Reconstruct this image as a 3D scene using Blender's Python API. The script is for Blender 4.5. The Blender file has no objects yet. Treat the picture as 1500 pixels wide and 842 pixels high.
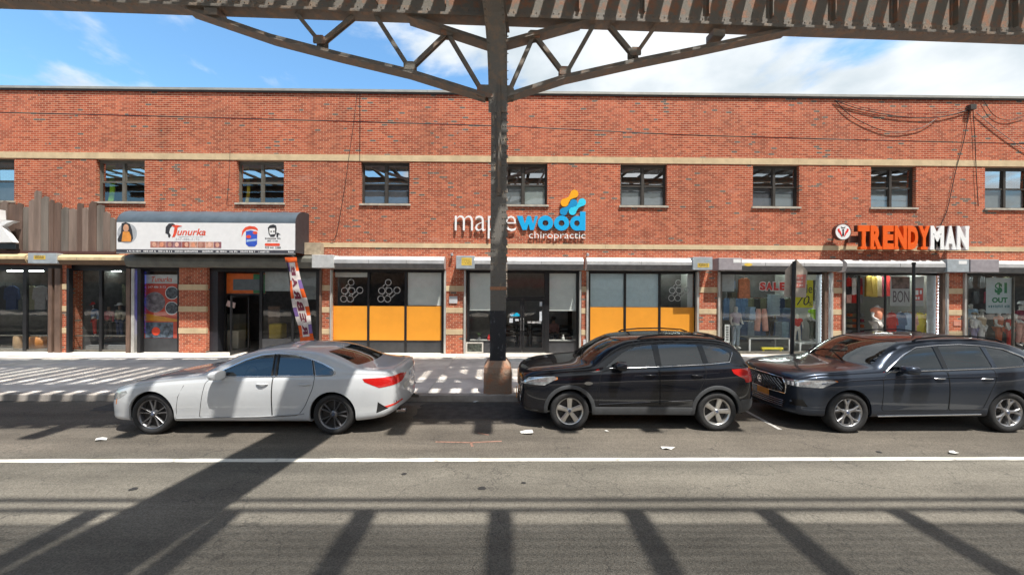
import bpy, bmesh, math, random
import numpy as np
from mathutils import Vector, Matrix
from mathutils.bvhtree import BVHTree
R = math.radians
random.seed(7)
scene = bpy.context.scene
COL = scene.collection

# ------------------------------------------------------------------ camera
F, HZ, CAMH = 540.0, 427.0, 2.45            # focal length and horizon in photo pixels (1500 wide), lens height
YAW, ROLL = R(0.6), 0.005
fwd = Vector((math.sin(YAW), math.cos(YAW), 0))
rt0 = Vector((math.cos(YAW), -math.sin(YAW), 0))
up0 = Vector((0, 0, 1))
rt = rt0 * math.cos(ROLL) + up0 * math.sin(ROLL)
up = up0 * math.cos(ROLL) - rt0 * math.sin(ROLL)
cd = bpy.data.cameras.new('camera')
cam = bpy.data.objects.new('camera', cd)
COL.objects.link(cam)
cam.matrix_world = Matrix(((rt.x, up.x, -fwd.x, 0), (rt.y, up.y, -fwd.y, 0), (rt.z, up.z, -fwd.z, CAMH), (0, 0, 0, 1)))
cd.sensor_width = 36.0
cd.lens = F / 1500 * 36
cd.shift_y = (HZ - 421) / 1500
cd.clip_start = 0.05
cd.clip_end = 2000
scene.camera = cam

# ------------------------------------------------------------------ world and sun
SUN = Vector((-0.275, 0.36, -1.0)).normalized()     # the way the light travels
elev = math.asin(-SUN.z)
azim = math.atan2(-SUN.x, -SUN.y)
w = bpy.data.worlds.new('World'); scene.world = w; w.use_nodes = True
nt = w.node_tree; nt.nodes.clear()
N = nt.nodes.new; L = nt.links.new
out = N('ShaderNodeOutputWorld'); bg = N('ShaderNodeBackground'); bg.inputs[1].default_value = 0.145
sky = N('ShaderNodeTexSky'); sky.sky_type = 'NISHITA'; sky.sun_disc = False
sky.sun_elevation = elev; sky.sun_rotation = azim; sky.air_density = 1.1; sky.dust_density = 0.6; sky.ozone_density = 2.0
tc = N('ShaderNodeTexCoord')
sep = N('ShaderNodeSeparateXYZ'); L(tc.outputs['Generated'], sep.inputs[0])
# cumulus on a flat layer: direction divided by its height
mx = N('ShaderNodeMath'); mx.operation = 'MAXIMUM'; L(sep.outputs[2], mx.inputs[0]); mx.inputs[1].default_value = 0.0
ad = N('ShaderNodeMath'); ad.operation = 'ADD'; L(mx.outputs[0], ad.inputs[0]); ad.inputs[1].default_value = 0.22
dv = N('ShaderNodeVectorMath'); dv.operation = 'DIVIDE'
cb = N('ShaderNodeCombineXYZ'); [L(ad.outputs[0], cb.inputs[i]) for i in range(3)]
L(tc.outputs['Generated'], dv.inputs[0]); L(cb.outputs[0], dv.inputs[1])
mp = N('ShaderNodeMapping'); mp.inputs['Location'].default_value = (8.8, 0.4, 1.0); L(dv.outputs[0], mp.inputs[0])
n1 = N('ShaderNodeTexNoise'); n1.inputs['Scale'].default_value = 1.15; n1.inputs['Detail'].default_value = 9; n1.inputs['Roughness'].default_value = 0.55
n1.inputs['Distortion'].default_value = 0.25
L(mp.outputs[0], n1.inputs['Vector'])
# more cloud towards +x, as the photograph shows a blue west and a white east
xg = N('ShaderNodeMapRange'); xg.inputs[1].default_value = -0.70; xg.inputs[2].default_value = 0.25
xg.inputs[3].default_value = -0.02; xg.inputs[4].default_value = 0.17; L(sep.outputs[0], xg.inputs[0])
sm = N('ShaderNodeMath'); sm.operation = 'ADD'; L(n1.outputs['Fac'], sm.inputs[0]); L(xg.outputs[0], sm.inputs[1])
rp = N('ShaderNodeMapRange'); rp.interpolation_type = 'SMOOTHSTEP'; rp.inputs[1].default_value = 0.485; rp.inputs[2].default_value = 0.575
L(sm.outputs[0], rp.inputs[0])
n2 = N('ShaderNodeTexNoise'); n2.inputs['Scale'].default_value = 2.6; n2.inputs['Detail'].default_value = 6; L(mp.outputs[0], n2.inputs['Vector'])
cr = N('ShaderNodeValToRGB'); cr.color_ramp.elements[0].position = 0.36; cr.color_ramp.elements[0].color = (2.3, 2.65, 2.9, 1)
cr.color_ramp.elements[1].position = 0.60; cr.color_ramp.elements[1].color = (3.8, 3.95, 4.05, 1); L(n2.outputs['Fac'], cr.inputs[0])
mixc = N('ShaderNodeMixRGB'); L(rp.outputs[0], mixc.inputs[0]); L(cr.outputs[0], mixc.inputs[2])
tint = N('ShaderNodeMixRGB'); tint.blend_type = 'MULTIPLY'; tint.inputs[0].default_value = 1.0; tint.inputs[2].default_value = (0.68, 0.92, 0.98, 1)
L(sky.outputs[0], tint.inputs[1]); L(tint.outputs[0], mixc.inputs[1])
L(mixc.outputs[0], bg.inputs[0]); L(bg.outputs[0], out.inputs[0])

sd = bpy.data.lights.new('sun', 'SUN'); sd.energy = 3.8; sd.angle = R(0.5); sd.color = (1.0, 0.95, 0.87)
so = bpy.data.objects.new('sun', sd); COL.objects.link(so); so.rotation_euler = SUN.to_track_quat('-Z', 'Y').to_euler()
so.location = (10, -10, 40)
vs = scene.view_settings
scene.display_settings.display_device = 'sRGB'
vs.view_transform = 'Standard'; vs.look = 'None'; vs.exposure = 0.96; vs.gamma = 1.0; vs.use_curve_mapping = False
scene.cycles.max_bounces = 8; scene.cycles.transparent_max_bounces = 16
scene.cycles.use_denoising = True

# ------------------------------------------------------------------ places from the photograph
def at(px, py, Y):
    d = rt * ((px - 750) / F) + up * ((HZ - py) / F) + fwd
    t = Y / d.y
    return Vector((d.x * t, Y, CAMH + d.z * t))
def gx(px, Y): return at(px, 427, Y).x
def ground(px, py, z=0.0):
    d = rt * ((px - 750) / F) + up * ((HZ - py) / F) + fwd
    t = (z - CAMH) / d.z
    return Vector((d.x * t, d.y * t, z))
D = 13.65                     # distance of the shop fronts
SW = 0.15                     # height of the sidewalk
KERB = 8.2
def fx(px, Y=D): return at(px, 427, Y).x
def fz(py, Y=D): return at(752, py, Y).z

# ------------------------------------------------------------------ materials
MATS = {}
def nodes_of(m):
    m.use_nodes = True
    t = m.node_tree
    return t, t.nodes, t.links, t.nodes['Principled BSDF']
def mat(name, col, rough=0.6, metal=0.0, var=0.12, scale=6.0, bump=0.0, bscale=60.0, spec=0.5, emit=None, es=0.0, var2=0.0, col2=None, coat=0.0, streak=0.0):
    if name in MATS: return MATS[name]
    m = bpy.data.materials.new(name); t, n, l, b = nodes_of(m)
    b.inputs['Base Color'].default_value = (*col, 1); b.inputs['Roughness'].default_value = rough
    b.inputs['Metallic'].default_value = metal; b.inputs['Specular IOR Level'].default_value = spec
    if coat: b.inputs['Coat Weight'].default_value = coat; b.inputs['Coat Roughness'].default_value = 0.03
    g = n.new('ShaderNodeNewGeometry')
    if var > 0 or col2:
        ns = n.new('ShaderNodeTexNoise'); ns.inputs['Scale'].default_value = scale; ns.inputs['Detail'].default_value = 6; ns.inputs['Roughness'].default_value = 0.6
        if streak:
            mpn = n.new('ShaderNodeMapping'); mpn.inputs['Scale'].default_value = (1, 1, streak); l.new(g.outputs['Position'], mpn.inputs[0]); l.new(mpn.outputs[0], ns.inputs['Vector'])
        else:
            l.new(g.outputs['Position'], ns.inputs['Vector'])
        r = n.new('ShaderNodeValToRGB')
        c2 = col2 or tuple(min(1, c * (1 + var)) for c in col)
        c1 = col if col2 else tuple(c * (1 - var) for c in col)
        r.color_ramp.elements[0].position = 0.35 if not col2 else 0.48; r.color_ramp.elements[0].color = (*c1, 1)
        r.color_ramp.elements[1].position = 0.65 if not col2 else 0.62; r.color_ramp.elements[1].color = (*c2, 1)
        l.new(ns.outputs['Fac'], r.inputs[0]); l.new(r.outputs[0], b.inputs['Base Color'])
    if bump > 0:
        nb = n.new('ShaderNodeTexNoise'); nb.inputs['Scale'].default_value = bscale; nb.inputs['Detail'].default_value = 5
        l.new(g.outputs['Position'], nb.inputs['Vector'])
        bp = n.new('ShaderNodeBump'); bp.inputs['Strength'].default_value = bump; bp.inputs['Distance'].default_value = 0.02
        l.new(nb.outputs['Fac'], bp.inputs['Height']); l.new(bp.outputs[0], b.inputs['Normal'])
    if emit:
        b.inputs['Emission Color'].default_value = (*emit, 1); b.inputs['Emission Strength'].default_value = es
    MATS[name] = m
    return m
def glass(name, tint=(0.85, 0.9, 0.9), refl=1.0, rough=0.0, wave=0.06):
    if name in MATS: return MATS[name]
    m = bpy.data.materials.new(name); m.use_nodes = True; t = m.node_tree; n = t.nodes; l = t.links; n.clear()
    o = n.new('ShaderNodeOutputMaterial'); mixs = n.new('ShaderNodeMixShader'); tr = n.new('ShaderNodeBsdfTransparent'); gl = n.new('ShaderNodeBsdfGlossy')
    tr.inputs[0].default_value = (*tint, 1); gl.inputs['Roughness'].default_value = rough
    gi = n.new('ShaderNodeNewGeometry'); dt = n.new('ShaderNodeVectorMath'); dt.operation = 'DOT_PRODUCT'; l.new(gi.outputs['Incoming'], dt.inputs[0]); l.new(gi.outputs['Normal'], dt.inputs[1])
    ab = n.new('ShaderNodeMath'); ab.operation = 'ABSOLUTE'; l.new(dt.outputs['Value'], ab.inputs[0])
    iv = n.new('ShaderNodeMath'); iv.operation = 'SUBTRACT'; iv.inputs[0].default_value = 1.0; l.new(ab.outputs[0], iv.inputs[1])
    pw = n.new('ShaderNodeMath'); pw.operation = 'POWER'; pw.inputs[1].default_value = 4.0; l.new(iv.outputs[0], pw.inputs[0])
    mu = n.new('ShaderNodeMath'); mu.operation = 'MULTIPLY_ADD'; mu.use_clamp = True; mu.inputs[1].default_value = 0.8; mu.inputs[2].default_value = 0.05 * refl; l.new(pw.outputs[0], mu.inputs[0])
    # slow waviness of float glass
    g = n.new('ShaderNodeNewGeometry'); nb = n.new('ShaderNodeTexNoise'); nb.inputs['Scale'].default_value = 1.4; l.new(g.outputs['Position'], nb.inputs['Vector'])
    bp = n.new('ShaderNodeBump'); bp.inputs['Strength'].default_value = wave; bp.inputs['Distance'].default_value = 0.05; l.new(nb.outputs['Fac'], bp.inputs['Height'])
    l.new(bp.outputs[0], gl.inputs['Normal'])
    l.new(mu.outputs[0], mixs.inputs[0]); l.new(tr.outputs[0], mixs.inputs[1]); l.new(gl.outputs[0], mixs.inputs[2]); l.new(mixs.outputs[0], o.inputs[0])
    MATS[name] = m
    return m

def brick_material():
    m = bpy.data.materials.new('red_brick'); t, n, l, b = nodes_of(m)
    def M(op, a, c=None, cl=False):
        x = n.new('ShaderNodeMath'); x.operation = op; x.use_clamp = cl
        for i, v in enumerate((a, c)):
            if v is None: continue
            if isinstance(v, (int, float)): x.inputs[i].default_value = v
            else: l.new(v, x.inputs[i])
        return x.outputs[0]
    g = n.new('ShaderNodeNewGeometry'); s = n.new('ShaderNodeSeparateXYZ'); l.new(g.outputs['Position'], s.inputs[0])
    BW, BH, MO = 0.213, 0.0735, 0.0135
    x = M('ADD', s.outputs[0], s.outputs[1])
    rowf = M('DIVIDE', s.outputs[2], BH); row = M('FLOOR', rowf)
    off = M('MULTIPLY', M('MODULO', row, 2.0), 0.5)
    colf = M('ADD', M('DIVIDE', x, BW), off); colm = M('FLOOR', colf)
    fxx = M('MULTIPLY', M('SUBTRACT', colf, colm), BW); fzz = M('MULTIPLY', M('SUBTRACT', rowf, row), BH)
    mx_ = M('GREATER_THAN', fxx, MO); mz_ = M('GREATER_THAN', fzz, MO)
    isb = M('MULTIPLY', mx_, mz_)
    cid = n.new('ShaderNodeCombineXYZ'); l.new(colm, cid.inputs[0]); l.new(row, cid.inputs[1])
    wn = n.new('ShaderNodeTexWhiteNoise'); wn.noise_dimensions = '2D'; l.new(cid.outputs[0], wn.inputs[0])
    ramp = n.new('ShaderNodeValToRGB'); e = ramp.color_ramp.elements
    e[0].position = 0; e[0].color = (0.27, 0.052, 0.026, 1); e[1].position = 1; e[1].color = (0.50, 0.132, 0.065, 1)
    k = e.new(0.5); k.color = (0.40, 0.084, 0.042, 1)
    l.new(wn.outputs['Value'], ramp.inputs[0])
    # scattered burnt headers, in loose clusters
    big = n.new('ShaderNodeTexNoise'); big.inputs['Scale'].default_value = 0.9; big.inputs['Detail'].default_value = 3; l.new(g.outputs['Position'], big.inputs['Vector'])
    thr = M('SUBTRACT', 1.125, M('MULTIPLY', big.outputs['Fac'], 0.30))
    wn2 = n.new('ShaderNodeTexWhiteNoise'); wn2.noise_dimensions = '3D'
    cid2 = n.new('ShaderNodeCombineXYZ'); l.new(colm, cid2.inputs[0]); l.new(row, cid2.inputs[1]); cid2.inputs[2].default_value = 5.0; l.new(cid2.outputs[0], wn2.inputs[0])
    dark = M('GREATER_THAN', wn2.outputs['Value'], thr)
    mixd = n.new('ShaderNodeMixRGB'); l.new(dark, mixd.inputs[0]); l.new(ramp.outputs[0], mixd.inputs[1]); mixd.inputs[2].default_value = (0.13, 0.105, 0.095, 1)
    # weathering, large tone shifts
    wx = n.new('ShaderNodeTexNoise'); wx.inputs['Scale'].default_value = 0.35; wx.inputs['Detail'].default_value = 7; wx.inputs['Roughness'].default_value = 0.65; l.new(g.outputs['Position'], wx.inputs['Vector'])
    hs = n.new('ShaderNodeMapRange'); hs.inputs[1].default_value = 0.3; hs.inputs[2].default_value = 0.7; hs.inputs[3].default_value = 0.80; hs.inputs[4].default_value = 1.28; l.new(wx.outputs['Fac'], hs.inputs[0])
    mul = n.new('ShaderNodeVectorMath'); mul.operation = 'SCALE'; l.new(mixd.outputs[0], mul.inputs[0]); l.new(hs.outputs[0], mul.inputs['Scale'])
    mort = n.new('ShaderNodeMixRGB'); l.new(isb, mort.inputs[0]); mort.inputs[1].default_value = (0.56, 0.39, 0.27, 1); l.new(mul.outputs[0], mort.inputs[2])
    # pale efflorescence
    ef = n.new('ShaderNodeTexNoise'); ef.inputs['Scale'].default_value = 0.8; ef.inputs['Detail'].default_value = 8; ef.inputs['Roughness'].default_value = 0.7
    mpn = n.new('ShaderNodeMapping'); mpn.inputs['Scale'].default_value = (0.6, 1, 1.6); mpn.inputs['Location'].default_value = (3, 0, 1.4); l.new(g.outputs['Position'], mpn.inputs[0]); l.new(mpn.outputs[0], ef.inputs['Vector'])
    er = n.new('ShaderNodeMapRange'); er.inputs[1].default_value = 0.60; er.inputs[2].default_value = 0.76; er.inputs[4].default_value = 0.35; l.new(ef.outputs['Fac'], er.inputs[0])
    fin = n.new('ShaderNodeMixRGB'); l.new(er.outputs[0], fin.inputs[0]); l.new(mort.outputs[0], fin.inputs[1]); fin.inputs[2].default_value = (0.60, 0.45, 0.38, 1)
    stn = n.new('ShaderNodeTexNoise'); stn.inputs['Scale'].default_value = 1.0; stn.inputs['Detail'].default_value = 6; stn.inputs['Roughness'].default_value = 0.62
    smp = n.new('ShaderNodeMapping'); smp.inputs['Scale'].default_value = (2.6, 1, 0.22); l.new(g.outputs['Position'], smp.inputs[0]); l.new(smp.outputs[0], stn.inputs['Vector'])
    smr = n.new('ShaderNodeMapRange'); smr.inputs[1].default_value = 0.56; smr.inputs[2].default_value = 0.74; smr.inputs[4].default_value = 0.55; l.new(stn.outputs['Fac'], smr.inputs[0])
    fst = n.new('ShaderNodeMixRGB'); fst.blend_type = 'MULTIPLY'; l.new(smr.outputs[0], fst.inputs[0]); l.new(fin.outputs[0], fst.inputs[1]); fst.inputs[2].default_value = (0.55, 0.50, 0.48, 1); fin = fst
    l.new(fin.outputs[0], b.inputs['Base Color']); b.inputs['Roughness'].default_value = 0.85; b.inputs['Specular IOR Level'].default_value = 0.2
    bp = n.new('ShaderNodeBump'); bp.inputs['Strength'].default_value = 0.5; bp.inputs['Distance'].default_value = 0.008
    l.new(isb, bp.inputs['Height']); l.new(bp.outputs[0], b.inputs['Normal'])
    return m

def asphalt_material():
    m = bpy.data.materials.new('asphalt'); t, n, l, b = nodes_of(m)
    g = n.new('ShaderNodeNewGeometry'); P = g.outputs['Position']
    def noise(s, d=6, r=0.6, sc=None):
        x = n.new('ShaderNodeTexNoise'); x.inputs['Scale'].default_value = s; x.inputs['Detail'].default_value = d; x.inputs['Roughness'].default_value = r
        if sc:
            q = n.new('ShaderNodeMapping'); q.inputs['Scale'].default_value = sc; l.new(P, q.inputs[0]); l.new(q.outputs[0], x.inputs['Vector'])
        else: l.new(P, x.inputs['Vector'])
        return x.outputs['Fac']
    r = n.new('ShaderNodeValToRGB'); e = r.color_ramp.elements
    e[0].position = 0.30; e[0].color = (0.098, 0.091, 0.078, 1); e[1].position = 0.72; e[1].color = (0.186, 0.172, 0.145, 1)
    l.new(noise(0.7, 8, 0.62, (0.5, 1.3, 1)), r.inputs[0])
    # parking lane: browner, older strip beside the kerb
    s = n.new('ShaderNodeSeparateXYZ'); l.new(P, s.inputs[0])
    edge = n.new('ShaderNodeMath'); edge.operation = 'ADD'; l.new(s.outputs[1], edge.inputs[0])
    nn = n.new('ShaderNodeMath'); nn.operation = 'MULTIPLY'; nn.inputs[1].default_value = 0.25; l.new(noise(1.3), nn.inputs[0]); l.new(nn.outputs[0], edge.inputs[1])
    lane = n.new('ShaderNodeMapRange'); lane.inputs[1].default_value = 5.55; lane.inputs[2].default_value = 5.8; l.new(edge.outputs[0], lane.inputs[0])
    m1 = n.new('ShaderNodeMixRGB'); m1.blend_type = 'MULTIPLY'; l.new(lane.outputs[0], m1.inputs[0]); l.new(r.outputs[0], m1.inputs[1]); m1.inputs[2].default_value = (0.85, 0.81, 0.80, 1)
    # aggregate speckle
    sp = n.new('ShaderNodeTexVoronoi'); sp.inputs['Scale'].default_value = 95; l.new(P, sp.inputs['Vector'])
    sr = n.new('ShaderNodeMapRange'); sr.inputs[3].default_value = 0.72; sr.inputs[4].default_value = 1.35
    sc_ = n.new('ShaderNodeSeparateColor'); l.new(sp.outputs['Color'], sc_.inputs[0]); l.new(sc_.outputs[0], sr.inputs[0])
    m2 = n.new('ShaderNodeVectorMath'); m2.operation = 'SCALE'; l.new(m1.outputs[0], m2.inputs[0]); l.new(sr.outputs[0], m2.inputs['Scale'])
    # oil drips and tyre polish along the lane
    st = n.new('ShaderNodeMapRange'); st.inputs[1].default_value = 0.62; st.inputs[2].default_value = 0.80; st.inputs[4].default_value = 0.45; l.new(noise(1.9, 5, 0.6), st.inputs[0])
    m3 = n.new('ShaderNodeMixRGB'); l.new(st.outputs[0], m3.inputs[0]); l.new(m2.outputs[0], m3.inputs[1]); m3.inputs[2].default_value = (0.045, 0.043, 0.042, 1)
    tw = n.new('ShaderNodeMapRange'); tw.inputs[1].default_value = 0.36; tw.inputs[2].default_value = 0.66; tw.inputs[3].default_value = 0.78; tw.inputs[4].default_value = 1.14; l.new(noise(1.0, 5, 0.6, (0.07, 1.6, 1)), tw.inputs[0])
    m3b = n.new('ShaderNodeVectorMath'); m3b.operation = 'SCALE'; l.new(m3.outputs[0], m3b.inputs[0]); l.new(tw.outputs[0], m3b.inputs['Scale']); m3 = m3b
    # cracks
    vc = n.new('ShaderNodeTexVoronoi'); vc.feature = 'DISTANCE_TO_EDGE'; vc.inputs['Scale'].default_value = 0.55
    wv = n.new('ShaderNodeVectorMath'); wv.operation = 'ADD'
    nv = n.new('ShaderNodeTexNoise'); nv.inputs['Scale'].default_value = 2.2; nv.inputs['Detail'].default_value = 4; l.new(P, nv.inputs['Vector']); l.new(P, wv.inputs[0]); l.new(nv.outputs['Color'], wv.inputs[1]); l.new(wv.outputs[0], vc.inputs['Vector'])
    ck = n.new('ShaderNodeMapRange'); ck.inputs[1].default_value = 0.0; ck.inputs[2].default_value = 0.007; ck.inputs[3].default_value = 0.5; ck.inputs[4].default_value = 0.0; l.new(vc.outputs['Distance'], ck.inputs[0])
    m4 = n.new('ShaderNodeMixRGB'); l.new(ck.outputs[0], m4.inputs[0]); l.new(m3.outputs[0], m4.inputs[1]); m4.inputs[2].default_value = (0.03, 0.03, 0.03, 1)
    l.new(m4.outputs[0], b.inputs['Base Color']); b.inputs['Roughness'].default_value = 0.85; b.inputs['Specular IOR Level'].default_value = 0.25
    bp = n.new('ShaderNodeBump'); bp.inputs['Strength'].default_value = 0.35; bp.inputs['Distance'].default_value = 0.01; l.new(sp.outputs['Distance'], bp.inputs['Height']); l.new(bp.outputs[0], b.inputs['Normal'])
    return m

BRICK = brick_material(); ASPH = asphalt_material()
CONC = mat('sidewalk_concrete', (0.70, 0.64, 0.57), 0.9, var=0.16, scale=1.7, bump=0.25, bscale=55, spec=0.2)
KERBM = mat('kerb_concrete', (0.36, 0.33, 0.30), 0.9, var=0.25, scale=3, bump=0.3, spec=0.2)
BAND = mat('tan_cast_stone', (0.60, 0.47, 0.30), 0.85, var=0.12, scale=2.5, bump=0.15, spec=0.2)
COPING = mat('metal_coping', (0.36, 0.36, 0.33), 0.5, 0.3, var=0.15, scale=2)
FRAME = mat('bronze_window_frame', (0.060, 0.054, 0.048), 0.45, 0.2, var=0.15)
FRAMEG = mat('grey_window_frame', (0.15, 0.14, 0.12), 0.5, 0.2, var=0.15)
BLACKF = mat('black_shop_frame', (0.018, 0.018, 0.02), 0.4, 0.2, var=0.2)
CHAR = mat('charcoal_panel', (0.045, 0.047, 0.052), 0.5, var=0.2, scale=3)
SILL = mat('stone_sill', (0.42, 0.38, 0.32), 0.8, var=0.2)
STEEL = mat('painted_bridge_steel', (0.175, 0.16, 0.14), 0.7, 0.0, var=0.35, scale=5, bump=0.35, bscale=30, col2=(0.25, 0.185, 0.135))
STEELR = mat('rusty_bridge_steel', (0.18, 0.165, 0.14), 0.8, 0.0, var=0.3, scale=4, bump=0.4, bscale=35, col2=(0.30, 0.15, 0.09))
WHITE = mat('white_vinyl', (0.80, 0.80, 0.80), 0.5, var=0.04)
BLACK = mat('black_rubber', (0.015, 0.015, 0.016), 0.7, var=0.2)
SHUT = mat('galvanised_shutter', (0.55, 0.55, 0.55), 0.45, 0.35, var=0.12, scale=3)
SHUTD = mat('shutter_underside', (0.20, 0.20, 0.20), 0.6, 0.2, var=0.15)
GLW = glass('window_glass', (0.72, 0.80, 0.82), 12.0, wave=0.012); GLL = glass('screened_window_glass', (0.80, 0.84, 0.85), 2.5, wave=0.02)
GLS = glass('shop_glass', (0.90, 0.93, 0.92), 1.3)

# ------------------------------------------------------------------ mesh building
def origin(o):
    v = Vector((0, 0, 0))
    while o is not None:
        v += o.location; o = o.parent
    return v
def props(o, label=None, cat=None, group=None, kind=None):
    if label: o['label'] = label
    if cat: o['category'] = cat
    if group: o['group'] = group
    if kind: o['kind'] = kind
    return o
def empty(name, loc, label=None, cat=None, group=None, parent=None):
    o = bpy.data.objects.new(name, None); COL.objects.link(o)
    o.empty_display_size = 0.2
    o.location = Vector(loc) - (origin(parent) if parent else Vector((0, 0, 0)))
    if parent: o.parent = parent
    return props(o, label, cat, group)
def link_mesh(name, me, parent=None, at_=None):
    o = bpy.data.objects.new(name, me); COL.objects.link(o)
    o.location = Vector(at_ or (0, 0, 0)) - (origin(parent) if parent else Vector((0, 0, 0)))
    if parent: o.parent = parent
    return o
class MB:
    def __init__(s): s.v = []; s.f = []; s.m = []; s.mats = []
    def mi(s, mt):
        if mt not in s.mats: s.mats.append(mt)
        return s.mats.index(mt)
    def add(s, vs_, fs, mt=None):
        k = len(s.v); s.v += [tuple(p) for p in vs_]
        i = s.mi(mt) if mt else 0
        for q in fs: s.f.append([k + j for j in q]); s.m.append(i)
        return s
    def box(s, x0, x1, y0, y1, z0, z1, mt=None):
        if x0 > x1: x0, x1 = x1, x0
        if y0 > y1: y0, y1 = y1, y0
        if z0 > z1: z0, z1 = z1, z0
        vs_ = [(x0, y0, z0), (x1, y0, z0), (x1, y1, z0), (x0, y1, z0), (x0, y0, z1), (x1, y0, z1), (x1, y1, z1), (x0, y1, z1)]
        return s.add(vs_, [(0, 3, 2, 1), (4, 5, 6, 7), (0, 1, 5, 4), (1, 2, 6, 5), (2, 3, 7, 6), (3, 0, 4, 7)], mt)
    def bar(s, a, b, w, h, mt=None, upv=(0, 0, 1)):
        a = Vector(a); b = Vector(b); d = (b - a).normalized(); u = Vector(upv)
        sx = d.cross(u)
        if sx.length < 1e-4: sx = d.cross(Vector((0, 1, 0)))
        sx.normalize(); u = sx.cross(d)
        vs_ = []
        for p in (a, b):
            for i, j in ((-1, -1), (1, -1), (1, 1), (-1, 1)): vs_.append(p + sx * (i * w / 2) + u * (j * h / 2))
        return s.add(vs_, [(0, 1, 2, 3), (7, 6, 5, 4), (0, 4, 5, 1), (1, 5, 6, 2), (2, 6, 7, 3), (3, 7, 4, 0)], mt)
    def tube(s, pts, r, n=8, mt=None, caps=True):
        pts = [Vector(p) for p in pts]; rr = r if isinstance(r, (list, tuple)) else [r] * len(pts)
        k = len(s.v); fs = []; ring = []
        ref = Vector((0, 0, 1)); prev = None
        for i, p in enumerate(pts):
            d = (pts[min(i + 1, len(pts) - 1)] - pts[max(i - 1, 0)]).normalized()
            a = d.cross(ref if prev is None else prev)
            if prev is None and a.length < 0.05: a = d.cross(Vector((0, 1, 0)))
            if prev is not None: a = prev - d * prev.dot(d)
            a.normalize(); b_ = d.cross(a); prev = a
            ring += [p + (a * math.cos(2 * math.pi * j / n) + b_ * math.sin(2 * math.pi * j / n)) * rr[i] for j in range(n)]
        for i in range(len(pts) - 1):
            for j in range(n):
                fs.append((i * n + j, i * n + (j + 1) % n, (i + 1) * n + (j + 1) % n, (i + 1) * n + j))
        if caps: fs.append(tuple(range(n - 1, -1, -1))); fs.append(tuple((len(pts) - 1) * n + j for j in range(n)))
        return s.add(ring, fs, mt)
    def lathe(s, prof, axis='Z', c=(0, 0, 0), n=24, mt=None, a0=0, a1=2 * math.pi):
        vs_ = []; c = Vector(c); full = abs(a1 - a0 - 2 * math.pi) < 1e-6; k = n if full else n + 1
        for i in range(k):
            t = a0 + (a1 - a0) * i / n; ct, st = math.cos(t), math.sin(t)
            for r_, h in prof:
                p = {'Z': (r_ * ct, r_ * st, h), 'Y': (r_ * ct, h, r_ * st), 'X': (h, r_ * ct, r_ * st)}[axis]
                vs_.append(c + Vector(p))
        m_ = len(prof); fs = []
        for i in range(n):
            a = i * m_; b_ = ((i + 1) % k) * m_
            for j in range(m_ - 1): fs.append((a + j, b_ + j, b_ + j + 1, a + j + 1))
        return s.add(vs_, fs, mt)
    def prism(s, poly, y0, y1, mt=None):
        """polygon in (x, z) stretched from y0 to y1"""
        n = len(poly); vs_ = [(p[0], y0, p[1]) for p in poly] + [(p[0], y1, p[1]) for p in poly]
        fs = [tuple(range(n)), tuple(range(2 * n - 1, n - 1, -1))]
        fs += [(i, n + i, n + (i + 1) % n, (i + 1) % n) for i in range(n)]
        return s.add(vs_, fs, mt)
    def ring(s, outer, inner, y0, y1, mt=None):
        """band between two outlines with the same number of points, in (x, z)"""
        n = len(outer); vs_ = []
        for y in (y0, y1):
            vs_ += [(p[0], y, p[1]) for p in outer]; vs_ += [(p[0], y, p[1]) for p in inner]
        fs = []
        for i in range(n):
            j = (i + 1) % n
            fs += [(i, j, n + j, n + i), (2 * n + j, 2 * n + i, 3 * n + i, 3 * n + j), (i, 2 * n + i, 2 * n + j, j), (n + j, 3 * n + j, 3 * n + i, n + i)]
        return s.add(vs_, fs, mt)
    def mesh(s, name, mt=None, centre=None, smooth=False, angle=40):
        me = bpy.data.meshes.new(name)
        c = centre or Vector((0, 0, 0))
        me.from_pydata([(p[0] - c[0], p[1] - c[1], p[2] - c[2]) for p in s.v], [], s.f)
        for q in (s.mats or [mt]):
            if q: me.materials.append(q)
        if s.mats: me.polygons.foreach_set('material_index', s.m)
        bm = bmesh.new(); bm.from_mesh(me); bmesh.ops.recalc_face_normals(bm, faces=bm.faces)
        if smooth:
            for f_ in bm.faces: f_.smooth = True
            for e_ in bm.edges:
                if len(e_.link_faces) == 2 and e_.calc_face_angle(0) > R(angle): e_.smooth = False
        bm.to_mesh(me); bm.free()
        return me
    def build(s, name, mt=None, parent=None, base=False, smooth=False, angle=40, flip=False):
        a = np.array(s.v); lo, hi = a.min(0), a.max(0); c = Vector(((lo[0] + hi[0]) / 2, (lo[1] + hi[1]) / 2, lo[2] if base else (lo[2] + hi[2]) / 2))
        return link_mesh(name, s.mesh(name, mt, c, smooth, angle), parent, c)
def boxo(name, x0, x1, y0, y1, z0, z1, mt, parent=None): return MB().box(x0, x1, y0, y1, z0, z1).build(name, mt, parent)
def circ(cx, cz, r, n=24, a0=0.0): return [(cx + r * math.cos(a0 + 2 * math.pi * i / n), cz + r * math.sin(a0 + 2 * math.pi * i / n)) for i in range(n)]
def bevel_mod(o, wd=0.01, seg=2):
    b = o.modifiers.new('bevel', 'BEVEL'); b.width = wd; b.segments = seg; b.limit_method = 'ANGLE'; b.angle_limit = R(40)
    return o
TMP = bpy.data.scenes.new('tmp')
def evaluated(o):
    TMP.collection.objects.link(o)
    with bpy.context.temp_override(scene=TMP, view_layer=TMP.view_layers[0]):
        dg = bpy.context.evaluated_depsgraph_get(); dg.update()
        return bpy.data.meshes.new_from_object(o.evaluated_get(dg), depsgraph=dg)
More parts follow.
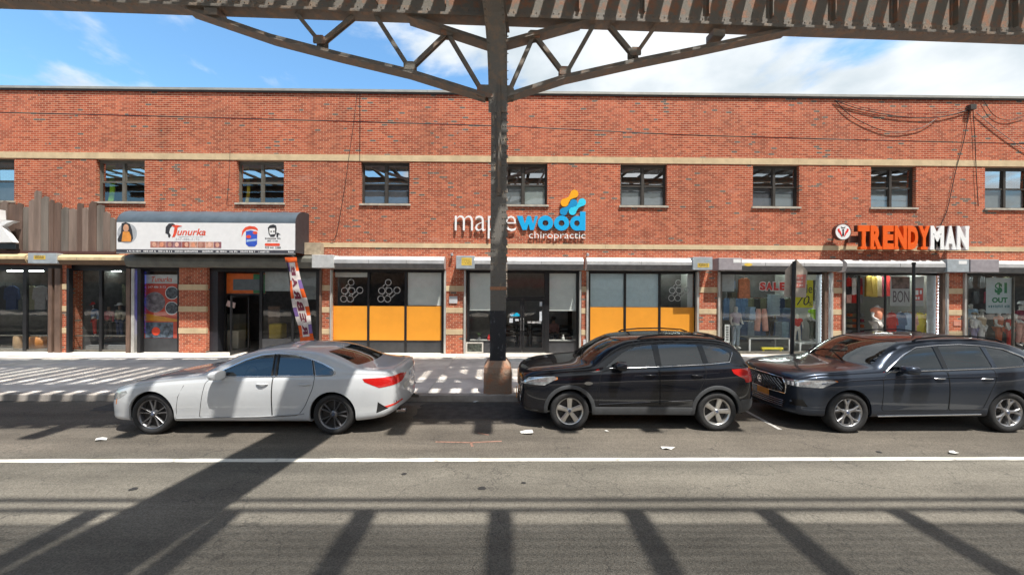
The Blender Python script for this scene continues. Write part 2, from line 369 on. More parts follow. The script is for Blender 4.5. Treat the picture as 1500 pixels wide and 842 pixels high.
def text_geo(txt, size=1.0, bold=0.0, extrude=0.0, shear=0.0, space=1.0):
    """letters as (vertices, faces) in x-z, left end at 0, baseline at 0, front towards -y"""
    cu = bpy.data.curves.new('t', 'FONT'); cu.body = txt; cu.size = size; cu.offset = bold; cu.extrude = extrude; cu.shear = shear; cu.space_character = space
    cu.resolution_u = 3
    o = bpy.data.objects.new('t', cu); me = evaluated(o)
    bpy.data.objects.remove(o); bpy.data.curves.remove(cu)
    vs_ = [(v.co.x, -v.co.z, v.co.y) for v in me.vertices]; fs = [tuple(p.vertices) for p in me.polygons]
    bpy.data.meshes.remove(me)
    return vs_, fs
def put_text(mb, txt, x0, x1, z0, z1, y, mt=None, bold=0.0, extrude=0.004, shear=0.0, mirror=False):
    """letters fitted into a rectangle on the plane y"""
    vs_, fs = text_geo(txt, 1.0, bold, 0.5, shear)
    if not vs_: return
    a = np.array(vs_); lo = a.min(0); hi = a.max(0)
    q = []
    for p in vs_:
        u = (p[0] - lo[0]) / (hi[0] - lo[0]); 
        if mirror: u = 1 - u
        v = (p[2] - lo[2]) / (hi[2] - lo[2])
        q.append((x0 + (x1 - x0) * u, y - extrude + extrude * 2 * (p[1] + 0.5) * 0.5, z0 + (z1 - z0) * v))
    mb.add(q, fs, mt)

DR = random.Random(11)
def dashes(mb, x0, x1, z0, z1, y, mt=None, lift=.001):
    """print too small to read in the photograph: short uneven strokes in a line"""
    x = x0; h = z1 - z0
    while x < x1 - .2 * h:
        w_ = h * DR.uniform(.3, .75); w_ = min(w_, x1 - x); a = DR.uniform(0, .2) * h
        mb.box(x, x + w_ * .8, y - lift, y, z0 + a, z1 - DR.uniform(0, .25) * h, mt)
        x += w_ + h * (.12 if DR.random() < .8 else .6)
# ================================================================== ground, road, kerb, sidewalk
g = MB(); g.add([(-400, -400, -0.02), (400, -400, -0.02), (400, 400, -0.02), (-400, 400, -0.02)], [(0, 1, 2, 3)])
props(g.build('ground', mat('bare_ground', (0.16, 0.15, 0.13), 0.9)), kind='structure')
rd = MB(); xs = np.linspace(-120, 120, 121); ys = np.linspace(-6.4, KERB + 0.02, 16)
vs_ = [(x, y, 0.0) for y in ys for x in xs]; nx = len(xs)
rd.add(vs_, [(j * nx + i, j * nx + i + 1, (j + 1) * nx + i + 1, (j + 1) * nx + i) for j in range(len(ys) - 1) for i in range(nx - 1)])
road = props(rd.build('road', ASPH), 'grey asphalt road crossed by railway shadows', 'road', kind='structure')
# the white line between the travel lane and the parking lane: worn thermoplastic, edges slightly uneven
PAINT = mat('worn_white_paint', (0.64, 0.62, 0.56), 0.7, scale=7, bump=0.2, col2=(0.30, 0.285, 0.26))
for q in PAINT.node_tree.nodes:
    if q.type == 'VALTORGB': q.color_ramp.elements[0].position = 0.57; q.color_ramp.elements[1].position = 0.70
l0 = ground(0, 675); l1 = ground(1500, 671.5)
ln = MB(); pv = []; n_ = 240
for i in range(n_ + 1):
    t = -1.5 + 4.0 * i / n_; p = l0.lerp(l1, t); wv = 0.052 + random.uniform(-0.006, 0.006)
    pv += [(p.x, p.y - wv, 0.004), (p.x, p.y + wv + random.uniform(-.004, .004), 0.004)]
ln.add(pv, [(2 * i, 2 * i + 2, 2 * i + 3, 2 * i + 1) for i in range(n_)])
ln.build('lane_line', PAINT, road)
pl = MB(); a, b = ground(1093, 602), ground(1143, 629); d_ = Vector((0.035, 0, 0))
pl.add([a - d_, b - d_, b + d_, a + d_], [(0, 1, 2, 3)]); o = pl.build('parking_line', mat('faded_paint', (0.42, 0.41, 0.39), 0.8, var=0.3, scale=12), road); o.location.z += 0.004
# faint orange utility marks
UT = mat('faded_utility_paint', (0.24, 0.135, 0.10), 0.85, var=0.35, scale=14)
for pts in ([(638, 647), (690, 648), (735, 646)], [(690, 648), (692, 654)], [(700, 634), (716, 637)]):
    u = MB()
    for p, q in zip(pts, pts[1:]):
        A, B = ground(*p), ground(*q); dd = (B - A).normalized(); sd_ = Vector((-dd.y, dd.x, 0)) * 0.02
        u.add([A - sd_, B - sd_, B + sd_, A + sd_], [(0, 1, 2, 3)])
    o = u.build('utility_mark', UT, road); o.location.z += 0.004
# sealed patches beside the kerb and a round cover
pm = mat('dark_patch_asphalt', (0.052, 0.050, 0.048), 0.9, var=0.3, scale=6, bump=0.3)
for (x0, x1, y0, y1) in ((-1.9, 0.9, 7.05, 8.15), (-8.6, -5.2, 7.5, 8.15)):
    pz = MB(); n_ = 40; ring_ = []
    for i in range(n_):
        t = 2 * math.pi * i / n_; cx, cy = (x0 + x1) / 2, (y0 + y1) / 2
        k = 1 / max(abs(math.cos(t)), abs(math.sin(t))) ** 0.85
        ring_.append((cx + math.cos(t) * k * (x1 - x0) / 2 * random.uniform(.94, 1.0), min(8.18, cy + math.sin(t) * k * (y1 - y0) / 2 * random.uniform(.92, 1.0)), 0.004))
    pz.add(ring_, [tuple(range(n_))]); pz.build('asphalt_patch', pm, road)

kb = MB()
for i in range(-16, 16):
    x0 = i * 3.05 + 0.7; kb.box(x0, x0 + 3.042, KERB, KERB + 0.16, -0.02, SW - 0.002)
kerb_o = bevel_mod(props(kb.build('kerb', KERBM), 'low concrete kerb between the parked cars and the sidewalk', 'kerb', kind='structure'), 0.02)
sw_base = MB().box(-60, 60, KERB + 0.17, D + 0.6, -0.02, SW - 0.03)
sidewalk = props(sw_base.build('sidewalk', mat('joint_dirt', (0.16, 0.14, 0.12), 0.95)), 'pale concrete sidewalk in front of the shops', 'sidewalk', kind='structure')
# each flag of the sidewalk is a slab of its own
rows = [(KERB + 0.165, KERB + 1.55), (KERB + 1.558, KERB + 3.05), (KERB + 3.058, KERB + 4.3), (KERB + 4.308, D + 0.14)]
slabm = {}
tones = [CONC, mat('sidewalk_concrete_pale', (0.75, 0.70, 0.62), 0.9, var=0.14, scale=1.9, bump=0.25, spec=0.2), mat('sidewalk_concrete_grey', (0.63, 0.60, 0.56), 0.9, var=0.18, scale=1.5, bump=0.25, spec=0.2)]
for r_, (y0, y1) in enumerate(rows):
    for i in range(-15, 15):
        tn = random.choice((0, 0, 1, 2)) if r_ > 0 else random.choice((0, 2, 2)); key = (r_, tn)
        if key not in slabm:
            q = MB(); q.box(-0.757, 0.757, -(y1 - y0) / 2, (y1 - y0) / 2, -0.05, 0); slabm[key] = q.mesh('paving_slab', tones[tn])
        o = link_mesh('paving_slab', slabm[key], sidewalk, (i * 1.522 + 0.45, (y0 + y1) / 2, SW + random.uniform(-0.004, 0.003)))

# ================================================================== elevated railway
RAX = R(1.8)                                                     # the line runs slightly askew to the shop fronts
cbase = at(729, 578, 8.62); CX = cbase.x; CY = 8.60
rail = empty('elevated_railway', (CX, CY, 0), 'dark riveted steel elevated railway on a column with lattice brackets', 'railway')
ux = Vector((math.cos(RAX), math.sin(RAX), 0)); uy = Vector((-math.sin(RAX), math.cos(RAX), 0))
def rp_(s, t, z): return Vector((CX, CY, 0)) + ux * s + uy * t + Vector((0, 0, z))
def rbox(mb, s0, s1, t0, t1, z0, z1, mt=None):
    k = [rp_(s, t, z) for z in (z0, z1) for s, t in ((s0, t0), (s1, t0), (s1, t1), (s0, t1))]
    return mb.add(k, [(0, 3, 2, 1), (4, 5, 6, 7), (0, 1, 5, 4), (1, 2, 6, 5), (2, 3, 7, 6), (3, 0, 4, 7)], mt)
# heights: girder bottom, girder top
ZG0 = 8.64; ZG1 = 11.0; TG = -0.14          # the street-side face girder hangs just in front of the column's axis
def rivet_row(mb, p, q, n, nrm, r=0.017):
    nrm = Vector(nrm).normalized()
    for i in range(n):
        c = Vector(p).lerp(Vector(q), (i + .5) / n)
        a = nrm.orthogonal().normalized() * r; b = nrm.cross(a)
        base = [c + a, c + b, c - a, c - b]; top = [c + a * .6 + nrm * r * .7, c + b * .6 + nrm * r * .7, c - a * .6 + nrm * r * .7, c - b * .6 + nrm * r * .7]
        mb.add(base + top, [(0, 1, 5, 4), (1, 2, 6, 5), (2, 3, 7, 6), (3, 0, 4, 7), (4, 5, 6, 7)])
fy = -uy
S0, S1 = -34, 34
gm = MB(); rbox(gm, S0, S1, TG - 0.012, TG + 0.012, ZG0 + 0.02, ZG1)
girder = gm.build('plate_girder', STEELR, rail)
fl = MB(); rbox(fl, S0, S1, TG - 0.16, TG + 0.16, ZG0, ZG0 + 0.035); rbox(fl, S0, S1, TG - 0.04, TG - 0.0125, ZG0 + 0.036, ZG0 + 0.26); rbox(fl, S0, S1, TG + 0.0125, TG + 0.04, ZG0 + 0.036, ZG0 + 0.26)
rbox(fl, S0, S1, TG - 0.22, TG + 0.22, ZG1, ZG1 + 0.04)
# edge lip: the flange angle seen from the street
rbox(fl, S0, S1, TG - 0.172, TG - 0.1605, ZG0 - 0.012, ZG0 + 0.05)
fl.build('bottom_flange', STEEL, girder)
for i in range(-18, 19):
    if i == 0: continue
    st = MB(); s = i * 1.52 + 0.3
    rbox(st, s - 0.012, s + 0.012, TG - 0.13, TG - 0.0125, ZG0 + 0.26, ZG1 - .01); rbox(st, s - 0.07, s + 0.07, TG - 0.03, TG - 0.0125, ZG0 + 0.262, ZG1 - .01)
    st.build('stiffener', STEELR, girder)
rv = MB(); rivet_row(rv, rp_(-13, TG - 0.04, ZG0 + .2), rp_(13, TG - 0.04, ZG0 + .2), 200, fy); rivet_row(rv, rp_(-13, TG - 0.10, ZG0 - .0), rp_(13, TG - 0.10, ZG0 - .0), 200, fy)
props(rv.build('rivets', STEELR, girder), kind='stuff')
# second girder of this track and the pair of the other track
for nm, t in (('plate_girder', -3.45), ('plate_girder', -10.9), ('plate_girder', -12.9)):
    q = MB(); rbox(q, S0, S1, t - 0.012, t + 0.012, ZG1 - .30, ZG1); rbox(q, S0, S1, t - 0.2, t + 0.2, ZG1 - .33, ZG1 - .30); rbox(q, S0, S1, t - 0.2, t + 0.2, ZG1, ZG1 + .04); q.build(nm, STEELR, rail)

# column: two channels, cover plates and lacing
CW, CDp = 0.36, 0.40
ZC0, ZC1 = 0.95, ZG0
PB = mat('sun_patched_column_paint', (0.15, 0.14, 0.125), 0.7, 0.0, var=0.3, scale=7, bump=0.45, bscale=40, col2=(0.36, 0.29, 0.21), streak=0.35)  # tan streaks: peeling paint, and sun patches painted into the colour
r_ = MATS['sun_patched_column_paint'].node_tree.nodes
for q in r_:
    if q.type == 'VALTORGB': q.color_ramp.elements[0].position = 0.60; q.color_ramp.elements[1].position = 0.67
TAR = mat('black_column_wrap', (0.016, 0.019, 0.026), 0.5, var=0.3, scale=14, bump=0.4, bscale=50, col2=(0.12, 0.13, 0.15), streak=0.5)
for q in TAR.node_tree.nodes:
    if q.type == 'VALTORGB': q.color_ramp.elements[0].position = 0.58; q.color_ramp.elements[1].position = 0.72
col = empty('column', (CX, CY, 0), parent=rail)
ZB = fz(455, CY - .2)                                              # top of the black wrap
zl = at(728, 455, CY - .2).z
for nm, s0, s1 in (('channel', -CW / 2, -CW / 2 + 0.03), ('channel', CW / 2 - 0.03, CW / 2)):
    q = MB(); rbox(q, s0, s1, -CDp / 2 + .02, CDp / 2 - .02, ZC0, ZC1); q.build(nm, PB, col)
q = MB(); rbox(q, -CW / 2, CW / 2, -CDp / 2, -CDp / 2 + .018, zl, ZC1 - 1.4); q.build('cover_plate', PB, col)
q = MB(); rbox(q, -CW / 2 - .004, CW / 2 + .004, -CDp / 2 - .01, CDp / 2 + .01, ZC0 - .1, zl); q.build('black_wrap', TAR, col)
q = MB(); rbox(q, -CW / 2 - .008, CW / 2 + .008, -CDp / 2 - .012, CDp / 2 + .004, at(728, 425, CY).z, at(728, 420, CY).z); q.build('band', mat('rusty_band', (0.33, 0.16, 0.09), 0.8, var=0.3, scale=20), col)
lc = MB(); z = zl + .3; k = 0
while z < ZC1 - .2:
    lc.bar(rp_(CW / 2 + .004, -CDp / 2 + .06, z), rp_(CW / 2 + .004, CDp / 2 - .06, z + .17), .012, .055, None, (1, 0, 0)); z += .2
    q = k; k += 1
lc.build('lacing', STEEL, col)
# stiff centre rib with the two flange angles running up the face, riveted
q = MB(); zr = at(728, 290, CY).z
rbox(q, -.05, .05, -CDp / 2 - .035, -CDp / 2 - .001, zr, ZC1 - 1.35); rbox(q, -.015, .015, -CDp / 2 - .09, -CDp / 2 - .036, zr + .05, ZC1 - 1.35); q.build('rib', STEEL, col)
rv = MB()
for sx in (-.15, -.095, .095, .15): rivet_row(rv, rp_(sx, -CDp / 2, zl + .1), rp_(sx, -CDp / 2, ZC1 - 1.45), 34, fy, .021)
props(rv.build('rivets', STEEL, col), kind='stuff')
# concrete footing, flared shoulders
ft = MB(); hw = 0.315
FT = mat('stained_footing', (0.32, 0.23, 0.17), 0.95, var=0.3, scale=5, bump=0.8, bscale=22, col2=(0.40, 0.20, 0.12))
prof = [(hw + .0, SW - .1), (hw + .0, .62), (hw - .01, .74), (hw - .07, .84), (hw - .12, .90)]
vs_ = []
for w_, z in prof:
    c_ = .05
    for s, t in ((-w_ + c_, -w_), (w_ - c_, -w_), (w_, -w_ + c_), (w_, w_ - c_), (w_ - c_, w_), (-w_ + c_, w_), (-w_, w_ - c_), (-w_, -w_ + c_)):
        vs_.append(rp_(s + random.uniform(-.008, .008), t + random.uniform(-.008, .008), z))
fs = [(i * 8 + j, i * 8 + (j + 1) % 8, (i + 1) * 8 + (j + 1) % 8, (i + 1) * 8 + j) for i in range(len(prof) - 1) for j in range(8)] + [tuple(range(32, 40))]
ft.add(vs_, fs); ft.build('footing', FT, rail)

# knee brace: the curved bracket under the cross girder, coming out over the street
uc = Vector((.105, .9945, 0)); us = Vector((.9945, -.105, 0))
def cp_(s, t, z): return Vector((CX, CY, 0)) + us * s + uc * t + Vector((0, 0, z))
kb_ = MB(); wv = 0.215; zk0 = at(726, 165, CY - .2).z
path = []
for i in range(13):
    a = i / 12; path.append((-CDp / 2 - .01 - 2.1 * a ** 2.1, zk0 + (ZG0 - .05 - zk0) * (1 - (1 - a) ** 2.2)))
vs_ = []
for (t, z) in path:
    for s, dz, dt in ((-wv, 0, 0), (wv, 0, 0), (wv, .03, .03), (-wv, .03, .03)): vs_.append(cp_(s, t + dt, z + dz))
fs = [(i * 4 + j, i * 4 + (j + 1) % 4, (i + 1) * 4 + (j + 1) % 4, (i + 1) * 4 + j) for i in range(12) for j in range(4)]
kb_.add(vs_, fs + [(0, 1, 2, 3)])
# its web plate
wp = [(t, z) for t, z in path] + [(-CDp / 2 - 2.1, ZG1), (-CDp / 2 - .01, ZG1)]
for s in (-.012, .012):
    kb_.add([cp_(s, t, z + .03) for t, z in wp], [tuple(range(len(wp)))])
kb_.build('knee_brace', STEEL, col)
rv = MB()
for (t0, z0), (t1, z1) in zip(path, path[1:]):
    nr = cp_(0, -(z1 - z0), (t1 - t0)) - cp_(0, 0, 0); nr = -uc * (z1 - z0) + Vector((0, 0, 1)) * (t1 - t0)
    for s in (-.185, .185): rivet_row(rv, cp_(s, t0, z0), cp_(s, t1, z1), 2, nr, .024)
props(rv.build('rivets', STEELR, col), kind='stuff')
# cross girder over the street, carried by a second column behind the camera
cg = MB()
for s0, s1, z0, z1 in ((-.22, .22, ZG0 - .05, ZG0 - .01), (-.012, .012, ZG0 - .01, ZG1 - .3), (-.2, .2, ZG1 - .299, ZG1 - .26)):
    cg.add([cp_(s, t, z) for z in (z0, z1) for s, t in ((s0, -13.6), (s1, -13.6), (s1, .18), (s0, .18))], [(0, 3, 2, 1), (4, 5, 6, 7), (0, 1, 5, 4), (1, 2, 6, 5), (2, 3, 7, 6), (3, 0, 4, 7)])
cg.build('cross_girder', STEEL, rail)
q = MB(); rbox(q, -1.9, -1.54, -13.5, -13.1, .0, ZG0 - .05); q.build('column', PB, rail)

# lattice brackets left and right of the column, in the plane of the line
TB = TG + 0.02
def sp(px, py, t=TB):
    """a point of the bracket's plane"""
    d = rt * ((px - 750) / F) + up * ((HZ - py) / F) + fwd
    o_ = Vector((0, 0, CAMH)); p0 = rp_(0, t, 0); k = (p0 - o_).dot(uy) / d.dot(uy)
    return o_ + d * k
def member(name, pts, w_, h_, parent=rail, mt=STEEL):
    q = MB()
    for a, b in zip(pts, pts[1:]): q.bar(a, b, w_, h_, None, uy)
    return q.build(name, mt, parent)
def chord(name, *pp):
    mb = MB()
    for p, q in zip(pp, pp[1:]):
        chord1(mb, p, q)
    return mb.build(name, STEEL, rail)
def chord1(mb, p, q):
    dd = (q - p).normalized(); nn = dd.cross(uy).normalized()
    for off in (-.07, .07): mb.bar(p + uy * off, q + uy * off, .10, .035, None, uy)
    mb.bar(p - nn * .06, q - nn * .06, .02, .30, None, uy)
Lw = [((436, 22), (470, 64)), ((472, 64), (518, 26)), ((552, 26), (600, 101)), ((602, 101), (655, 50)), ((656, 50), (706, 134))]
Rw = [((746, 134), (781, 54)), ((784, 54), (826, 109)), ((829, 109), (869, 38)), ((893, 40), (928, 82)), ((930, 82), (958, 42))]
chord('bottom_chord', sp(280, 16), sp(400, 57), sp(500, 83), sp(600, 107), sp(712, 142)); chord('bottom_chord', sp(742, 142), sp(827, 115), sp(930, 92), sp(1020, 74), sp(1150, 46))
chord('upper_chord', sp(600, 27), sp(722, 67)); chord('upper_chord', sp(734, 66), sp(850, 34))
for a, b in Lw + Rw:
    mb = MB(); A, B = sp(*a), sp(*b)
    for off in (-.05, .05): mb.bar(A + uy * off, B + uy * off, .085, .02, None, uy)
    mb.bar(A, B, .02, .10, None, uy); mb.build('lattice_diagonal', STEEL, rail)
for (px, py, w_, h_) in ((470, 62, .13, .10), (601, 100, .13, .10), (655, 50, .14, .09), (782, 54, .14, .09), (827, 107, .13, .10), (929, 79, .13, .10), (711, 137, .19, .15), (742, 138, .17, .15)):
    c_ = sp(px, py, TB); 
    for off in (-.085, .085):
        mb = MB()
        mb.add([c_ + uy * (off - .008) + ux * a * w_ + Vector((0, 0, b)) * h_ for a, b in ((-1, -.7), (-.9, -.9), (.9, -.9), (1, -.7), (1, .5), (.6, 1), (-.6, 1), (-1, .5))] +
               [c_ + uy * (off + .008) + ux * a * w_ + Vector((0, 0, b)) * h_ for a, b in ((-1, -.7), (-.9, -.9), (.9, -.9), (1, -.7), (1, .5), (.6, 1), (-.6, 1), (-1, .5))],
               [tuple(range(8)), tuple(range(15, 7, -1))] + [(i, (i + 1) % 8, 8 + (i + 1) % 8, 8 + i) for i in range(8)])
        mb.build('gusset_plate', STEELR, rail)
for px, py, w_ in ((316, 24, .14), (1048, 54, .14)):
    c_ = sp(px, py); q = MB(); q.bar(c_ - ux * w_, c_ + ux * w_, .3, .16, None, (0, 0, 1)); q.build('end_block', STEEL, rail)

# track decks: cross ties (every third one long), walkway planks, rails and hand rails; seen only by their shadows
WOOD = mat('creosoted_tie', (0.06, 0.045, 0.035), 0.9, var=0.3)
ZD = ZG1 + .09; TS = 1.49 / 3
dk = MB()
for i in range(-66, 67):
    s = i * TS + 1.19; lg = (i % 3 == 0); hw_ = .15 if lg else .115
    rbox(dk, s - hw_, s + hw_, -6.35 if lg else -5.85, .30 if lg else .02, ZD, ZD + .2)
props(dk.build('cross_ties', WOOD, rail), kind='stuff')
dk = MB()
for t0, t1 in ((-5.8, -4.30), (.10, .26)): rbox(dk, S0, S1, t0, t1, ZD + .201, ZD + .25)
for t0, t1 in ((-3.92, -3.10), (-2.74, -1.3)):
    t = t0
    while t < t1: rbox(dk, S0, S1, t, t + .062, ZD + .201, ZD + .215); t += .115
for t in (.28, -6.25): dk.tube([rp_(S0, t, ZD + 1.2), rp_(S1, t, ZD + 1.2)], .04, 6)
props(dk.build('walkway_planks', WOOD, rail), kind='stuff')
dk = MB()
TBs = -8.73
def bbox_(mb, s0, s1, t0, t1, z0, z1):
    """the other track runs straight along the street"""
    return mb.box(CX + s0, CX + s1, CY + t0, CY + t1, z0, z1)
for i in range(-66, 67):
    s = i * TS + .27; lg = (i % 3 == 0)
    if lg: bbox_(dk, s - .12, s + .12, -13.2, TBs + .16, ZD + .08, ZD + .2)
props(dk.build('cross_ties', WOOD, rail), kind='stuff')
dk = MB()
for j in range(14):
    t = TBs - .05 - j * .104; bbox_(dk, S0, S1, t - .064, t, ZD + .201, ZD + .211)
for k_, zz in ((.08, .55), (.10, 1.05)): dk.tube([(CX + S0, CY + TBs + k_, ZD + zz), (CX + S1, CY + TBs + k_, ZD + zz)], .045, 6)
props(dk.build('walkway_grating', WOOD, rail), kind='stuff')

# the long cable slung along the line
CABLE = mat('black_cable', (0.02, 0.02, 0.02), 0.6)
cz = MB(); pts = []
for px, py in ((-260, 150), (0, 165), (250, 171), (500, 178), (740, 185), (1000, 198), (1250, 205), (1500, 211), (1750, 220)):
    pts.append(at(px, py, 10.6))
cz.tube(pts, .014, 5); props(cz.build('overhead_cable', CABLE), 'long black overhead cable strung across the upper brick wall', 'cable')
# ================================================================== the long brick building
bld = empty('brick_building', (0, D, SW), 'long two-storey red brick building with tan stone bands and ground-floor shops', 'building')
BX0, BX1 = -27.0, 27.0
ZT = fz(138); Z1a, Z1b = fz(238), fz(229); ZWt, ZWb = fz(238.5), fz(300); Z2a, Z2b = fz(364), fz(357); ZSH = fz(391)
WIN = [(-50, 20), (140, 211), (346, 415), (528, 599), (730, 801), (908, 976), (1102, 1170), (1275, 1341), (1442, 1511)]
WH = 0.30
def wall_grid(name, x0, x1, z0, z1, holes, y, mt, parent, th=WH):
    xs = sorted({x0, x1, *[h[0] for h in holes], *[h[1] for h in holes]}); zs = sorted({z0, z1, *[h[2] for h in holes], *[h[3] for h in holes]})
    q = MB()
    for a, b in zip(xs, xs[1:]):
        for c, d in zip(zs, zs[1:]):
            if any(h[0] - 1e-6 <= a and b <= h[1] + 1e-6 and h[2] - 1e-6 <= c and d <= h[3] + 1e-6 for h in holes): continue
            q.add([(a, y, c), (b, y, c), (b, y, d), (a, y, d)], [(0, 1, 2, 3)]); q.add([(a, y + th, c), (b, y + th, c), (b, y + th, d), (a, y + th, d)], [(3, 2, 1, 0)])
    for (a, b, c, d) in holes:
        q.add([(a, y, c), (a, y, d), (a, y + th, d), (a, y + th, c)], [(0, 1, 2, 3)]); q.add([(b, y, c), (b, y, d), (b, y + th, d), (b, y + th, c)], [(3, 2, 1, 0)])
        q.add([(a, y, c), (b, y, c), (b, y + th, c), (a, y + th, c)], [(0, 1, 2, 3)]); q.add([(a, y, d), (b, y, d), (b, y + th, d), (a, y + th, d)], [(3, 2, 1, 0)])
    q.add([(x0, y, z0), (x1, y, z0), (x1, y + th, z0), (x0, y + th, z0)], [(3, 2, 1, 0)])
    return q.build(name, mt, parent)
holes = []
for a, b in WIN:
    holes.append((fx(a), fx(b), ZWb, ZWt))
wall_grid('wall', BX0, BX1, ZSH, ZT, holes, D, BRICK, bld)
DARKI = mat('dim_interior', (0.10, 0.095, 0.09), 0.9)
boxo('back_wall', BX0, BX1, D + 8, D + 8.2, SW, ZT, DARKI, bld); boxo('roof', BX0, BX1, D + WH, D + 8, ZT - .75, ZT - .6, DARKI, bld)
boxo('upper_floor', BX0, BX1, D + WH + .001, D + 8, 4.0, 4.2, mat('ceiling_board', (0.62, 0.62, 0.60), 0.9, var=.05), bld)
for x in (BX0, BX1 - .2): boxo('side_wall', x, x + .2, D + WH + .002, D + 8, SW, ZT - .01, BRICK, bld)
# coping with short metal joints
nseg = 18; seg = (BX1 - BX0) / nseg
for i in range(nseg):
    boxo('coping', BX0 + i * seg + .004, BX0 + (i + 1) * seg - .004, D - .07, D + WH + .07, ZT, ZT + .085, COPING, bld)
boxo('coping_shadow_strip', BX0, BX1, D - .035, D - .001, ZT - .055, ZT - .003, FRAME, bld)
# tan soldier courses: blocks about a metre long
def band(zs0, zs1, x0, x1, step):
    n = int((x1 - x0) / step); q = MB().box(-step / 2 + .003, step / 2 - .003, -.02, .04, -(zs1 - zs0) / 2, (zs1 - zs0) / 2); me = q.mesh('band_stone', BAND)
    for i in range(n): link_mesh('band_stone', me, bld, (x0 + (i + .5) * step, D, (zs0 + zs1) / 2))
band(Z1a, Z1b, BX0, BX1, 1.8); band(Z2a, Z2b, BX0, BX1, 1.8)

# ---- upper windows
CURT = {'green': mat('lime_curtain', (0.35, 0.62, 0.03), 0.8), 'yellow': mat('yellow_curtain', (0.70, 0.55, 0.06), 0.8), 'grey': mat('grey_blind', (0.27, 0.29, 0.30), 0.8, var=.06),
        'dark': mat('dark_screen', (0.12, 0.12, 0.135), 0.8, var=.1), 'pale': mat('pale_blind', (0.45, 0.49, 0.47), 0.8, var=.06), 'tan': mat('tan_blind', (0.36, 0.33, 0.22), 0.8, var=.08)}
# per pane (upper left, upper right, lower left, lower right): blind behind the glass
BL = [(None, None, 'dark', 'dark'), (None, 'tan', None, None), (None, 'dark', None, None), (None, None, 'dark', 'dark'), (None, None, 'grey', 'pale'), (None, None, 'grey', 'grey'),
      (None, None, 'dark', 'grey'), (None, None, 'grey', 'grey'), (None, None, 'grey', 'grey')]
for k, (a, b) in enumerate(WIN):
    x0, x1 = fx(a), fx(b); y = D + .12; fm = FRAMEG if k in (1, 2) else FRAME
    wroot = empty('window', ((x0 + x1) / 2, y, ZWb), parent=bld)
    q = MB(); fw = .055; q.box(x0, x0 + fw, y, y + .08, ZWb, ZWt); q.box(x1 - fw, x1, y, y + .08, ZWb, ZWt); q.box(x0 + fw, x1 - fw, y, y + .08, ZWt - .11, ZWt); q.box(x0 + fw, x1 - fw, y, y + .08, ZWb, ZWb + .05)
    xm = (x0 + x1) / 2; q.box(xm - .045, xm + .045, y - .01, y + .08, ZWb + .05, ZWt - .11); q.build('frame', fm, wroot)
    zt, zb = ZWt - .11, ZWb + .05; zm = (zt + zb) / 2 + .01
    for j, (p0, p1) in enumerate(((x0 + fw, xm - .045), (xm + .045, x1 - fw))):
        q = MB(); q.box(p0, p1, y + .012, y + .05, zm - .03, zm + .03); 
        for (u0, u1) in ((p0, p0 + .028), (p1 - .028, p1)): q.box(u0, u1, y + .014, y + .05, zb, zm - .03); q.box(u0, u1, y + .03, y + .065, zm + .03, zt)
        q.build('sash', fm, wroot)
        for up_ in (1, 0):
            z0_, z1_ = (zm + .03, zt) if up_ else (zb, zm - .03); yy = y + (.05 if up_ else .03)
            tl = random.uniform(-.004, .004); ln_ = (z1_ - z0_) * random.uniform(.015, .021) if up_ else random.uniform(-.002, .002); gp = MB(); gp.add([(p0 + .028, yy, z0_), (p1 - .028, yy + tl, z0_), (p1 - .028, yy + tl - ln_, z1_), (p0 + .028, yy - ln_, z1_)], [(0, 1, 2, 3)])
            gp.build('pane', GLW if up_ else GLL, wroot)
            bl = BL[k][j + (0 if up_ else 2)]
            if bl: boxo('blind', p0 + .01, p1 - .01, y + .085, y + .09, z0_ + .01, z1_ - .01, CURT[bl], wroot)
    if k in (1, 2):                                            # gathered curtain
        c = MB(); cm = CURT['green' if k == 1 else 'yellow']; n_ = 14; wd = .34 if k == 1 else .20; vs_ = []
        for r_ in range(9):
            z = zb + (zt - zb) * r_ / 8; sq = .55 + .45 * (r_ / 8 - .3) ** 2 * 2
            for i in range(n_): vs_.append((x0 + fw + .02 + wd * sq * i / (n_ - 1) + .08 * math.sin(r_ * .5), y + .2 + .03 * math.sin(i * 2.2), z))
        c.add(vs_, [(r_ * n_ + i, r_ * n_ + i + 1, (r_ + 1) * n_ + i + 1, (r_ + 1) * n_ + i) for r_ in range(8) for i in range(n_ - 1)]); c.build('curtain', cm, wroot, smooth=True, angle=80)
    if k == 6:                                                  # sagging dark cloth in the lower left pane
        c = MB(); c.add([(x0 + .06, y + .1, zb), (xm - .05, y + .1, zb), (xm - .05, y + .1, zm + .02), (xm - .2, y + .1, zm - .06), (xm - .38, y + .1, zm - .09), (xm - .55, y + .1, zm - .05), (x0 + .06, y + .1, zm - .02)], [tuple(range(7))]); c.build('curtain', mat('dark_cloth', (0.03, 0.03, 0.035), .9), wroot)
    bevel_mod(boxo('sill', x0 - .05, x1 + .05, D - .055, D + .13, ZWb - .075, ZWb - .001, SILL, wroot), .008)

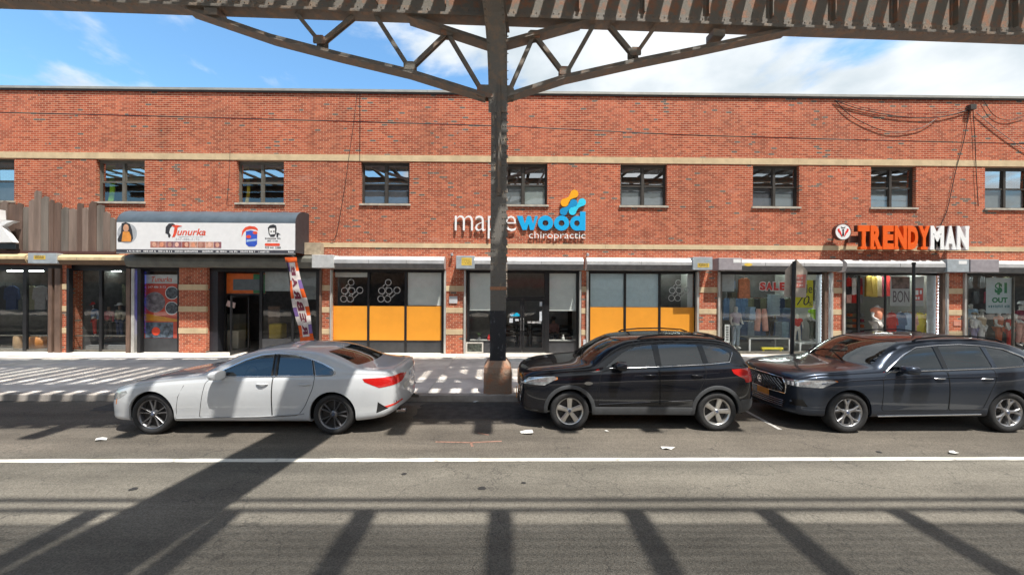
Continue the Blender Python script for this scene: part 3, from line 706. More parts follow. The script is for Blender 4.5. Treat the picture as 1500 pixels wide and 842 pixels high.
# ---- ground floor: brick piers with tan bands
PZ = [(fz(427), fz(419)), (fz(458.5), fz(450.5)), (fz(490), fz(482))]
def pier(p0, p1, y0=D - .02, d=.5):
    x0, x1 = fx(p0), fx(p1)
    pr = MB().box(x0, x1, y0, y0 + d, SW - .01, ZSH - .002).build('brick_pier', BRICK, bld)
    for a, b in PZ:
        q = MB(); n = max(1, round((x1 - x0) / .4)); 
        for i in range(n):
            u0 = x0 + (x1 - x0) * i / n; u1 = x0 + (x1 - x0) * (i + 1) / n
            boxo('band_stone', u0 + (.003 if i else -.008), u1 - (.003 if i < n - 1 else -.008), y0 - .012, y0 + .06, a, b, BAND, pr)
    return pr
for p0, p1 in ((92, 99), (263, 303), (471, 486), (652, 682), (852, 861), (1024, 1051), (1216, 1234), (1386, 1413), (-120, -100), (1600, 1640)):
    pier(p0, p1)

# ---- roll-down shutter housings
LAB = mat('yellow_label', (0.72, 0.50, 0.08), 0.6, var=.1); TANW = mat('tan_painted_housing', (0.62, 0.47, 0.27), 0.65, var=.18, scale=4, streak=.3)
GREYB = mat('blue_grey_endbox', (0.38, 0.42, 0.45), 0.5, .2, var=.12); MAUVE = mat('mauve_grey_endbox', (0.34, 0.31, 0.33), 0.5, .2, var=.12); OLIVE = mat('olive_grey_housing', (0.145, 0.145, 0.125), 0.6, .1, var=.2, scale=3)
SHP = 0.42                                                      # how far the housings stand out
def housing(p0, p1, zt=377, zb=396, mt=SHUT, under=SHUTD, proj=SHP, ends=(), labels=()):
    Y = D - proj; x0, x1 = fx(p0, Y + .1), fx(p1, Y + .1); z1 = fz(zt, Y); z0 = fz(zb, Y + .1)
    hgt = z1 - z0
    prof = [(D - .022, z1 + .02), (Y + .14, z1 + .02), (Y + .03, z1 - hgt * .16), (Y, z1 - hgt * .26), (Y, z1 - hgt * .55), (Y + .06, z0 + .03), (Y + .16, z0), (D - .022, z0)]
    n = len(prof); q = MB(); vs_ = [(x0, *p) for p in prof] + [(x1, *p) for p in prof]
    q.add(vs_, [(i, i + 1, n + i + 1, n + i) for i in range(4)], mt); k = len(q.v)
    q.v += []; 
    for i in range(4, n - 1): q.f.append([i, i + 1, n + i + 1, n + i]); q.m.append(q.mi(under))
    for e in (tuple(range(n)), tuple(range(2 * n - 1, n - 1, -1))): q.f.append(list(e)); q.m.append(q.mi(mt))
    h = q.build('shutter_housing', None, bld)
    nse = max(1, round((x1 - x0) / 1.6))
    for i in range(1, nse): 
        xx = x0 + (x1 - x0) * i / nse; boxo('housing_joint', xx - .006, xx + .006, Y - .004, Y + .001, z1 - hgt * .55, z1 - hgt * .27, SHUTD, h)
    for (e0, e1, em) in ends: bevel_mod(boxo('end_box', fx(e0, Y), fx(e1, Y), Y - .03, D - .024, z0 + .02, z1 + .05, em, h), .012)
    for (e0, e1, ez0, ez1) in labels:
        l_ = boxo('warning_label', fx(e0, Y), fx(e1, Y), Y - .036, Y - .0315, fz(ez1, Y), fz(ez0, Y), LAB, h)
        t_ = MB()
        for r_ in range(3):
            zz = fz(ez1, Y) + (fz(ez0, Y) - fz(ez1, Y)) * (.2 + .25 * r_); dashes(t_, fx(e0 + 1.5, Y), fx(e1 - 1.5, Y), zz, zz + .035, Y - .0365)
        props(t_.build('label_print', mat('label_ink', (.10, .07, .03), .7), h), kind='stuff')
    return h
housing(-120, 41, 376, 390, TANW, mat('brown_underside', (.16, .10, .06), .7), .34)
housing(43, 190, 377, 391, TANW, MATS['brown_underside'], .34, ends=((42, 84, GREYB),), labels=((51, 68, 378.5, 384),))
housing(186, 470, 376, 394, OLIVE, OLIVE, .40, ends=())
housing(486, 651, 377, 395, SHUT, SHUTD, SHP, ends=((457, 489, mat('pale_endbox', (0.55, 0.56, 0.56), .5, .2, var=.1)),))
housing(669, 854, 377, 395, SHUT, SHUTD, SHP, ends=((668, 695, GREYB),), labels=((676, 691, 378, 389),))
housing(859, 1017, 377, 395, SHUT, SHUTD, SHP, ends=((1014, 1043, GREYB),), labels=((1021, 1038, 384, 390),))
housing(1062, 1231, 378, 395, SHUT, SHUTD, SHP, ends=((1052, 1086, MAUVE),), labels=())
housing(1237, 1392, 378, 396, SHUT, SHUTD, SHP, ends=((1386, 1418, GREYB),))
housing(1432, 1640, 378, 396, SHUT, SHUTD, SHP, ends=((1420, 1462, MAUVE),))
sm_ = MB(); Y = D - SHP - .031
sm_.prism(circ(fx(1096, Y), fz(385.5, Y), .1, 20), Y - .002, Y + .002); o = sm_.build('sticker', LAB, bld); o.scale = (1.5, 1, .55)
boxo('sticker', fx(1074, Y), fx(1085, Y), Y - .003, Y, fz(383, Y), fz(377.5, Y), WHITE, bld); boxo('sticker', fx(1404, Y), fx(1416, Y), Y - .003, Y, fz(383, Y), fz(378, Y), WHITE, bld)

RAIL = mat('pale_guide_rail', (0.50, 0.49, 0.46), 0.5, .3, var=.2, scale=5, streak=.4); RAILD = mat('brown_guide_rail', (0.15, 0.095, 0.07), 0.6, .1, var=.25, scale=6, streak=.3)
for p, mt_, wd in ((652, RAIL, .07), (681, RAIL, .07), (850, RAIL, .06), (860.5, RAIL, .07), (1022, RAIL, .07), (1053, RAIL, .07), (1209, RAILD, .11), (1218, RAIL, .07), (1236, RAIL, .07), (1381, RAILD, .10), (1387, RAIL, .06), (1413, RAIL, .07), (485, RAIL, .05), (470, RAILD, .07), (196, RAIL, .11), (189, RAILD, .14), (101, BLACKF, .09), (86, RAILD, .20), (75, RAILD, .13), (205, BLACKF, .12)):
    x = fx(p, D - .05); boxo('guide_rail', x - wd / 2, x + wd / 2, D - .09, D + .04, SW + .001, ZSH - .15, mt_, bld)

# ---- shop fronts
GY = D + .14                                                    # plane of the shop glass
FILM = mat('yellow_window_film', (0.78, 0.32, 0.03), 0.45, var=.04, scale=2); FILMO = mat('orange_window_film', (0.72, 0.26, 0.015), .45, var=.04)
SHADEW = mat('white_roller_shade', (0.82, 0.83, 0.80), 0.85, var=.05, scale=3); SHADEB = mat('sky_tinted_roller_shade', (0.66, 0.80, 0.85), 0.85, var=.05)  # the blue shade has the mirrored sky's tint put into its colour
ZGT = fz(400, GY); ZYT = fz(449, GY); ZYB = fz(499, GY)
def sx(px): return fx(px, GY)
def frontbox(name, p0, p1, z0, z1, y0, y1, mt, par): return boxo(name, sx(p0), sx(p1), y0, y1, z0, z1, mt, par)
def pane(p0, p1, z0, z1, par, mt=GLS, y=GY + .02):
    q = MB(); tl = random.uniform(-.004, .004); q.add([(sx(p0), y, z0), (sx(p1), y + tl, z0), (sx(p1), y + tl, z1), (sx(p0), y, z1)], [(0, 1, 2, 3)]); return q.build('pane', mt, par)
def hexlogo(px, py, s, par, y=GY - .001):
    """six linked rings drawn as an outline"""
    q = MB(); c0 = at(px, py, y); u = s
    C = [(.05, .98), (-.62, .12), (.12, .12), (.95, .18), (-.70, -.72), (-.02, -.72)]
    rr = [.34, .36, .36, .36, .36, .36]
    for (a, b), r_ in zip(C, rr):
        cx, cz_ = c0.x + a * u, c0.z + b * u
        q.ring(circ(cx, cz_, r_ * u, 20), circ(cx, cz_, r_ * u * .80, 20), y, y + .002)
    for i, j in ((0, 1), (2, 4), (3, 5)):
        A = Vector((c0.x + C[i][0] * u, y + .001, c0.z + C[i][1] * u)); B = Vector((c0.x + C[j][0] * u, y + .001, c0.z + C[j][1] * u)); d_ = (B - A).normalized(); s_ = Vector((-d_.z, 0, d_.x)) * .17 * u
        for sg in (-1, 1): q.bar(A + d_ * .38 * u + s_ * sg, B - d_ * .38 * u + s_ * sg, .002, .07 * u, None, s_)
    return q.build('logo_decal', mat('frosted_decal', (0.55, 0.55, 0.54), .6), par)
ZSB = SW + .012
def shop(p0, p1, name='shopfront', head=True):
    s = empty(name, ((sx(p0) + sx(p1)) / 2, GY, SW), parent=bld)
    frontbox('head_rail', p0, p1, ZGT, ZSH + .05, GY - .02, GY + .06, BLACKF, s)
    return s
# 1: clinic, left bay
s = shop(485, 652)
for m_ in (486.5, 540, 594.5, 648.5): frontbox('mullion', m_ - 1.6, m_ + 1.6, ZSB, ZGT - .001, GY - .025, GY + .06, BLACKF, s)
for i, (a, b) in enumerate(((488, 538.4), (541.6, 593), (596, 647))):
    pane(a, b, ZYT, ZGT, s); frontbox('window_film', a, b, ZYB, ZYT, GY, GY + .025, FILM, s)
    frontbox('bulkhead_panel', a, b, ZSB, ZYB - .03, GY + .0, GY + .04, CHAR, s); frontbox('cross_rail', a, b, ZYB - .029, ZYB - .001, GY - .02, GY + .05, BLACKF, s)
frontbox('roller_shade', 597, 646, ZYT + .02, ZGT, GY + .04, GY + .045, SHADEW, s); frontbox('roller_shade', 488, 539, fz(407, GY), ZGT, GY + .12, GY + .125, SHADEW, s)
hexlogo(513.5, 427.5, .36, s); hexlogo(568, 427.5, .36, s)
# 2: clinic, centre bay with the double door
s = shop(683, 850)
for m_, w_ in ((686, 1.8), (727.5, 2.5), (801, 3.6), (846, 1.8)): frontbox('mullion', m_ - w_, m_ + w_, ZSB, ZGT - .001, GY - .03, GY + .07, BLACKF, s)
ZDT = fz(437, GY); ZSD = fz(455, GY)
pane(688, 725, ZYB, ZGT, s); pane(804.6, 844, ZYB, ZGT, s); pane(730, 797.4, ZDT + .06, ZGT, s)
frontbox('transom_rail', 730.2, 797.3, ZDT, ZDT + .06, GY - .03, GY + .07, BLACKF, s)
for a, b in ((688, 725), (804.7, 844)):
    frontbox('roller_shade', a, b, ZSD, ZGT, GY + .04, GY + .045, SHADEW, s); frontbox('bulkhead_panel', a, b, ZSB, ZYB - .03, GY, GY + .04, CHAR, s); frontbox('cross_rail', a, b, ZYB - .029, ZYB - .001, GY - .02, GY + .05, BLACKF, s)
for a, b in ((730.4, 764.6), (765.4, 797.2)):
    q = MB(); x0, x1 = sx(a), sx(b); y0, y1 = GY - .02, GY + .03
    q.box(x0, x0 + .075, y0, y1, SW + .03, ZDT - .01); q.box(x1 - .075, x1, y0, y1, SW + .03, ZDT - .01); q.box(x0 + .075, x1 - .075, y0, y1, ZDT - .09, ZDT - .01); q.box(x0 + .075, x1 - .075, y0, y1, SW + .03, SW + .22)
    q.build('door', BLACKF, s); pane(a + 3, b - 3, SW + .22, ZDT - .09, s)
for px in (763, 767):
    q = MB(); x = sx(px); q.tube([(x, GY - .02, 1.0), (x, GY - .09, 1.03), (x, GY - .09, 1.42), (x, GY - .02, 1.45)], .014, 6); q.build('door_handle', mat('brushed_steel', (.5, .5, .5), .3, .9), s)
# door prints: small logo, notices, hours
q = MB(); Y = GY - .001; put_text(q, 'maple', fx(747, Y), fx(752, Y), fz(463, Y), fz(459, Y), Y, WHITE); q.prism(circ(fx(757, Y), fz(460.5, Y), .07, 14), Y - .001, Y + .001, mat('cyan_decal', (0.0, .38, .62), .5)); q.box(fx(748, Y), fx(762, Y), Y - .0015, Y + .001, fz(463, Y), fz(460, Y), MATS['cyan_decal'])
q.build('door_decal', None, s)
for a, b, c, d in ((746.5, 751.5, 466, 472.5), (755, 760, 467, 470), (790.5, 796.5, 442, 448), (790.5, 795.5, 456, 470)):
    boxo('notice', fx(a, Y), fx(b, Y), Y - .002, Y + .001, fz(d, Y), fz(c, Y), mat('notice_paper', (.58, .62, .66), .8), s)
q = MB(); put_text(q, '347-689-9252', fx(773, Y), fx(793, Y), fz(473.5, Y), fz(470.3, Y), Y, WHITE, .01, .001); q.build('door_lettering', None, s)
frontbox('threshold', 727, 800, SW, SW + .025, GY - .12, GY + .02, mat('pale_threshold', (.46, .44, .40), .7), s)
# 3: clinic, right bay
s = shop(861, 1024)
for m_ in (863, 915.3, 966, 1018.5): frontbox('mullion', m_ - 1.6, m_ + 1.6, ZSB, ZGT - .001, GY - .025, GY + .06, BLACKF, s)
for i, (a, b) in enumerate(((864.6, 913.7), (917, 964.4), (967.7, 1017))):
    pane(a, b, ZYT, ZGT, s); frontbox('window_film', a, b, ZYB, ZYT, GY, GY + .025, FILM, s)
    frontbox('bulkhead_panel', a, b, ZSB, ZYB - .03, GY, GY + .04, CHAR, s); frontbox('cross_rail', a, b, ZYB - .029, ZYB - .001, GY - .02, GY + .05, BLACKF, s)
    if i < 2: frontbox('roller_shade', a, b, ZYT, ZGT, GY + .03, GY + .035, SHADEB, s)
frontbox('roller_shade', 1009, 1017, ZYT, ZGT, GY + .12, GY + .125, SHADEW, s)
hexlogo(993, 427, .34, s)
# 4: hair salon
s = shop(200, 470)
for m_, w_ in ((208, 1.6), (262, 1.5)): frontbox('mullion', m_ - w_, m_ + w_, ZSB, ZGT - .001, GY - .025, GY + .06, BLACKF, s)
pane(209.6, 260.5, fz(497, GY), ZGT, s); frontbox('bulkhead_panel', 209.6, 260.5, ZSB, fz(497.5, GY), GY, GY + .04, CHAR, s)
frontbox('door_jamb', 304, 319.5, ZSB, ZGT - .001, GY - .01, GY + .30, mat('blue_black_jamb', (.02, .021, .028), .5), s)
for m_, w_ in ((321, 1.0), (382.5, 2.0), (429, 1.6), (466, 2.6)): frontbox('mullion', m_ - w_, m_ + w_, ZSB, ZGT - .001, GY + (.30 if m_ < 340 else -.02), GY + (.36 if m_ < 340 else .06), BLACKF, s)
pane(384.5, 427.4, fz(497, GY), ZGT, s); pane(430.6, 463.4, fz(497, GY), ZGT, s); frontbox('bulkhead_panel', 384.5, 463.4, ZSB, fz(497.4, GY), GY - .005, GY + .04, CHAR, s)
frontbox('roller_shade', 385, 427, fz(428, GY), ZGT, GY + .12, GY + .125, mat('grey_shade', (.42, .44, .44), .85), s); frontbox('roller_shade', 431, 463, fz(440, GY), ZGT, GY + .12, GY + .125, mat('dark_grey_shade', (.22, .235, .235), .85), s)
# transom panel with orange and green bars, then the door standing open
zt0 = fz(432, GY); zt1 = fz(402, GY); yT = GY + .33
frontbox('transom_panel', 322, 380.4, zt0, zt1, yT, yT + .02, mat('orange_board', (.62, .12, .012), .5), s)
frontbox('transom_panel', 362, 380.4, zt0 + .01, zt1 - .02, yT - .004, yT - .001, mat('green_board', (.03, .16, .06), .5), s)
frontbox('transom_glass', 332, 375, zt0 + .13, zt1 - .22, yT - .01, yT - .005, mat('grey_board', (.10, .12, .13), .3), s)
frontbox('transom_rail', 322, 380.4, zt0 - .06, zt0 - .002, yT - .03, yT + .05, BLACKF, s)
q = MB(); xh = sx(358); dl = .95; zt = zt0 - .07
for (u0, u1, z0_, z1_) in ((0, .06, SW + .02, zt), (dl - .06, dl, SW + .02, zt), (.06, dl - .06, zt - .07, zt), (.06, dl - .06, SW + .02, SW + .15)):
    q.box(xh - .02, xh + .02, GY + .28 - u1, GY + .28 - u0, z0_, z1_)
q.build('door', BLACKF, s); q = MB(); q.add([(xh, GY + .22, SW + .15), (xh, GY + .28 - dl + .06, SW + .15), (xh, GY + .28 - dl + .06, zt - .07), (xh, GY + .22, zt - .07)], [(0, 1, 2, 3)]); q.build('pane', GLS, s)
frontbox('partition', 362, 380.3, SW + .02, fz(452, GY), GY + 1.2, GY + 1.24, mat('brown_partition', (.13, .085, .06), .7, var=.2), s)
# 5: clothes shop at the left edge, brown jambs
s = shop(-100, 190)
for m_, w_ in ((37, 2.6), (148, 2.0), (72, 1.4), (103, 1.5), (-40, 2.0)): frontbox('mullion', m_ - w_, m_ + w_, ZSB, ZGT - .001, GY - .02, GY + .06, BLACKF, s)
for a, b in ((-38, 34.4), (39.6, 70.6), (104.5, 146), (150, 186)):
    pane(a, b, SW + .08, ZGT, s); frontbox('sill_rail', a, b, ZSB, SW + .08, GY - .01, GY + .05, FRAMEG, s)
    frontbox('guard_rail', a, b, fz(495, GY), fz(493.4, GY), GY + .08, GY + .1, FRAMEG, s)
# 6: menswear, window and open front
s = shop(1055, 1216)
frontbox('mullion', 1055, 1057.5, ZSB, ZGT - .001, GY - .02, GY + .06, FRAMEG, s); frontbox('mullion', 1206, 1208, ZSB, ZGT - .001, GY - .02, GY + .06, BLACKF, s)
pane(1057.5, 1206, SW + .1, ZGT, s); frontbox('sill_rail', 1057.5, 1206, ZSB, SW + .1, GY - .01, GY + .05, FRAMEG, s)
frontbox('side_panel', 1197, 1205, SW + .1, ZGT, GY + .05, GY + .06, mat('pale_grey_panel', (.45, .47, .47), .7), s); frontbox('side_panel', 1058, 1078, fz(425, GY), ZGT, GY + .1, GY + .11, MATS['pale_grey_panel'], s)
LED = mat('led_dot', (.8, .85, .9), .4, emit=(.85, .92, 1), es=5.0); ledm = MB().box(-.028, .028, -.01, .01, -.03, .03).mesh('led', LED)
for i in range(21): link_mesh('led', ledm, s, (sx(1205.5), GY + .0, fz(400 + i * 5.0, GY)))
s = shop(1236, 1386)
for m_, w_ in ((1238, 1.4), (1297, .8), (1379, 1.6), (1267, 1.8)): frontbox('mullion', m_ - w_, m_ + w_, ZSB, ZGT - .001, GY - .02 + (.25 if m_ == 1267 else 0), GY + .04 + (.25 if m_ == 1267 else 0), BLACKF, s)
pane(1298, 1377, SW + .1, ZGT, s); frontbox('sill_rail', 1298, 1377, ZSB, SW + .1, GY - .01, GY + .05, FRAMEG, s); frontbox('side_panel', 1360, 1373, SW + .5, ZGT, GY + .05, GY + .06, MATS['pale_grey_panel'], s)
for i in range(19): link_mesh('led', ledm, s, (sx(1376.5 - i * .1), GY, fz(402 + i * 4.7, GY)))
s = shop(1414, 1640)
for m_, w_ in ((1416, 1.4), (1485, .5), (1560, 1.6)): frontbox('mullion', m_ - w_, m_ + w_, ZSB, ZGT - .001, GY - .02, GY + .06, FRAMEG, s)
pane(1417.5, 1484, SW + .1, ZGT, s); pane(1486, 1558, SW + .1, ZGT, s); frontbox('sill_rail', 1417.5, 1558, ZSB, SW + .1, GY - .01, GY + .05, FRAMEG, s)

# ---- rooms behind the glass
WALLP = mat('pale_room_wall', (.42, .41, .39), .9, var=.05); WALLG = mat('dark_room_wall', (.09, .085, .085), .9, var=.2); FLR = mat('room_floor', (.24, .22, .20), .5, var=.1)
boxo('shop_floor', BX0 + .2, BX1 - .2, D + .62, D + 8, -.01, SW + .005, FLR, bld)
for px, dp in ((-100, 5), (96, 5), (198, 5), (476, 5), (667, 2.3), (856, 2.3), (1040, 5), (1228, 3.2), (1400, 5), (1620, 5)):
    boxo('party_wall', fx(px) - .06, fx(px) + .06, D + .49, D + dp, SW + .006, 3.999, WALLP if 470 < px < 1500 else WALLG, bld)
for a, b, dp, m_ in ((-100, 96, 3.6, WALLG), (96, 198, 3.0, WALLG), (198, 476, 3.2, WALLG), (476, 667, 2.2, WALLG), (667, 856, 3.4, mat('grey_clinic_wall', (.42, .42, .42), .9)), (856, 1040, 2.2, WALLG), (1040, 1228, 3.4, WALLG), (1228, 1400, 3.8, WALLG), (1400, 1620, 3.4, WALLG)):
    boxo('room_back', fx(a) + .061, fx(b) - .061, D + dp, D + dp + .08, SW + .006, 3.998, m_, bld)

# ================================================================== row opposite (behind the camera, seen in reflections only)
opp = empty('brick_row', (0, -16, 0), 'plain brick row across the street, mirrored in the shop windows', 'building')
OB = mat('opposite_brick', (.30, .19, .13), .9, var=.25, scale=2)
hs_ = []
for i in range(-30, 30):
    for z in (4.6, 7.6): hs_.append((i * 3 + .6, i * 3 + 2.0, z, z + 1.5))
q = wall_grid('wall', -120, 120, 3.2, 10.2, hs_, -16, OB, opp, .2)
boxo('shop_band', -120, 120, -16.0, -15.8, 0, 3.19, mat('opposite_shops', (.08, .08, .09), .3, var=.4, scale=.8), opp)
boxo('window_backs', -120, 120, -16.4, -16.3, 3.2, 10.2, mat('opposite_panes', (.03, .035, .04), .1), opp)
RED = mat('red_fascia', (.45, .05, .03), .6)
for a, b, m_ in ((-26, -19, 'w'), (-12, -4, 'r'), (-1, 6, 'r'), (9, 17, 'w')):
    boxo('fascia', a, b, -15.79, -15.5, 2.9, 3.9, RED if m_ == 'r' else WHITE, opp)
ow = MB().box(-120, 120, -16, -6.41, -.02, .12); props(ow.build('far_sidewalk', CONC), kind='structure')
# ================================================================== parked cars
def pchip(x, xp, yp):
    """monotone cubic interpolation (xp ascending)"""
    xp = np.array(xp, float); yp = np.array(yp, float); h = np.diff(xp); dl = np.diff(yp) / h; m = np.zeros(len(xp))
    for i in range(1, len(xp) - 1):
        if dl[i - 1] * dl[i] > 0:
            w1 = 2 * h[i] + h[i - 1]; w2 = h[i] + 2 * h[i - 1]; m[i] = (w1 + w2) / (w1 / dl[i - 1] + w2 / dl[i])
    m[0] = dl[0]; m[-1] = dl[-1]
    x = np.clip(np.asarray(x, float), xp[0], xp[-1]); k = np.clip(np.searchsorted(xp, x) - 1, 0, len(xp) - 2)
    t = (x - xp[k]) / h[k]
    return (2 * t**3 - 3 * t**2 + 1) * yp[k] + (t**3 - 2 * t**2 + t) * h[k] * m[k] + (-2 * t**3 + 3 * t**2) * yp[k + 1] + (t**3 - t**2) * h[k] * m[k + 1]

class Shell:
    """smooth car body surface; x forwards, y to the left, z up"""
    def __init__(s, rows, crown=.10, tumble=.40, flare=()):
        rows = sorted(rows); X = [r[0] for r in rows]; s.X = X
        s.fn = {k: (lambda x, i=i: pchip(x, X, [r[i] for r in rows])) for i, k in enumerate(('x', 'bow', 'W', 'zb', 'zs', 'zt'))}
        st = np.unique(np.concatenate([np.linspace(X[0], X[-1], 96), np.array(X[:4]), np.array(X[-4:]), np.linspace(X[0], X[0] + .3, 12), np.linspace(X[-1] - .3, X[-1], 12)]))
        keep = [st[0]]
        for a in st[1:]:
            if a - keep[-1] > .012: keep.append(a)
        st = np.array(keep); g = {k: f(st) for k, f in s.fn.items()}
        bm = bmesh.new(); rings = []
        for i, x in enumerate(st):
            bow, W, zb, zs, zt = (g[k][i] for k in ('bow', 'W', 'zb', 'zs', 'zt'))
            for (fxc, fr, fa) in flare:                      # muscles over the wheels
                W += fa * math.exp(-((x - fxc) / fr) ** 2)
            hb = zs - zb; Ws = W * .945; up_ = max(zt - zs, .02); c = min(crown, .5 * up_); Wr = Ws - tumble * max(up_ - c, 0)
            P = [(0, zb), (W * .50, zb), (W * .84, zb + .004), (W * .945, zb + .03), (W * .975, zb + hb * .13), (W * .978, zb + hb * .24), (W * .992, zb + hb * .40), (W, zb + hb * .58), (W * .998, zb + hb * .72), (W * .985, zb + hb * .85), (W * .968, zb + hb * .95), (Ws, zs),
                 (Ws + (Wr - Ws) * .05 - .006, zs + (up_ - c) * .07), (Ws + (Wr - Ws) * .5, zs + (up_ - c) * .52), (Wr + (Ws - Wr) * .06, zs + (up_ - c) * .96), (Wr - .035, zt - c * .60), (Wr - .11, zt - c * .30), (Wr * .55, zt - c * .07), (0, zt)]
            # smooth the section by one Chaikin pass at the corners
            Q = [P[0]]
            for a, b in zip(P[:-1], P[1:]): Q += [(a[0] * .75 + b[0] * .25, a[1] * .75 + b[1] * .25), (a[0] * .25 + b[0] * .75, a[1] * .25 + b[1] * .75)]
            Q.append(P[-1]); Q = [Q[0]] + Q[2:-2] + [Q[-1]]
            ring = []
            for sg in (1, -1):
                seq = Q if sg == 1 else Q[-2:0:-1]
                for y, z in seq:
                    ring.append(bm.verts.new((x + bow * (1 - min(1, abs(y) / max(W, .01)) ** 2.2), sg * y, z)))
            rings.append(ring)
        n = len(rings[0])
        for a, b in zip(rings, rings[1:]):
            for j in range(n): bm.faces.new((a[j], a[(j + 1) % n], b[(j + 1) % n], b[j]))
        bm.faces.new(rings[0]); bm.faces.new(list(reversed(rings[-1])))
        bmesh.ops.triangulate(bm, faces=[f for f in bm.faces if len(f.verts) > 4])
        bmesh.ops.recalc_face_normals(bm, faces=bm.faces); bm.normal_update()
        s.bm = bm; s.lay = bm.faces.layers.int.new('part'); s.names = ['body']
        ref = bm.copy(); bmesh.ops.triangulate(ref, faces=ref.faces); ref.normal_update(); ref.verts.ensure_lookup_table(); ref.faces.ensure_lookup_table()
        s.ref = ref; s.bvh = BVHTree.FromBMesh(ref)
    def nrm(s, p):
        q, n, i, d = s.bvh.find_nearest(p)
        f = s.ref.faces[i]; a, b, c = (v.co for v in f.verts)
        try:
            from mathutils.interpolate import poly_3d_calc
            w_ = poly_3d_calc([a, b, c], q); n = sum((v.normal * k for v, k in zip(f.verts, w_)), Vector()); n.normalize()
        except Exception: pass
        return n
    def side(s, x, z, sg=1):
        """point and normal of the flank at x, z"""
        h = s.bvh.ray_cast(Vector((x, 3 * sg, z)), Vector((0, -sg, 0)))
        return (h[0], h[1]) if h[0] else (Vector((x, .8 * sg, z)), Vector((0, sg, 0)))
    def end(s, y, z, sg=1):
        h = s.bvh.ray_cast(Vector((6 * sg, y, z)), Vector((-sg, 0, 0)))
        return (h[0], h[1]) if h[0] else (Vector((2.3 * sg, y, z)), Vector((sg, 0, 0)))
    def top(s, x, y):
        h = s.bvh.ray_cast(Vector((x, y, 4)), Vector((0, 0, -1)))
        return (h[0], h[1]) if h[0] else (Vector((x, y, 1.4)), Vector((0, 0, 1)))
    def cut(s, name, poly, view, over=(0,), nmin=.25):
        """cut a convex outline into the skin and give it its own part; view: 'L','R' (x,z) 'F','B' (y,z)"""
        bm = s.bm; ax, sg = {'L': (1, 1), 'R': (1, -1), 'F': (0, 1), 'B': (0, -1)}[view]
        u = 1 if ax == 0 else 0
        poly = [Vector((p[0], p[1])) for p in poly]
        ar = sum(a.x * b.y - b.x * a.y for a, b in zip(poly, poly[1:] + poly[:1]))
        if ar < 0: poly.reverse()
        lo = (min(p.x for p in poly) - .02, min(p.y for p in poly) - .02); hi = (max(p.x for p in poly) + .02, max(p.y for p in poly) + .02)
        def inbox(f):
            vs_ = [(v.co[u], v.co.z) for v in f.verts]
            return max(a for a, _ in vs_) > lo[0] and min(a for a, _ in vs_) < hi[0] and max(b for _, b in vs_) > lo[1] and min(b for _, b in vs_) < hi[1]
        cand = [f for f in bm.faces if f.normal[ax] * sg > nmin * .5 and f[s.lay] in over and inbox(f)]
        for a, b in zip(poly, poly[1:] + poly[:1]):
            fs = [f for f in cand if f.is_valid and inbox(f)]
            if not fs: return
            es = {e for f in fs for e in f.edges}; vv = {v for f in fs for v in f.verts}
            d = b - a; nn = (-d.y, d.x)
            co = [0, 0, 0]; no = [0, 0, 0]; co[u] = a.x; co[2] = a.y; no[u] = nn[0]; no[2] = nn[1]
            r_ = bmesh.ops.bisect_plane(bm, geom=list(vv) + list(es) + fs, dist=1e-5, plane_co=co, plane_no=no)
            cand = [q for q in r_['geom'] if isinstance(q, bmesh.types.BMFace)]
        s.names.append(name); k = len(s.names) - 1
        for f in cand:
            if f[s.lay] not in over or f.normal[ax] * sg < nmin * .5: continue
            c = f.calc_center_median(); p = Vector((c[u], c.z))
            if all((b - a).cross(p - a) > -1e-6 for a, b in zip(poly, poly[1:] + poly[:1])): f[s.lay] = k
        return k
    def islands(s, k):
        left = {f for f in s.bm.faces if f[s.lay] == k}; out_ = []
        while left:
            st = [left.pop()]; isl = [st[0]]
            while st:
                f = st.pop()
                for e in f.edges:
                    for q in e.link_faces:
                        if q in left: left.discard(q); st.append(q); isl.append(q)
            if sum(f.calc_area() for f in isl) > 4e-5: out_.append(isl)
        return out_
    def remove(s, k):
        bmesh.ops.delete(s.bm, geom=[f for f in s.bm.faces if f[s.lay] == k], context='FACES')
    def part(s, ks, name, mt, parent, off=0.0, rim=.025, inner=None, xform=None):
        """mesh of the faces of these parts, moved along the normal by off, its rim folded inwards"""
        fs = [f for f in s.bm.faces if f[s.lay] in ks] if not isinstance(ks, list) else ks
        if not fs: return None
        idx = {}; co = []; nr = []
        for f in fs:
            for v in f.verts:
                if v not in idx: idx[v] = len(co); n = s.nrm(v.co); nr.append(n); co.append(v.co + n * off)
        faces = [[idx[v] for v in f.verts] for f in fs]; nf = len(faces)
        if rim:
            fset = set(fs); inn = {}
            for f in fs:
                vv = list(f.verts)
                for a, b in zip(vv, vv[1:] + vv[:1]):
                    e = s.bm.edges.get((a, b))
                    if sum(1 for q in e.link_faces if q in fset) == 1:
                        for v in (a, b):
                            if v not in inn: inn[v] = len(co); co.append(v.co + s.nrm(v.co) * (off - rim)); nr.append(nr[idx[v]])
                        faces.append([idx[b], idx[a], inn[a], inn[b]])
        c = Vector((sum((p.x for p in co)) / len(co), sum((p.y for p in co)) / len(co), sum((p.z for p in co)) / len(co)))
        me = bpy.data.meshes.new(name); me.from_pydata([p - c for p in co], [], faces); me.materials.append(mt)
        ln_ = []
        for p in me.polygons:
            p.use_smooth = True
            for vi in p.vertices: ln_.append(nr[vi] if p.index < nf else p.normal.copy())
        me.normals_split_custom_set(ln_)
        o = bpy.data.objects.new(name, me); COL.objects.link(o); o.parent = parent; o.location = c
        return o

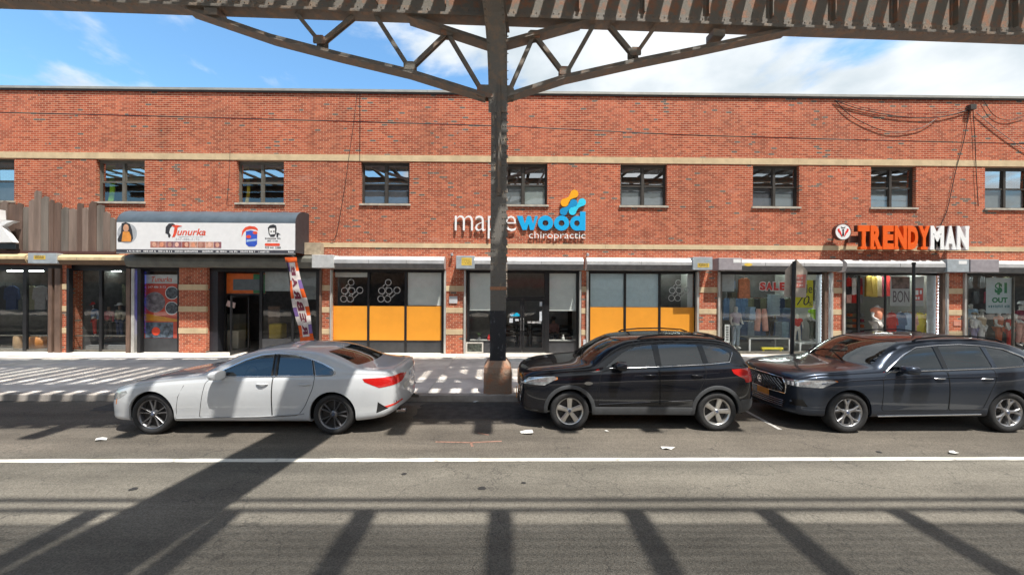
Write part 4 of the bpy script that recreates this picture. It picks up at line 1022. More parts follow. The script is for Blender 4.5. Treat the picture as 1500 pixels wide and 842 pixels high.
CHROME = mat('chrome_trim', (.75, .75, .76), .12, 1.0, var=0); CLAD = mat('grey_plastic_cladding', (.055, .058, .062), .55, var=.15); TYRE = mat('tyre_rubber', (.020, .020, .021), .75, var=.25, scale=20)
DISC = mat('brake_shadow', (.03, .028, .027), .6); CABIN = mat('dark_cabin', (.075, .075, .08), .8); SEAM = mat('panel_gap', (.006, .006, .006), .9); REDL = mat('red_lamp', (.50, .012, .010), .12, coat=1.0, var=.1); REDB = mat('bright_red_lamp', (.75, .05, .03), .15, coat=1.0)
LAMP = mat('clear_lamp', (.55, .57, .58), .08, .6, coat=1.0, var=.3, scale=18); AMBER = mat('amber_lamp', (.70, .20, .02), .2, coat=1.0); PLATEW = mat('plate_white', (.62, .62, .58), .5); PLATEY = mat('plate_amber', (.70, .27, .03), .5)
GRILL = mat('black_grille', (.012, .012, .013), .35, var=.2)
def paint(name, col, metal=.0, coat=1.0, rough=.35):
    m = mat(name, col, rough, metal, var=.03, scale=3, coat=coat, spec=.15)
    return m
GLOSSB = mat('gloss_black_pillar', (.01, .01, .011), .15)
CG1 = glass('car_glass_dark', (.13, .145, .15), 2.4, wave=.02); CG2 = glass('car_glass', (.50, .57, .55), 2.0, wave=.02)

def wheel(parent, x, y, sg, rt_, w_, style, rimmat, tilt=0):
    """sg = +1: outer face towards +y"""
    root = empty('wheel', (0, 0, 0), parent=parent); root.location = (x, y, rt_)
    rr = rt_ * (.70 if style != 'double' else .735)
    o0, o1 = sg * .0, -sg * w_
    prof = [(rr - .005, o0 - sg * .018), (rr + .012, o0 + sg * .004), (rt_ * .86, o0 + sg * .010), (rt_ * .955, o0 + sg * .0), (rt_ * .99, o0 - sg * .025), (rt_, o0 - sg * .05), (rt_, o1 + sg * .05), (rt_ * .985, o1 + sg * .02), (rt_ * .9, o1), (rr, o1)]
    def mk(mb, name, mt):
        me = mb.mesh(name, mt, None, True, 50); o = bpy.data.objects.new(name, me); COL.objects.link(o); o.parent = root; return o
    mk(MB().lathe(prof, 'Y', n=40), 'tyre', TYRE)
    rim = MB(); yb = -sg * .035
    rim.lathe([(rr + .004, sg * .0 - sg * .016), (rr - .006, -sg * .004), (rr - .016, -sg * .008), (rr - .03, -sg * .035), (rr - .035, -sg * .16)], 'Y', n=40)
    rim.lathe([(.0, sg * -.012), (.03, sg * -.012), (.034, sg * -.02), (.062, sg * -.028), (.068, sg * -.06)], 'Y', n=20)
    def spoke(a0, r0, a1, r1, w0, w1, d0, d1, th=.03):
        A = Vector((math.cos(a0) * r0, 0, math.sin(a0) * r0)); B = Vector((math.cos(a1) * r1, 0, math.sin(a1) * r1)); t = (B - A).normalized(); nn = Vector((-t.z, 0, t.x))
        vs_ = []
        for p, w__, dd in ((A, w0, d0), ((A + B) / 2, (w0 + w1) / 2 * .92, (d0 + d1) / 2 + .004), (B, w1, d1)):
            for s_, dy in ((-1, .008), (-.55, 0), (.55, 0), (1, .008), (1, th), (-1, th)): q = p + nn * s_ * w__; vs_.append((q.x, -sg * (dd + dy), q.z))
        fs = [(i * 6 + j, i * 6 + (j + 1) % 6, (i + 1) * 6 + (j + 1) % 6, (i + 1) * 6 + j) for i in range(2) for j in range(6)] + [tuple(range(6)), tuple(range(17, 11, -1))]
        rim.add(vs_, fs)
    for i in range(5):
        a = math.pi / 2 + i * 2 * math.pi / 5 + tilt
        if style == 'double':
            for d in (-.17, .17): spoke(a + d * .7, .05, a + d * 1.25, rr - .012, .011, .014, .022, .012)
        elif style == 'five':
            spoke(a, .045, a, rr - .012, .036, .050, .024, .012)
        else:
            spoke(a, .045, a, rr * .55, .028, .026, .024, .018)
            for d in (-.22, .22): spoke(a, rr * .50, a + d, rr - .012, .024, .019, .018, .010)
    mk(rim, 'rim', rimmat)
    d_ = MB().lathe([(.0, -sg * .085), (rr - .036, -sg * .085), (rr - .036, -sg * .10)], 'Y', n=30); mk(d_, 'brake_disc', DISC)
    h = MB().lathe([(.0, -sg * .006), (.024, -sg * .008), (.028, -sg * .014)], 'Y', n=16); mk(h, 'hub_cap', mat('hub_badge', (.08, .10, .16), .3))
    return root

def rounded(poly, r=.04, n=3):
    out_ = []
    m = len(poly)
    for i in range(m):
        a, b, c = Vector(poly[i - 1]), Vector(poly[i]), Vector(poly[(i + 1) % m])
        k = min(r, (a - b).length * .45, (c - b).length * .45); p = b + (a - b).normalized() * k; q = b + (c - b).normalized() * k
        for j in range(n + 1):
            t = j / n; out_.append(tuple((p * (1 - t) ** 2 + b * 2 * t * (1 - t) + q * t * t)))
    return out_

def local_tube(parent, name, pts, r, mt, n=5, closed=False):
    mb = MB(); pts = list(pts)
    if closed: pts = pts + pts[:2]
    mb.tube(pts, r, n); me = mb.mesh(name, mt, None, True, 60); o = bpy.data.objects.new(name, me); COL.objects.link(o); o.parent = parent
    return o
def local(parent, mb, name, mt=None, smooth=False):
    a = np.array(mb.v); c = Vector((a.min(0) + a.max(0)) / 2); me = mb.mesh(name, mt, c, smooth); o = bpy.data.objects.new(name, me); COL.objects.link(o); o.parent = parent; o.location = c
    return o
def outline(S, poly, sg, off=.002, step=.05):
    pts = []
    for a, b in zip(poly, poly[1:] + poly[:1]):
        L_ = math.hypot(b[0] - a[0], b[1] - a[1]); n = max(1, int(L_ / step))
        for i in range(n):
            t = i / n; p, nn = S.side(a[0] + (b[0] - a[0]) * t, a[1] + (b[1] - a[1]) * t, sg); pts.append(p + nn * off)
    return pts

def car(spec):
    S = Shell(spec['rows'], spec.get('crown', .1), spec.get('tumble', .4), spec.get('flare', ()))
    root = empty(spec['name'], (0, 0, 0), spec['label'], 'car'); root['kind'] = 'thing'
    hw = spec['wb'] / 2; tr = spec['tyre']; pm = spec['paint']
    ztf = lambda x: float(S.fn['zt'](x)); zsf = lambda x: float(S.fn['zs'](x))
    # wheel arches
    for sgn, v in ((1, 'L'), (-1, 'R')):
        for xw in (hw, -hw):
            ra = tr * spec.get('arch', 1.13); pl_ = [(xw + ra * math.cos(t), tr + .01 + ra * math.sin(t)) for t in np.linspace(-.35 * math.pi, 1.35 * math.pi, 26)] + [(xw - ra * .3, -.2), (xw + ra * .3, -.2)]
            pl_ = [(xw + ra * math.cos(t), tr + .01 + ra * math.sin(t)) for t in np.linspace(0, math.pi, 20)] + [(xw - ra * 1.0, .0), (xw + ra * 1.0, .0)]
            k = S.cut('arch', pl_, v, (0,), .05)
            if k: S.remove(k)
    # the inner half of the bottom above the wheels
    glass_ids = []; W_ = spec['windows']
    for sgn, v in ((1, 'L'), (-1, 'R')):
        for wd in W_: glass_ids.append((S.cut('window', rounded(wd['poly'], wd.get('r', .03)), v), wd))
    ws = S.cut('windshield', rounded(spec['windshield'], .06), 'F', (0,), .12); bs = S.cut('rear_window', rounded(spec['rear'], .06), 'B', (0,), .12)
    doors = []
    for sgn, v in ((1, 'L'), (-1, 'R')):
        for dp in spec['doors']: doors.append((S.cut('door', rounded(dp, .05), v), dp, sgn))
    extra = []
    for nm, view, poly, mt_, off in spec['patches']:
        views = (view,) if view in 'FB' else ('L', 'R')
        for v in views:
            k = S.cut(nm, poly, v, (0,), .05 if view in 'FB' else .1)
            if k: extra.append((k, nm, mt_, off))
    body = S.part({0}, 'body', pm, root, 0, .03)
    # inner lining so that the far side does not show paint through the glass
    lid = {0} | {d[0] for d in doors if d[0]}
    S2 = S.part(lid, 'cabin_lining', CABIN, body, -.045, 0); S2.location -= body.location
    for k, wd in glass_ids:
        if k: S.part({k}, 'window', wd.get('mt', CG1), root, -.006, 0)
    for k, nm, mt_ in ((ws, 'windshield', spec.get('wsmat', CG2)), (bs, 'rear_window', CG1)):
        if k: S.part({k}, nm, mt_, root, -.006, 0)
    for k, dp, sgn in doors:
        if not k: continue
        d = S.part({k}, 'door', pm, root, 0.0, .03)
        xs_ = [p[0] for p in dp]; zz = [p[1] for p in dp]
        hx = min(xs_) + .16; hz = spec['handle_z']
        p, nn = S.side(hx, hz, sgn); mb = MB(); pts = []
        for t in np.linspace(-.10, .10, 7):
            q, nq = S.side(hx + t, hz + .01 * t, sgn); pts.append(q + Vector((0, sgn, 0)) * (.006 + .024 * (1 - (t / .1) ** 2)))
        mb.tube(pts, [.008, .012, .014, .014, .014, .012, .008], 8); me = mb.mesh('door_handle', spec.get('handlemat', pm), None, True, 60); o = bpy.data.objects.new('door_handle', me); COL.objects.link(o); o.parent = d; o.location = -d.location
        mb = MB(); ol = outline(S, rounded(dp, .05), sgn, .0005, .04); mb.tube(ol + ol[:1], .0045, 5); me = mb.mesh('seam', SEAM); o = bpy.data.objects.new('seam', me); COL.objects.link(o); o.parent = d; o.location = -d.location
    for k, nm, mt_, off in extra:
        for isl in S.islands(k): S.part(isl, nm, mt_, root, off, .03)
    # window trim
    for sgn in (1, -1):
        for tr_ in spec.get('trim', ()): 
            pts = [(lambda q: q[0] + q[1] * .004)(S.side(x, z, sgn)) for x, z in tr_['pts']]
            local_tube(root, 'window_trim', pts, tr_.get('r', .009), tr_['mt'], 6)
    # wheels and wells
    yw = spec['track']
    for xw in (hw, -hw):
        for sgn in (1, -1):
            wheel(root, xw, sgn * yw, sgn, tr, .215, spec['wheel'], spec['rimmat'], spec.get('tilt', 0) + (.3 if xw < 0 else 0))
            mb = MB(); mb.lathe([(tr * 1.15, -sgn * .02), (tr * 1.15, -sgn * .36), (.02, -sgn * .36)], 'Y', (xw, sgn * (yw - .02), tr + .01), 28, a0=-.1, a1=math.pi + .1); local(root, mb, 'wheel_well', SEAM)
    # arch cladding following the flank
    if spec.get('clad'):
        for sgn in (1, -1):
            for xw in (hw, -hw):
                mb = MB(); ra = tr * spec.get('arch', 1.13); vs_ = []; an = np.linspace(-.12, math.pi + .12, 30)
                for t in an:
                    for rr_, off in ((ra - .012, -.03), (ra - .006, .012), (ra + .03, .016), (ra + spec['clad'], .008), (ra + spec['clad'] + .008, -.012)):
                        x_, z_ = xw + rr_ * math.cos(t), max(spec['zb'] + .0, tr + .01 + rr_ * math.sin(t)); rr2 = max(rr_, ra + .012)
                        p, nn = S.side(xw + rr2 * math.cos(t), max(spec['zb'] + .05, tr + .01 + rr2 * math.sin(t)), sgn); vs_.append((x_, p.y + sgn * off, z_))
                mb.add(vs_, [(i * 5 + j, i * 5 + j + 1, (i + 1) * 5 + j + 1, (i + 1) * 5 + j) for i in range(len(an) - 1) for j in range(4)]); local(root, mb, 'arch_cladding', spec['cladmat'], True)
    # mirrors
    mx_, mz = spec['mirror']
    for sgn in (1, -1):
        p, nn = S.side(mx_, mz - .05, sgn); mb = MB(); cy_ = p.y + sgn * .13; vs_ = []; fs = []
        prof = [(.0, .0), (.55, .6), (.85, .9), (1, 1), (1, 1)]
        for i, (sx_, k) in enumerate(((.11, .30), (.09, .72), (.04, .96), (-.03, 1.0), (-.065, .96))):
            for j in range(12):
                t = 2 * math.pi * j / 12; cx = abs(math.cos(t)) ** .7 * math.copysign(1, math.cos(t)); sx2 = abs(math.sin(t)) ** .7 * math.copysign(1, math.sin(t))
                vs_.append((mx_ + sx_, cy_ + cx * .125 * k, mz + .02 + sx2 * .078 * k))
        fs = [(i * 12 + j, i * 12 + (j + 1) % 12, (i + 1) * 12 + (j + 1) % 12, (i + 1) * 12 + j) for i in range(4) for j in range(12)] + [tuple(range(12)), tuple(range(59, 47, -1))]
        mb.add(vs_, fs); mb.bar((mx_ + .02, p.y - sgn * .02, mz - .055), (mx_ + .02, cy_ - sgn * .02, mz - .02), .07, .03); m_o = local(root, mb, 'mirror', spec.get('mirrormat', pm), True)
    # cabin: dash, seats, head rests, wheel
    mb = MB(); x0 = spec['seat_x']
    for xs_, nb in ((x0, 2), (x0 - .85, 3)):
        for yy in ((.36, -.36) if nb == 2 else (.42, 0, -.42)):
            mb.box(xs_ - .1, xs_ + .40, yy - .22, yy + .22, .42, .60)
            mb.add([(xs_ - .08 + a, yy + b, c) for a, b, c in ((0, -.22, .5), (0, .22, .5), (-.20, .20, spec['seat_top']), (-.20, -.20, spec['seat_top']), (-.16, -.22, .5), (-.16, .22, .5), (-.32, .2, spec['seat_top'] - .02), (-.32, -.2, spec['seat_top'] - .02))], [(0, 1, 2, 3), (4, 7, 6, 5), (0, 4, 5, 1), (1, 5, 6, 2), (2, 6, 7, 3), (3, 7, 4, 0)])
            mb.box(xs_ - .38, xs_ - .28, yy - .13, yy + .13, spec['seat_top'] + .02, spec['seat_top'] + .19)
    so_ = bevel_mod(local(root, mb, 'seats', CABIN), .03)
    mb = MB(); xd = spec['dash_x']; mb.box(xd - .35, xd + .3, -.72, .72, .55, spec['dash_z']); local(root, mb, 'dashboard', CABIN)
    mb = MB(); mb.lathe([(.175, -.012), (.19, 0), (.175, .012), (.16, 0), (.175, -.012)], 'X', (xd - .42, .36, spec['dash_z'] - .04), 24); local(root, mb, 'steering_wheel', CABIN)
    mb = MB(); mb.box(-hw - .6, hw + .55, -.62, .62, spec['zb'] - .03, .40); local(root, mb, 'underbody', SEAM)
    if 'more' in spec: spec['more'](S, root, spec)
    mid = spec['pos']; root.location = (mid[0], mid[1], 0); root.rotation_euler = (0, 0, math.pi + spec.get('turn', 0))
    return root

def plate(root, S, y, z, sg, w_, h_, mt_, txt=None):
    p, n = S.end(y, z, sg); x = p.x + sg * .012; mb = MB(); mb.box(x - .006, x + .006, y - w_ / 2, y + w_ / 2, z - h_ / 2, z + h_ / 2); return local(root, mb, 'licence_plate', mt_)

# ---------------- white sedan
def sedan_more(S, root, sp):
    for yy in (.17, -.17):                                     # twin kidney grille
        p, n = S.end(yy, .56, 1); mb = MB(); poly = rounded([(yy - .15, .44), (yy + .15, .44), (yy + .165, .60), (yy + .13, .67), (yy - .13, .67), (yy - .165, .60)], .05)
        inn = [(yy + (a - yy) * .86, .555 + (b - .555) * .86) for a, b in poly]; vs_ = [(p.x + .02, a, b) for a, b in poly] + [(p.x + .03, a, b) for a, b in inn]; k = len(poly)
        mb.add(vs_, [(i, (i + 1) % k, k + (i + 1) % k, k + i) for i in range(k)]); g_ = local(root, mb, 'grille_surround', CHROME)
        mb = MB()
        for j in range(9): mb.box(p.x - .01, p.x + .02, yy - .12 + j * .03 - .006, yy - .12 + j * .03 + .006, .46, .65)
        local(root, mb, 'grille', GRILL)
    for sg in (1, -1):                                         # rear reflector, side marker, fender seams
        p, n = S.side(-2.36, .40, sg); 
        for xs_ in (1.08,):
            pts = [(lambda q: q[0] + q[1] * .001)(S.side(xs_ + a, z, sg)) for a, z in ((.02, .26), (.01, .45), (-.02, .65), (-.10, .84))]; local_tube(root, 'seam', pts, .004, SEAM)
        pts = [(lambda q: q[0] + q[1] * .003)(S.side(x, z, sg)) for x, z in ((1.1, .285), (.4, .30), (-.3, .315), (-.8, .345), (-1.05, .37))]; local_tube(root, 'sill_line', pts, .012, mat('sill_shadow_trim', (.30, .31, .32), .4))
        pts = [S.top(1.0 + a, sg * (.62 + .05 * a))[0] + Vector((0, 0, .001)) for a in np.linspace(0, 1.1, 8)]; local_tube(root, 'seam', pts, .004, SEAM)
        mb = MB(); mb.tube([(-2.5, sg * .5, .30), (-2.66, sg * .5, .30)], .045, 10); local(root, mb, 'exhaust', CHROME)
    pts = [S.top(-2.47, y)[0] + Vector((0, 0, .004)) for y in np.linspace(-.66, .66, 9)]; local_tube(root, 'boot_lip', pts, .014, sp['paint'], 6)
    plate(root, S, 0, .66, -1, .34, .16, PLATEW)
    p, n = S.end(0, .88, -1); mb = MB(); mb.lathe([(0, -.012), (.035, -.01), (.04, 0)], 'X', (p.x - .002, 0, .88), 20); local(root, mb, 'badge', mat('blue_white_badge', (.25, .34, .5), .3))
    a, _ = S.top(-1.25, 0); mb = MB(); mb.add([(-1.12, -.03, a.z - .0), (-1.12, .03, a.z), (-1.30, .015, a.z + .035), (-1.30, -.015, a.z + .035), (-1.33, .02, a.z - .03), (-1.33, -.02, a.z - .03)], [(0, 1, 2, 3), (0, 3, 5), (1, 4, 2), (3, 2, 4, 5)]); local(root, mb, 'roof_antenna', sp['paint'])
SW_T = lambda x: 0
sed_rows = [(2.385, .05, .56, .34, .56, .60), (2.345, .07, .68, .25, .63, .69), (2.25, .10, .775, .21, .70, .765), (2.05, .13, .845, .20, .765, .83), (1.80, .15, .88, .20, .82, .885), (1.525, .16, .895, .20, .86, .935), (1.1, .19, .90, .20, .90, .985), (.75, .21, .90, .20, .925, 1.02),
            (.42, .21, .90, .20, .94, 1.185), (.08, .15, .90, .20, .955, 1.345), (-.25, .07, .90, .20, .965, 1.425), (-.6, .0, .90, .20, .975, 1.445), (-.98, -.06, .90, .20, .985, 1.42), (-1.3, -.12, .90, .20, .995, 1.345), (-1.6, -.15, .90, .20, 1.0, 1.235), (-1.86, -.15, .895, .21, 1.005, 1.135),
            (-2.1, -.13, .885, .23, 1.0, 1.105), (-2.33, -.11, .85, .27, .985, 1.10), (-2.45, -.10, .79, .33, .94, 1.065), (-2.52, -.09, .71, .40, .84, .93)]
sed_w = [dict(poly=[(.47, .985), (.40, 1.055), (.03, 1.235), (-.22, 1.315), (-.44, 1.335), (-.47, .995)], mt=CG2, r=.02), dict(poly=[(-.55, .998), (-.52, 1.338), (-.80, 1.325), (-1.10, 1.255), (-1.18, 1.012)], r=.02), dict(poly=[(-1.22, 1.014), (-1.14, 1.24), (-1.30, 1.19), (-1.50, 1.10), (-1.54, 1.04), (-1.50, 1.02)], r=.015)]
SWHITE = paint('white_car_paint', (.54, .56, .58))
# the sedan stands between its two wheels as the photograph shows them
zn = 6.30
bx0, bx1 = gx(225, zn), gx(487, zn)
car(dict(name='sedan', label='white sedan parked at the kerb, front facing left', rows=sed_rows, wb=3.05, tyre=.345, paint=SWHITE, windows=sed_w, flare=((-1.525, .5, .018), (1.525, .45, .012)), track=.865, wheel='double', zb=.2,
         rimmat=mat('grey_alloy', (.20, .20, .21), .3, .8, var=.1), windshield=[(-.70, 1.035), (.70, 1.035), (.54, 1.375), (-.54, 1.375)], rear=[(-.66, 1.145), (.66, 1.145), (.52, 1.365), (-.52, 1.365)],
         doors=[[(.72, .30), (.62, .90), (.50, .965), (-.50, .985), (-.50, .31)], [(-.51, .31), (-.51, .985), (-1.22, 1.0), (-1.20, .80), (-1.07, .50), (-.95, .34)]], handle_z=.865, mirror=(.36, 1.01), seat_x=-.05, seat_top=1.08, dash_x=.62, dash_z=.93,
         trim=[dict(pts=[(.49, .975), (.41, 1.06), (.03, 1.248), (-.22, 1.328), (-.48, 1.352), (-.80, 1.340), (-1.14, 1.252), (-1.30, 1.203), (-1.52, 1.105), (-1.56, 1.04), (-1.50, 1.008), (-1.2, 1.0), (-.5, .985), (.49, .972)], mt=CHROME, r=.010),
               dict(pts=[(-.475, 1.0), (-.452, 1.335)], mt=BLACK, r=.016), dict(pts=[(-.545, 1.0), (-.515, 1.335)], mt=BLACK, r=.016), dict(pts=[(-1.20, 1.012), (-1.12, 1.245)], mt=BLACK, r=.012)],
         patches=[('pillar', 'L', [(-.476, .998), (-.446, 1.333), (-.516, 1.336), (-.546, 1.0)], GLOSSB, .002), ('headlight', 'L', [(2.36, .55), (2.33, .66), (1.98, .735), (1.94, .70), (2.10, .60)], LAMP, .002), ('side_marker', 'L', [(2.19, .50), (2.17, .50), (2.15, .62), (2.17, .62)], AMBER, .002), ('tail_light', 'L', [(-2.06, .90), (-2.02, .955), (-2.55, .975), (-2.62, .93), (-2.60, .83), (-2.30, .80)], REDL, .004),
                  ('tail_light', 'B', [(.42, .95), (.42, .86), (.80, .82), (.80, .96)], REDL, .004), ('tail_light', 'B', [(-.42, .95), (-.42, .86), (-.80, .82), (-.80, .96)], REDL, .004),
                  ('bumper_vent', 'L', [(-2.25, .36), (-2.28, .56), (-2.44, .43)], BLACK, -.008), ('reflector', 'L', [(-2.36, .44), (-2.36, .475), (-2.60, .51), (-2.60, .48)], REDB, .004),
                  ('air_intake', 'F', [(-.62, .26), (.62, .26), (.56, .38), (-.56, .38)], GRILL, -.01), ('diffuser', 'B', [(-.60, .28), (.60, .28), (.55, .40), (-.55, .40)], GRILL, -.008)],
         more=sedan_more, pos=((bx0 + bx1) / 2, zn + .865), turn=0))

# ---------------- black compact SUV
def suv1_more(S, root, sp):
    hwb = sp['wb'] / 2
    for sg in (1, -1):
        pts = [S.top(x, sg * .60)[0] + Vector((0, 0, h)) for x, h in ((.02, .0), (-.05, .035), (-.4, .05), (-.9, .05), (-1.35, .04), (-1.55, .0))]; local_tube(root, 'roof_rail', pts, .016, BLACK, 6)
        # lower cladding along the sill
        mb = MB(); vs_ = []; xs_ = np.linspace(hwb - .40, -hwb + .40, 20)
        for x in xs_:
            for z, off in ((.265, -.02), (.28, .012), (.40, .014), (.425, .004)):
                p, n = S.side(x, z + .02, sg); vs_.append((x, p.y + sg * off, z))
        mb.add(vs_, [(i * 4 + j, i * 4 + j + 1, (i + 1) * 4 + j + 1, (i + 1) * 4 + j) for i in range(19) for j in range(3)]); local(root, mb, 'sill_cladding', CLAD, True)
        pts = [(lambda q: q[0] + q[1] * .006)(S.side(x, z, sg)) for x, z in ((.80, .47), (.2, .50), (-.4, .525), (-.85, .545))]; local_tube(root, 'body_crease', pts, .012, sp['paint'], 6)
        pts = [(lambda q: q[0] + q[1] * .001)(S.side(x, z, sg)) for x, z in ((.86, .45), (.84, .7), (.76, .92))]; local_tube(root, 'seam', pts, .004, SEAM)
        p, n = S.side(.98, .845, sg); mb = MB(); mb.prism(circ(.98, .845, .05, 18), p.y + sg * .002, p.y + sg * .012); b = local(root, mb, 'fender_badge', CHROME); b.scale = (1.5, 1, .6)
        mb = MB(); q, n = S.end(sg * .60, .50, 1); mb.lathe([(0, .012), (.05, .01), (.062, 0)], 'X', (q.x + .004, sg * .60, .50), 18); local(root, mb, 'fog_light', LAMP)
    mb = MB()
    for z in (.60, .655, .71):
        pts = [S.end(y, z, 1)[0] + Vector((.006, 0, 0)) for y in np.linspace(-.44, .44, 9)]; mb.tube(pts, .014, 6)
    local(root, mb, 'grille_bars', CHROME)
    p, n = S.end(0, .62, -1); plate(root, S, 0, .74, -1, .32, .16, PLATEW); plate(root, S, 0, .45, 1, .32, .16, PLATEY)
    mb = MB(); pts = [S.top(-1.60, y)[0] + Vector((-.0, 0, .012)) for y in np.linspace(-.55, .55, 7)]; mb.tube(pts, .028, 8); local(root, mb, 'roof_spoiler', sp['paint'], True)
    for y in (.35, -.25):
        a, n = S.top(1.02, y); b = S.top(.86, y - .45)[0]; local_tube(root, 'wiper', [a + Vector((0, 0, .02)), b + Vector((0, 0, .02))], .008, BLACK)
s1_rows = [(2.16, .06, .60, .46, .70, .76), (2.13, .08, .72, .36, .80, .89), (2.02, .11, .80, .29, .89, .985), (1.80, .14, .86, .27, .955, 1.055), (1.5, .17, .89, .26, .995, 1.095), (1.2, .19, .90, .26, 1.02, 1.125), (.86, .26, .90, .26, 1.04, 1.165), (.60, .27, .90, .26, 1.05, 1.335), (.34, .24, .90, .26, 1.065, 1.50), (.08, .18, .90, .26, 1.08, 1.60),
           (-.4, .01, .90, .26, 1.095, 1.648), (-.85, -.02, .90, .26, 1.115, 1.655), (-1.3, -.05, .895, .26, 1.14, 1.635), (-1.55, -.08, .885, .27, 1.15, 1.585), (-1.72, -.10, .87, .28, 1.145, 1.46), (-1.86, -.11, .85, .31, 1.11, 1.24), (-1.95, -.11, .815, .35, 1.0, 1.07), (-2.01, -.10, .75, .41, .88, .92)]
s1_w = [dict(poly=[(.66, 1.115), (.34, 1.355), (.08, 1.465), (-.20, 1.505), (-.24, 1.14)], mt=CG2, r=.025), dict(poly=[(-.34, 1.145), (-.31, 1.50), (-.60, 1.52), (-1.02, 1.505), (-1.08, 1.185)], r=.025), dict(poly=[(-1.17, 1.195), (-1.11, 1.50), (-1.40, 1.47), (-1.60, 1.36), (-1.55, 1.23)], r=.03)]
z2 = 6.50; e0, e1 = gx(836, z2), gx(1051, z2); wb2 = e1 - e0
BPAINT = paint('black_car_paint', (.006, .007, .011), 0, .8, rough=.25)
car(dict(name='compact_suv', label='black compact SUV with silver five-spoke wheels parked right of the column', rows=s1_rows, wb=wb2, tyre=.345, paint=BPAINT, windows=s1_w, flare=((-wb2 / 2, .5, .012), (wb2 / 2, .45, .012)), track=.885, wheel='five', zb=.26, tumble=.36, crown=.08,
         rimmat=mat('silver_alloy', (.62, .61, .59), .28, .85, var=.08), windshield=[(-.72, 1.19), (.72, 1.19), (.58, 1.56), (-.58, 1.56)], rear=[(-.62, 1.20), (.62, 1.20), (.54, 1.50), (-.54, 1.50)],
         doors=[[(.80, .44), (.78, .95), (.70, 1.06), (-.28, 1.10), (-.28, .44)], [(-.29, .44), (-.29, 1.10), (-1.10, 1.15), (-1.10, .98), (-.98, .72), (-.88, .45)]], handle_z=.99, handlemat=BPAINT, mirror=(.42, 1.14), mirrormat=BPAINT, seat_x=-.05, seat_top=1.18, dash_x=.78, dash_z=1.04,
         clad=.055, cladmat=CLAD, arch=1.16,
         trim=[dict(pts=[(.60, 1.095), (.2, 1.108), (-.24, 1.122), (-.7, 1.148), (-1.1, 1.17), (-1.55, 1.21), (-1.62, 1.34), (-1.63, 1.38)], mt=CHROME, r=.009)],
         patches=[('pillar', 'L', [(-.246, 1.145), (-.206, 1.488), (-.304, 1.497), (-.334, 1.148)], GLOSSB, .002), ('headlight', 'L', [(2.16, .80), (2.02, .92), (1.58, .955), (1.52, .92), (1.75, .80)], LAMP, .003), ('side_marker', 'L', [(1.52, .905), (1.52, .94), (1.68, .945), (1.74, .84)], AMBER, .004), ('tail_light', 'L', [(-1.60, 1.02), (-1.56, 1.09), (-1.92, 1.11), (-2.1, 1.0), (-2.1, .84), (-1.88, .88)], REDL, .005),
                  ('tail_light', 'B', [(.45, 1.06), (.5, .92), (.86, .86), (.86, 1.08)], REDL, .004), ('tail_light', 'B', [(-.45, 1.06), (-.5, .92), (-.86, .86), (-.86, 1.08)], REDL, .004), ('lower_bumper', 'B', [(-.86, .30), (.86, .30), (.86, .56), (-.86, .56)], CLAD, .004),
                  ('lower_bumper', 'L', [(-1.70, .24), (-1.70, .52), (-2.3, .56), (-2.3, .24)], CLAD, .004), ('reflector', 'B', [(.5, .48), (.5, .53), (.82, .53), (.82, .48)], REDB, .008), ('reflector', 'B', [(-.5, .48), (-.5, .53), (-.82, .53), (-.82, .48)], REDB, .008),
                  ('grille', 'F', [(-.50, .56), (.50, .56), (.54, .76), (-.54, .76)], GRILL, -.008), ('air_intake', 'F', [(-.5, .36), (.5, .36), (.5, .5), (-.5, .5)], GRILL, -.008)],
         more=suv1_more, pos=((e0 + e1) / 2, z2 + .87), turn=R(-.4)))

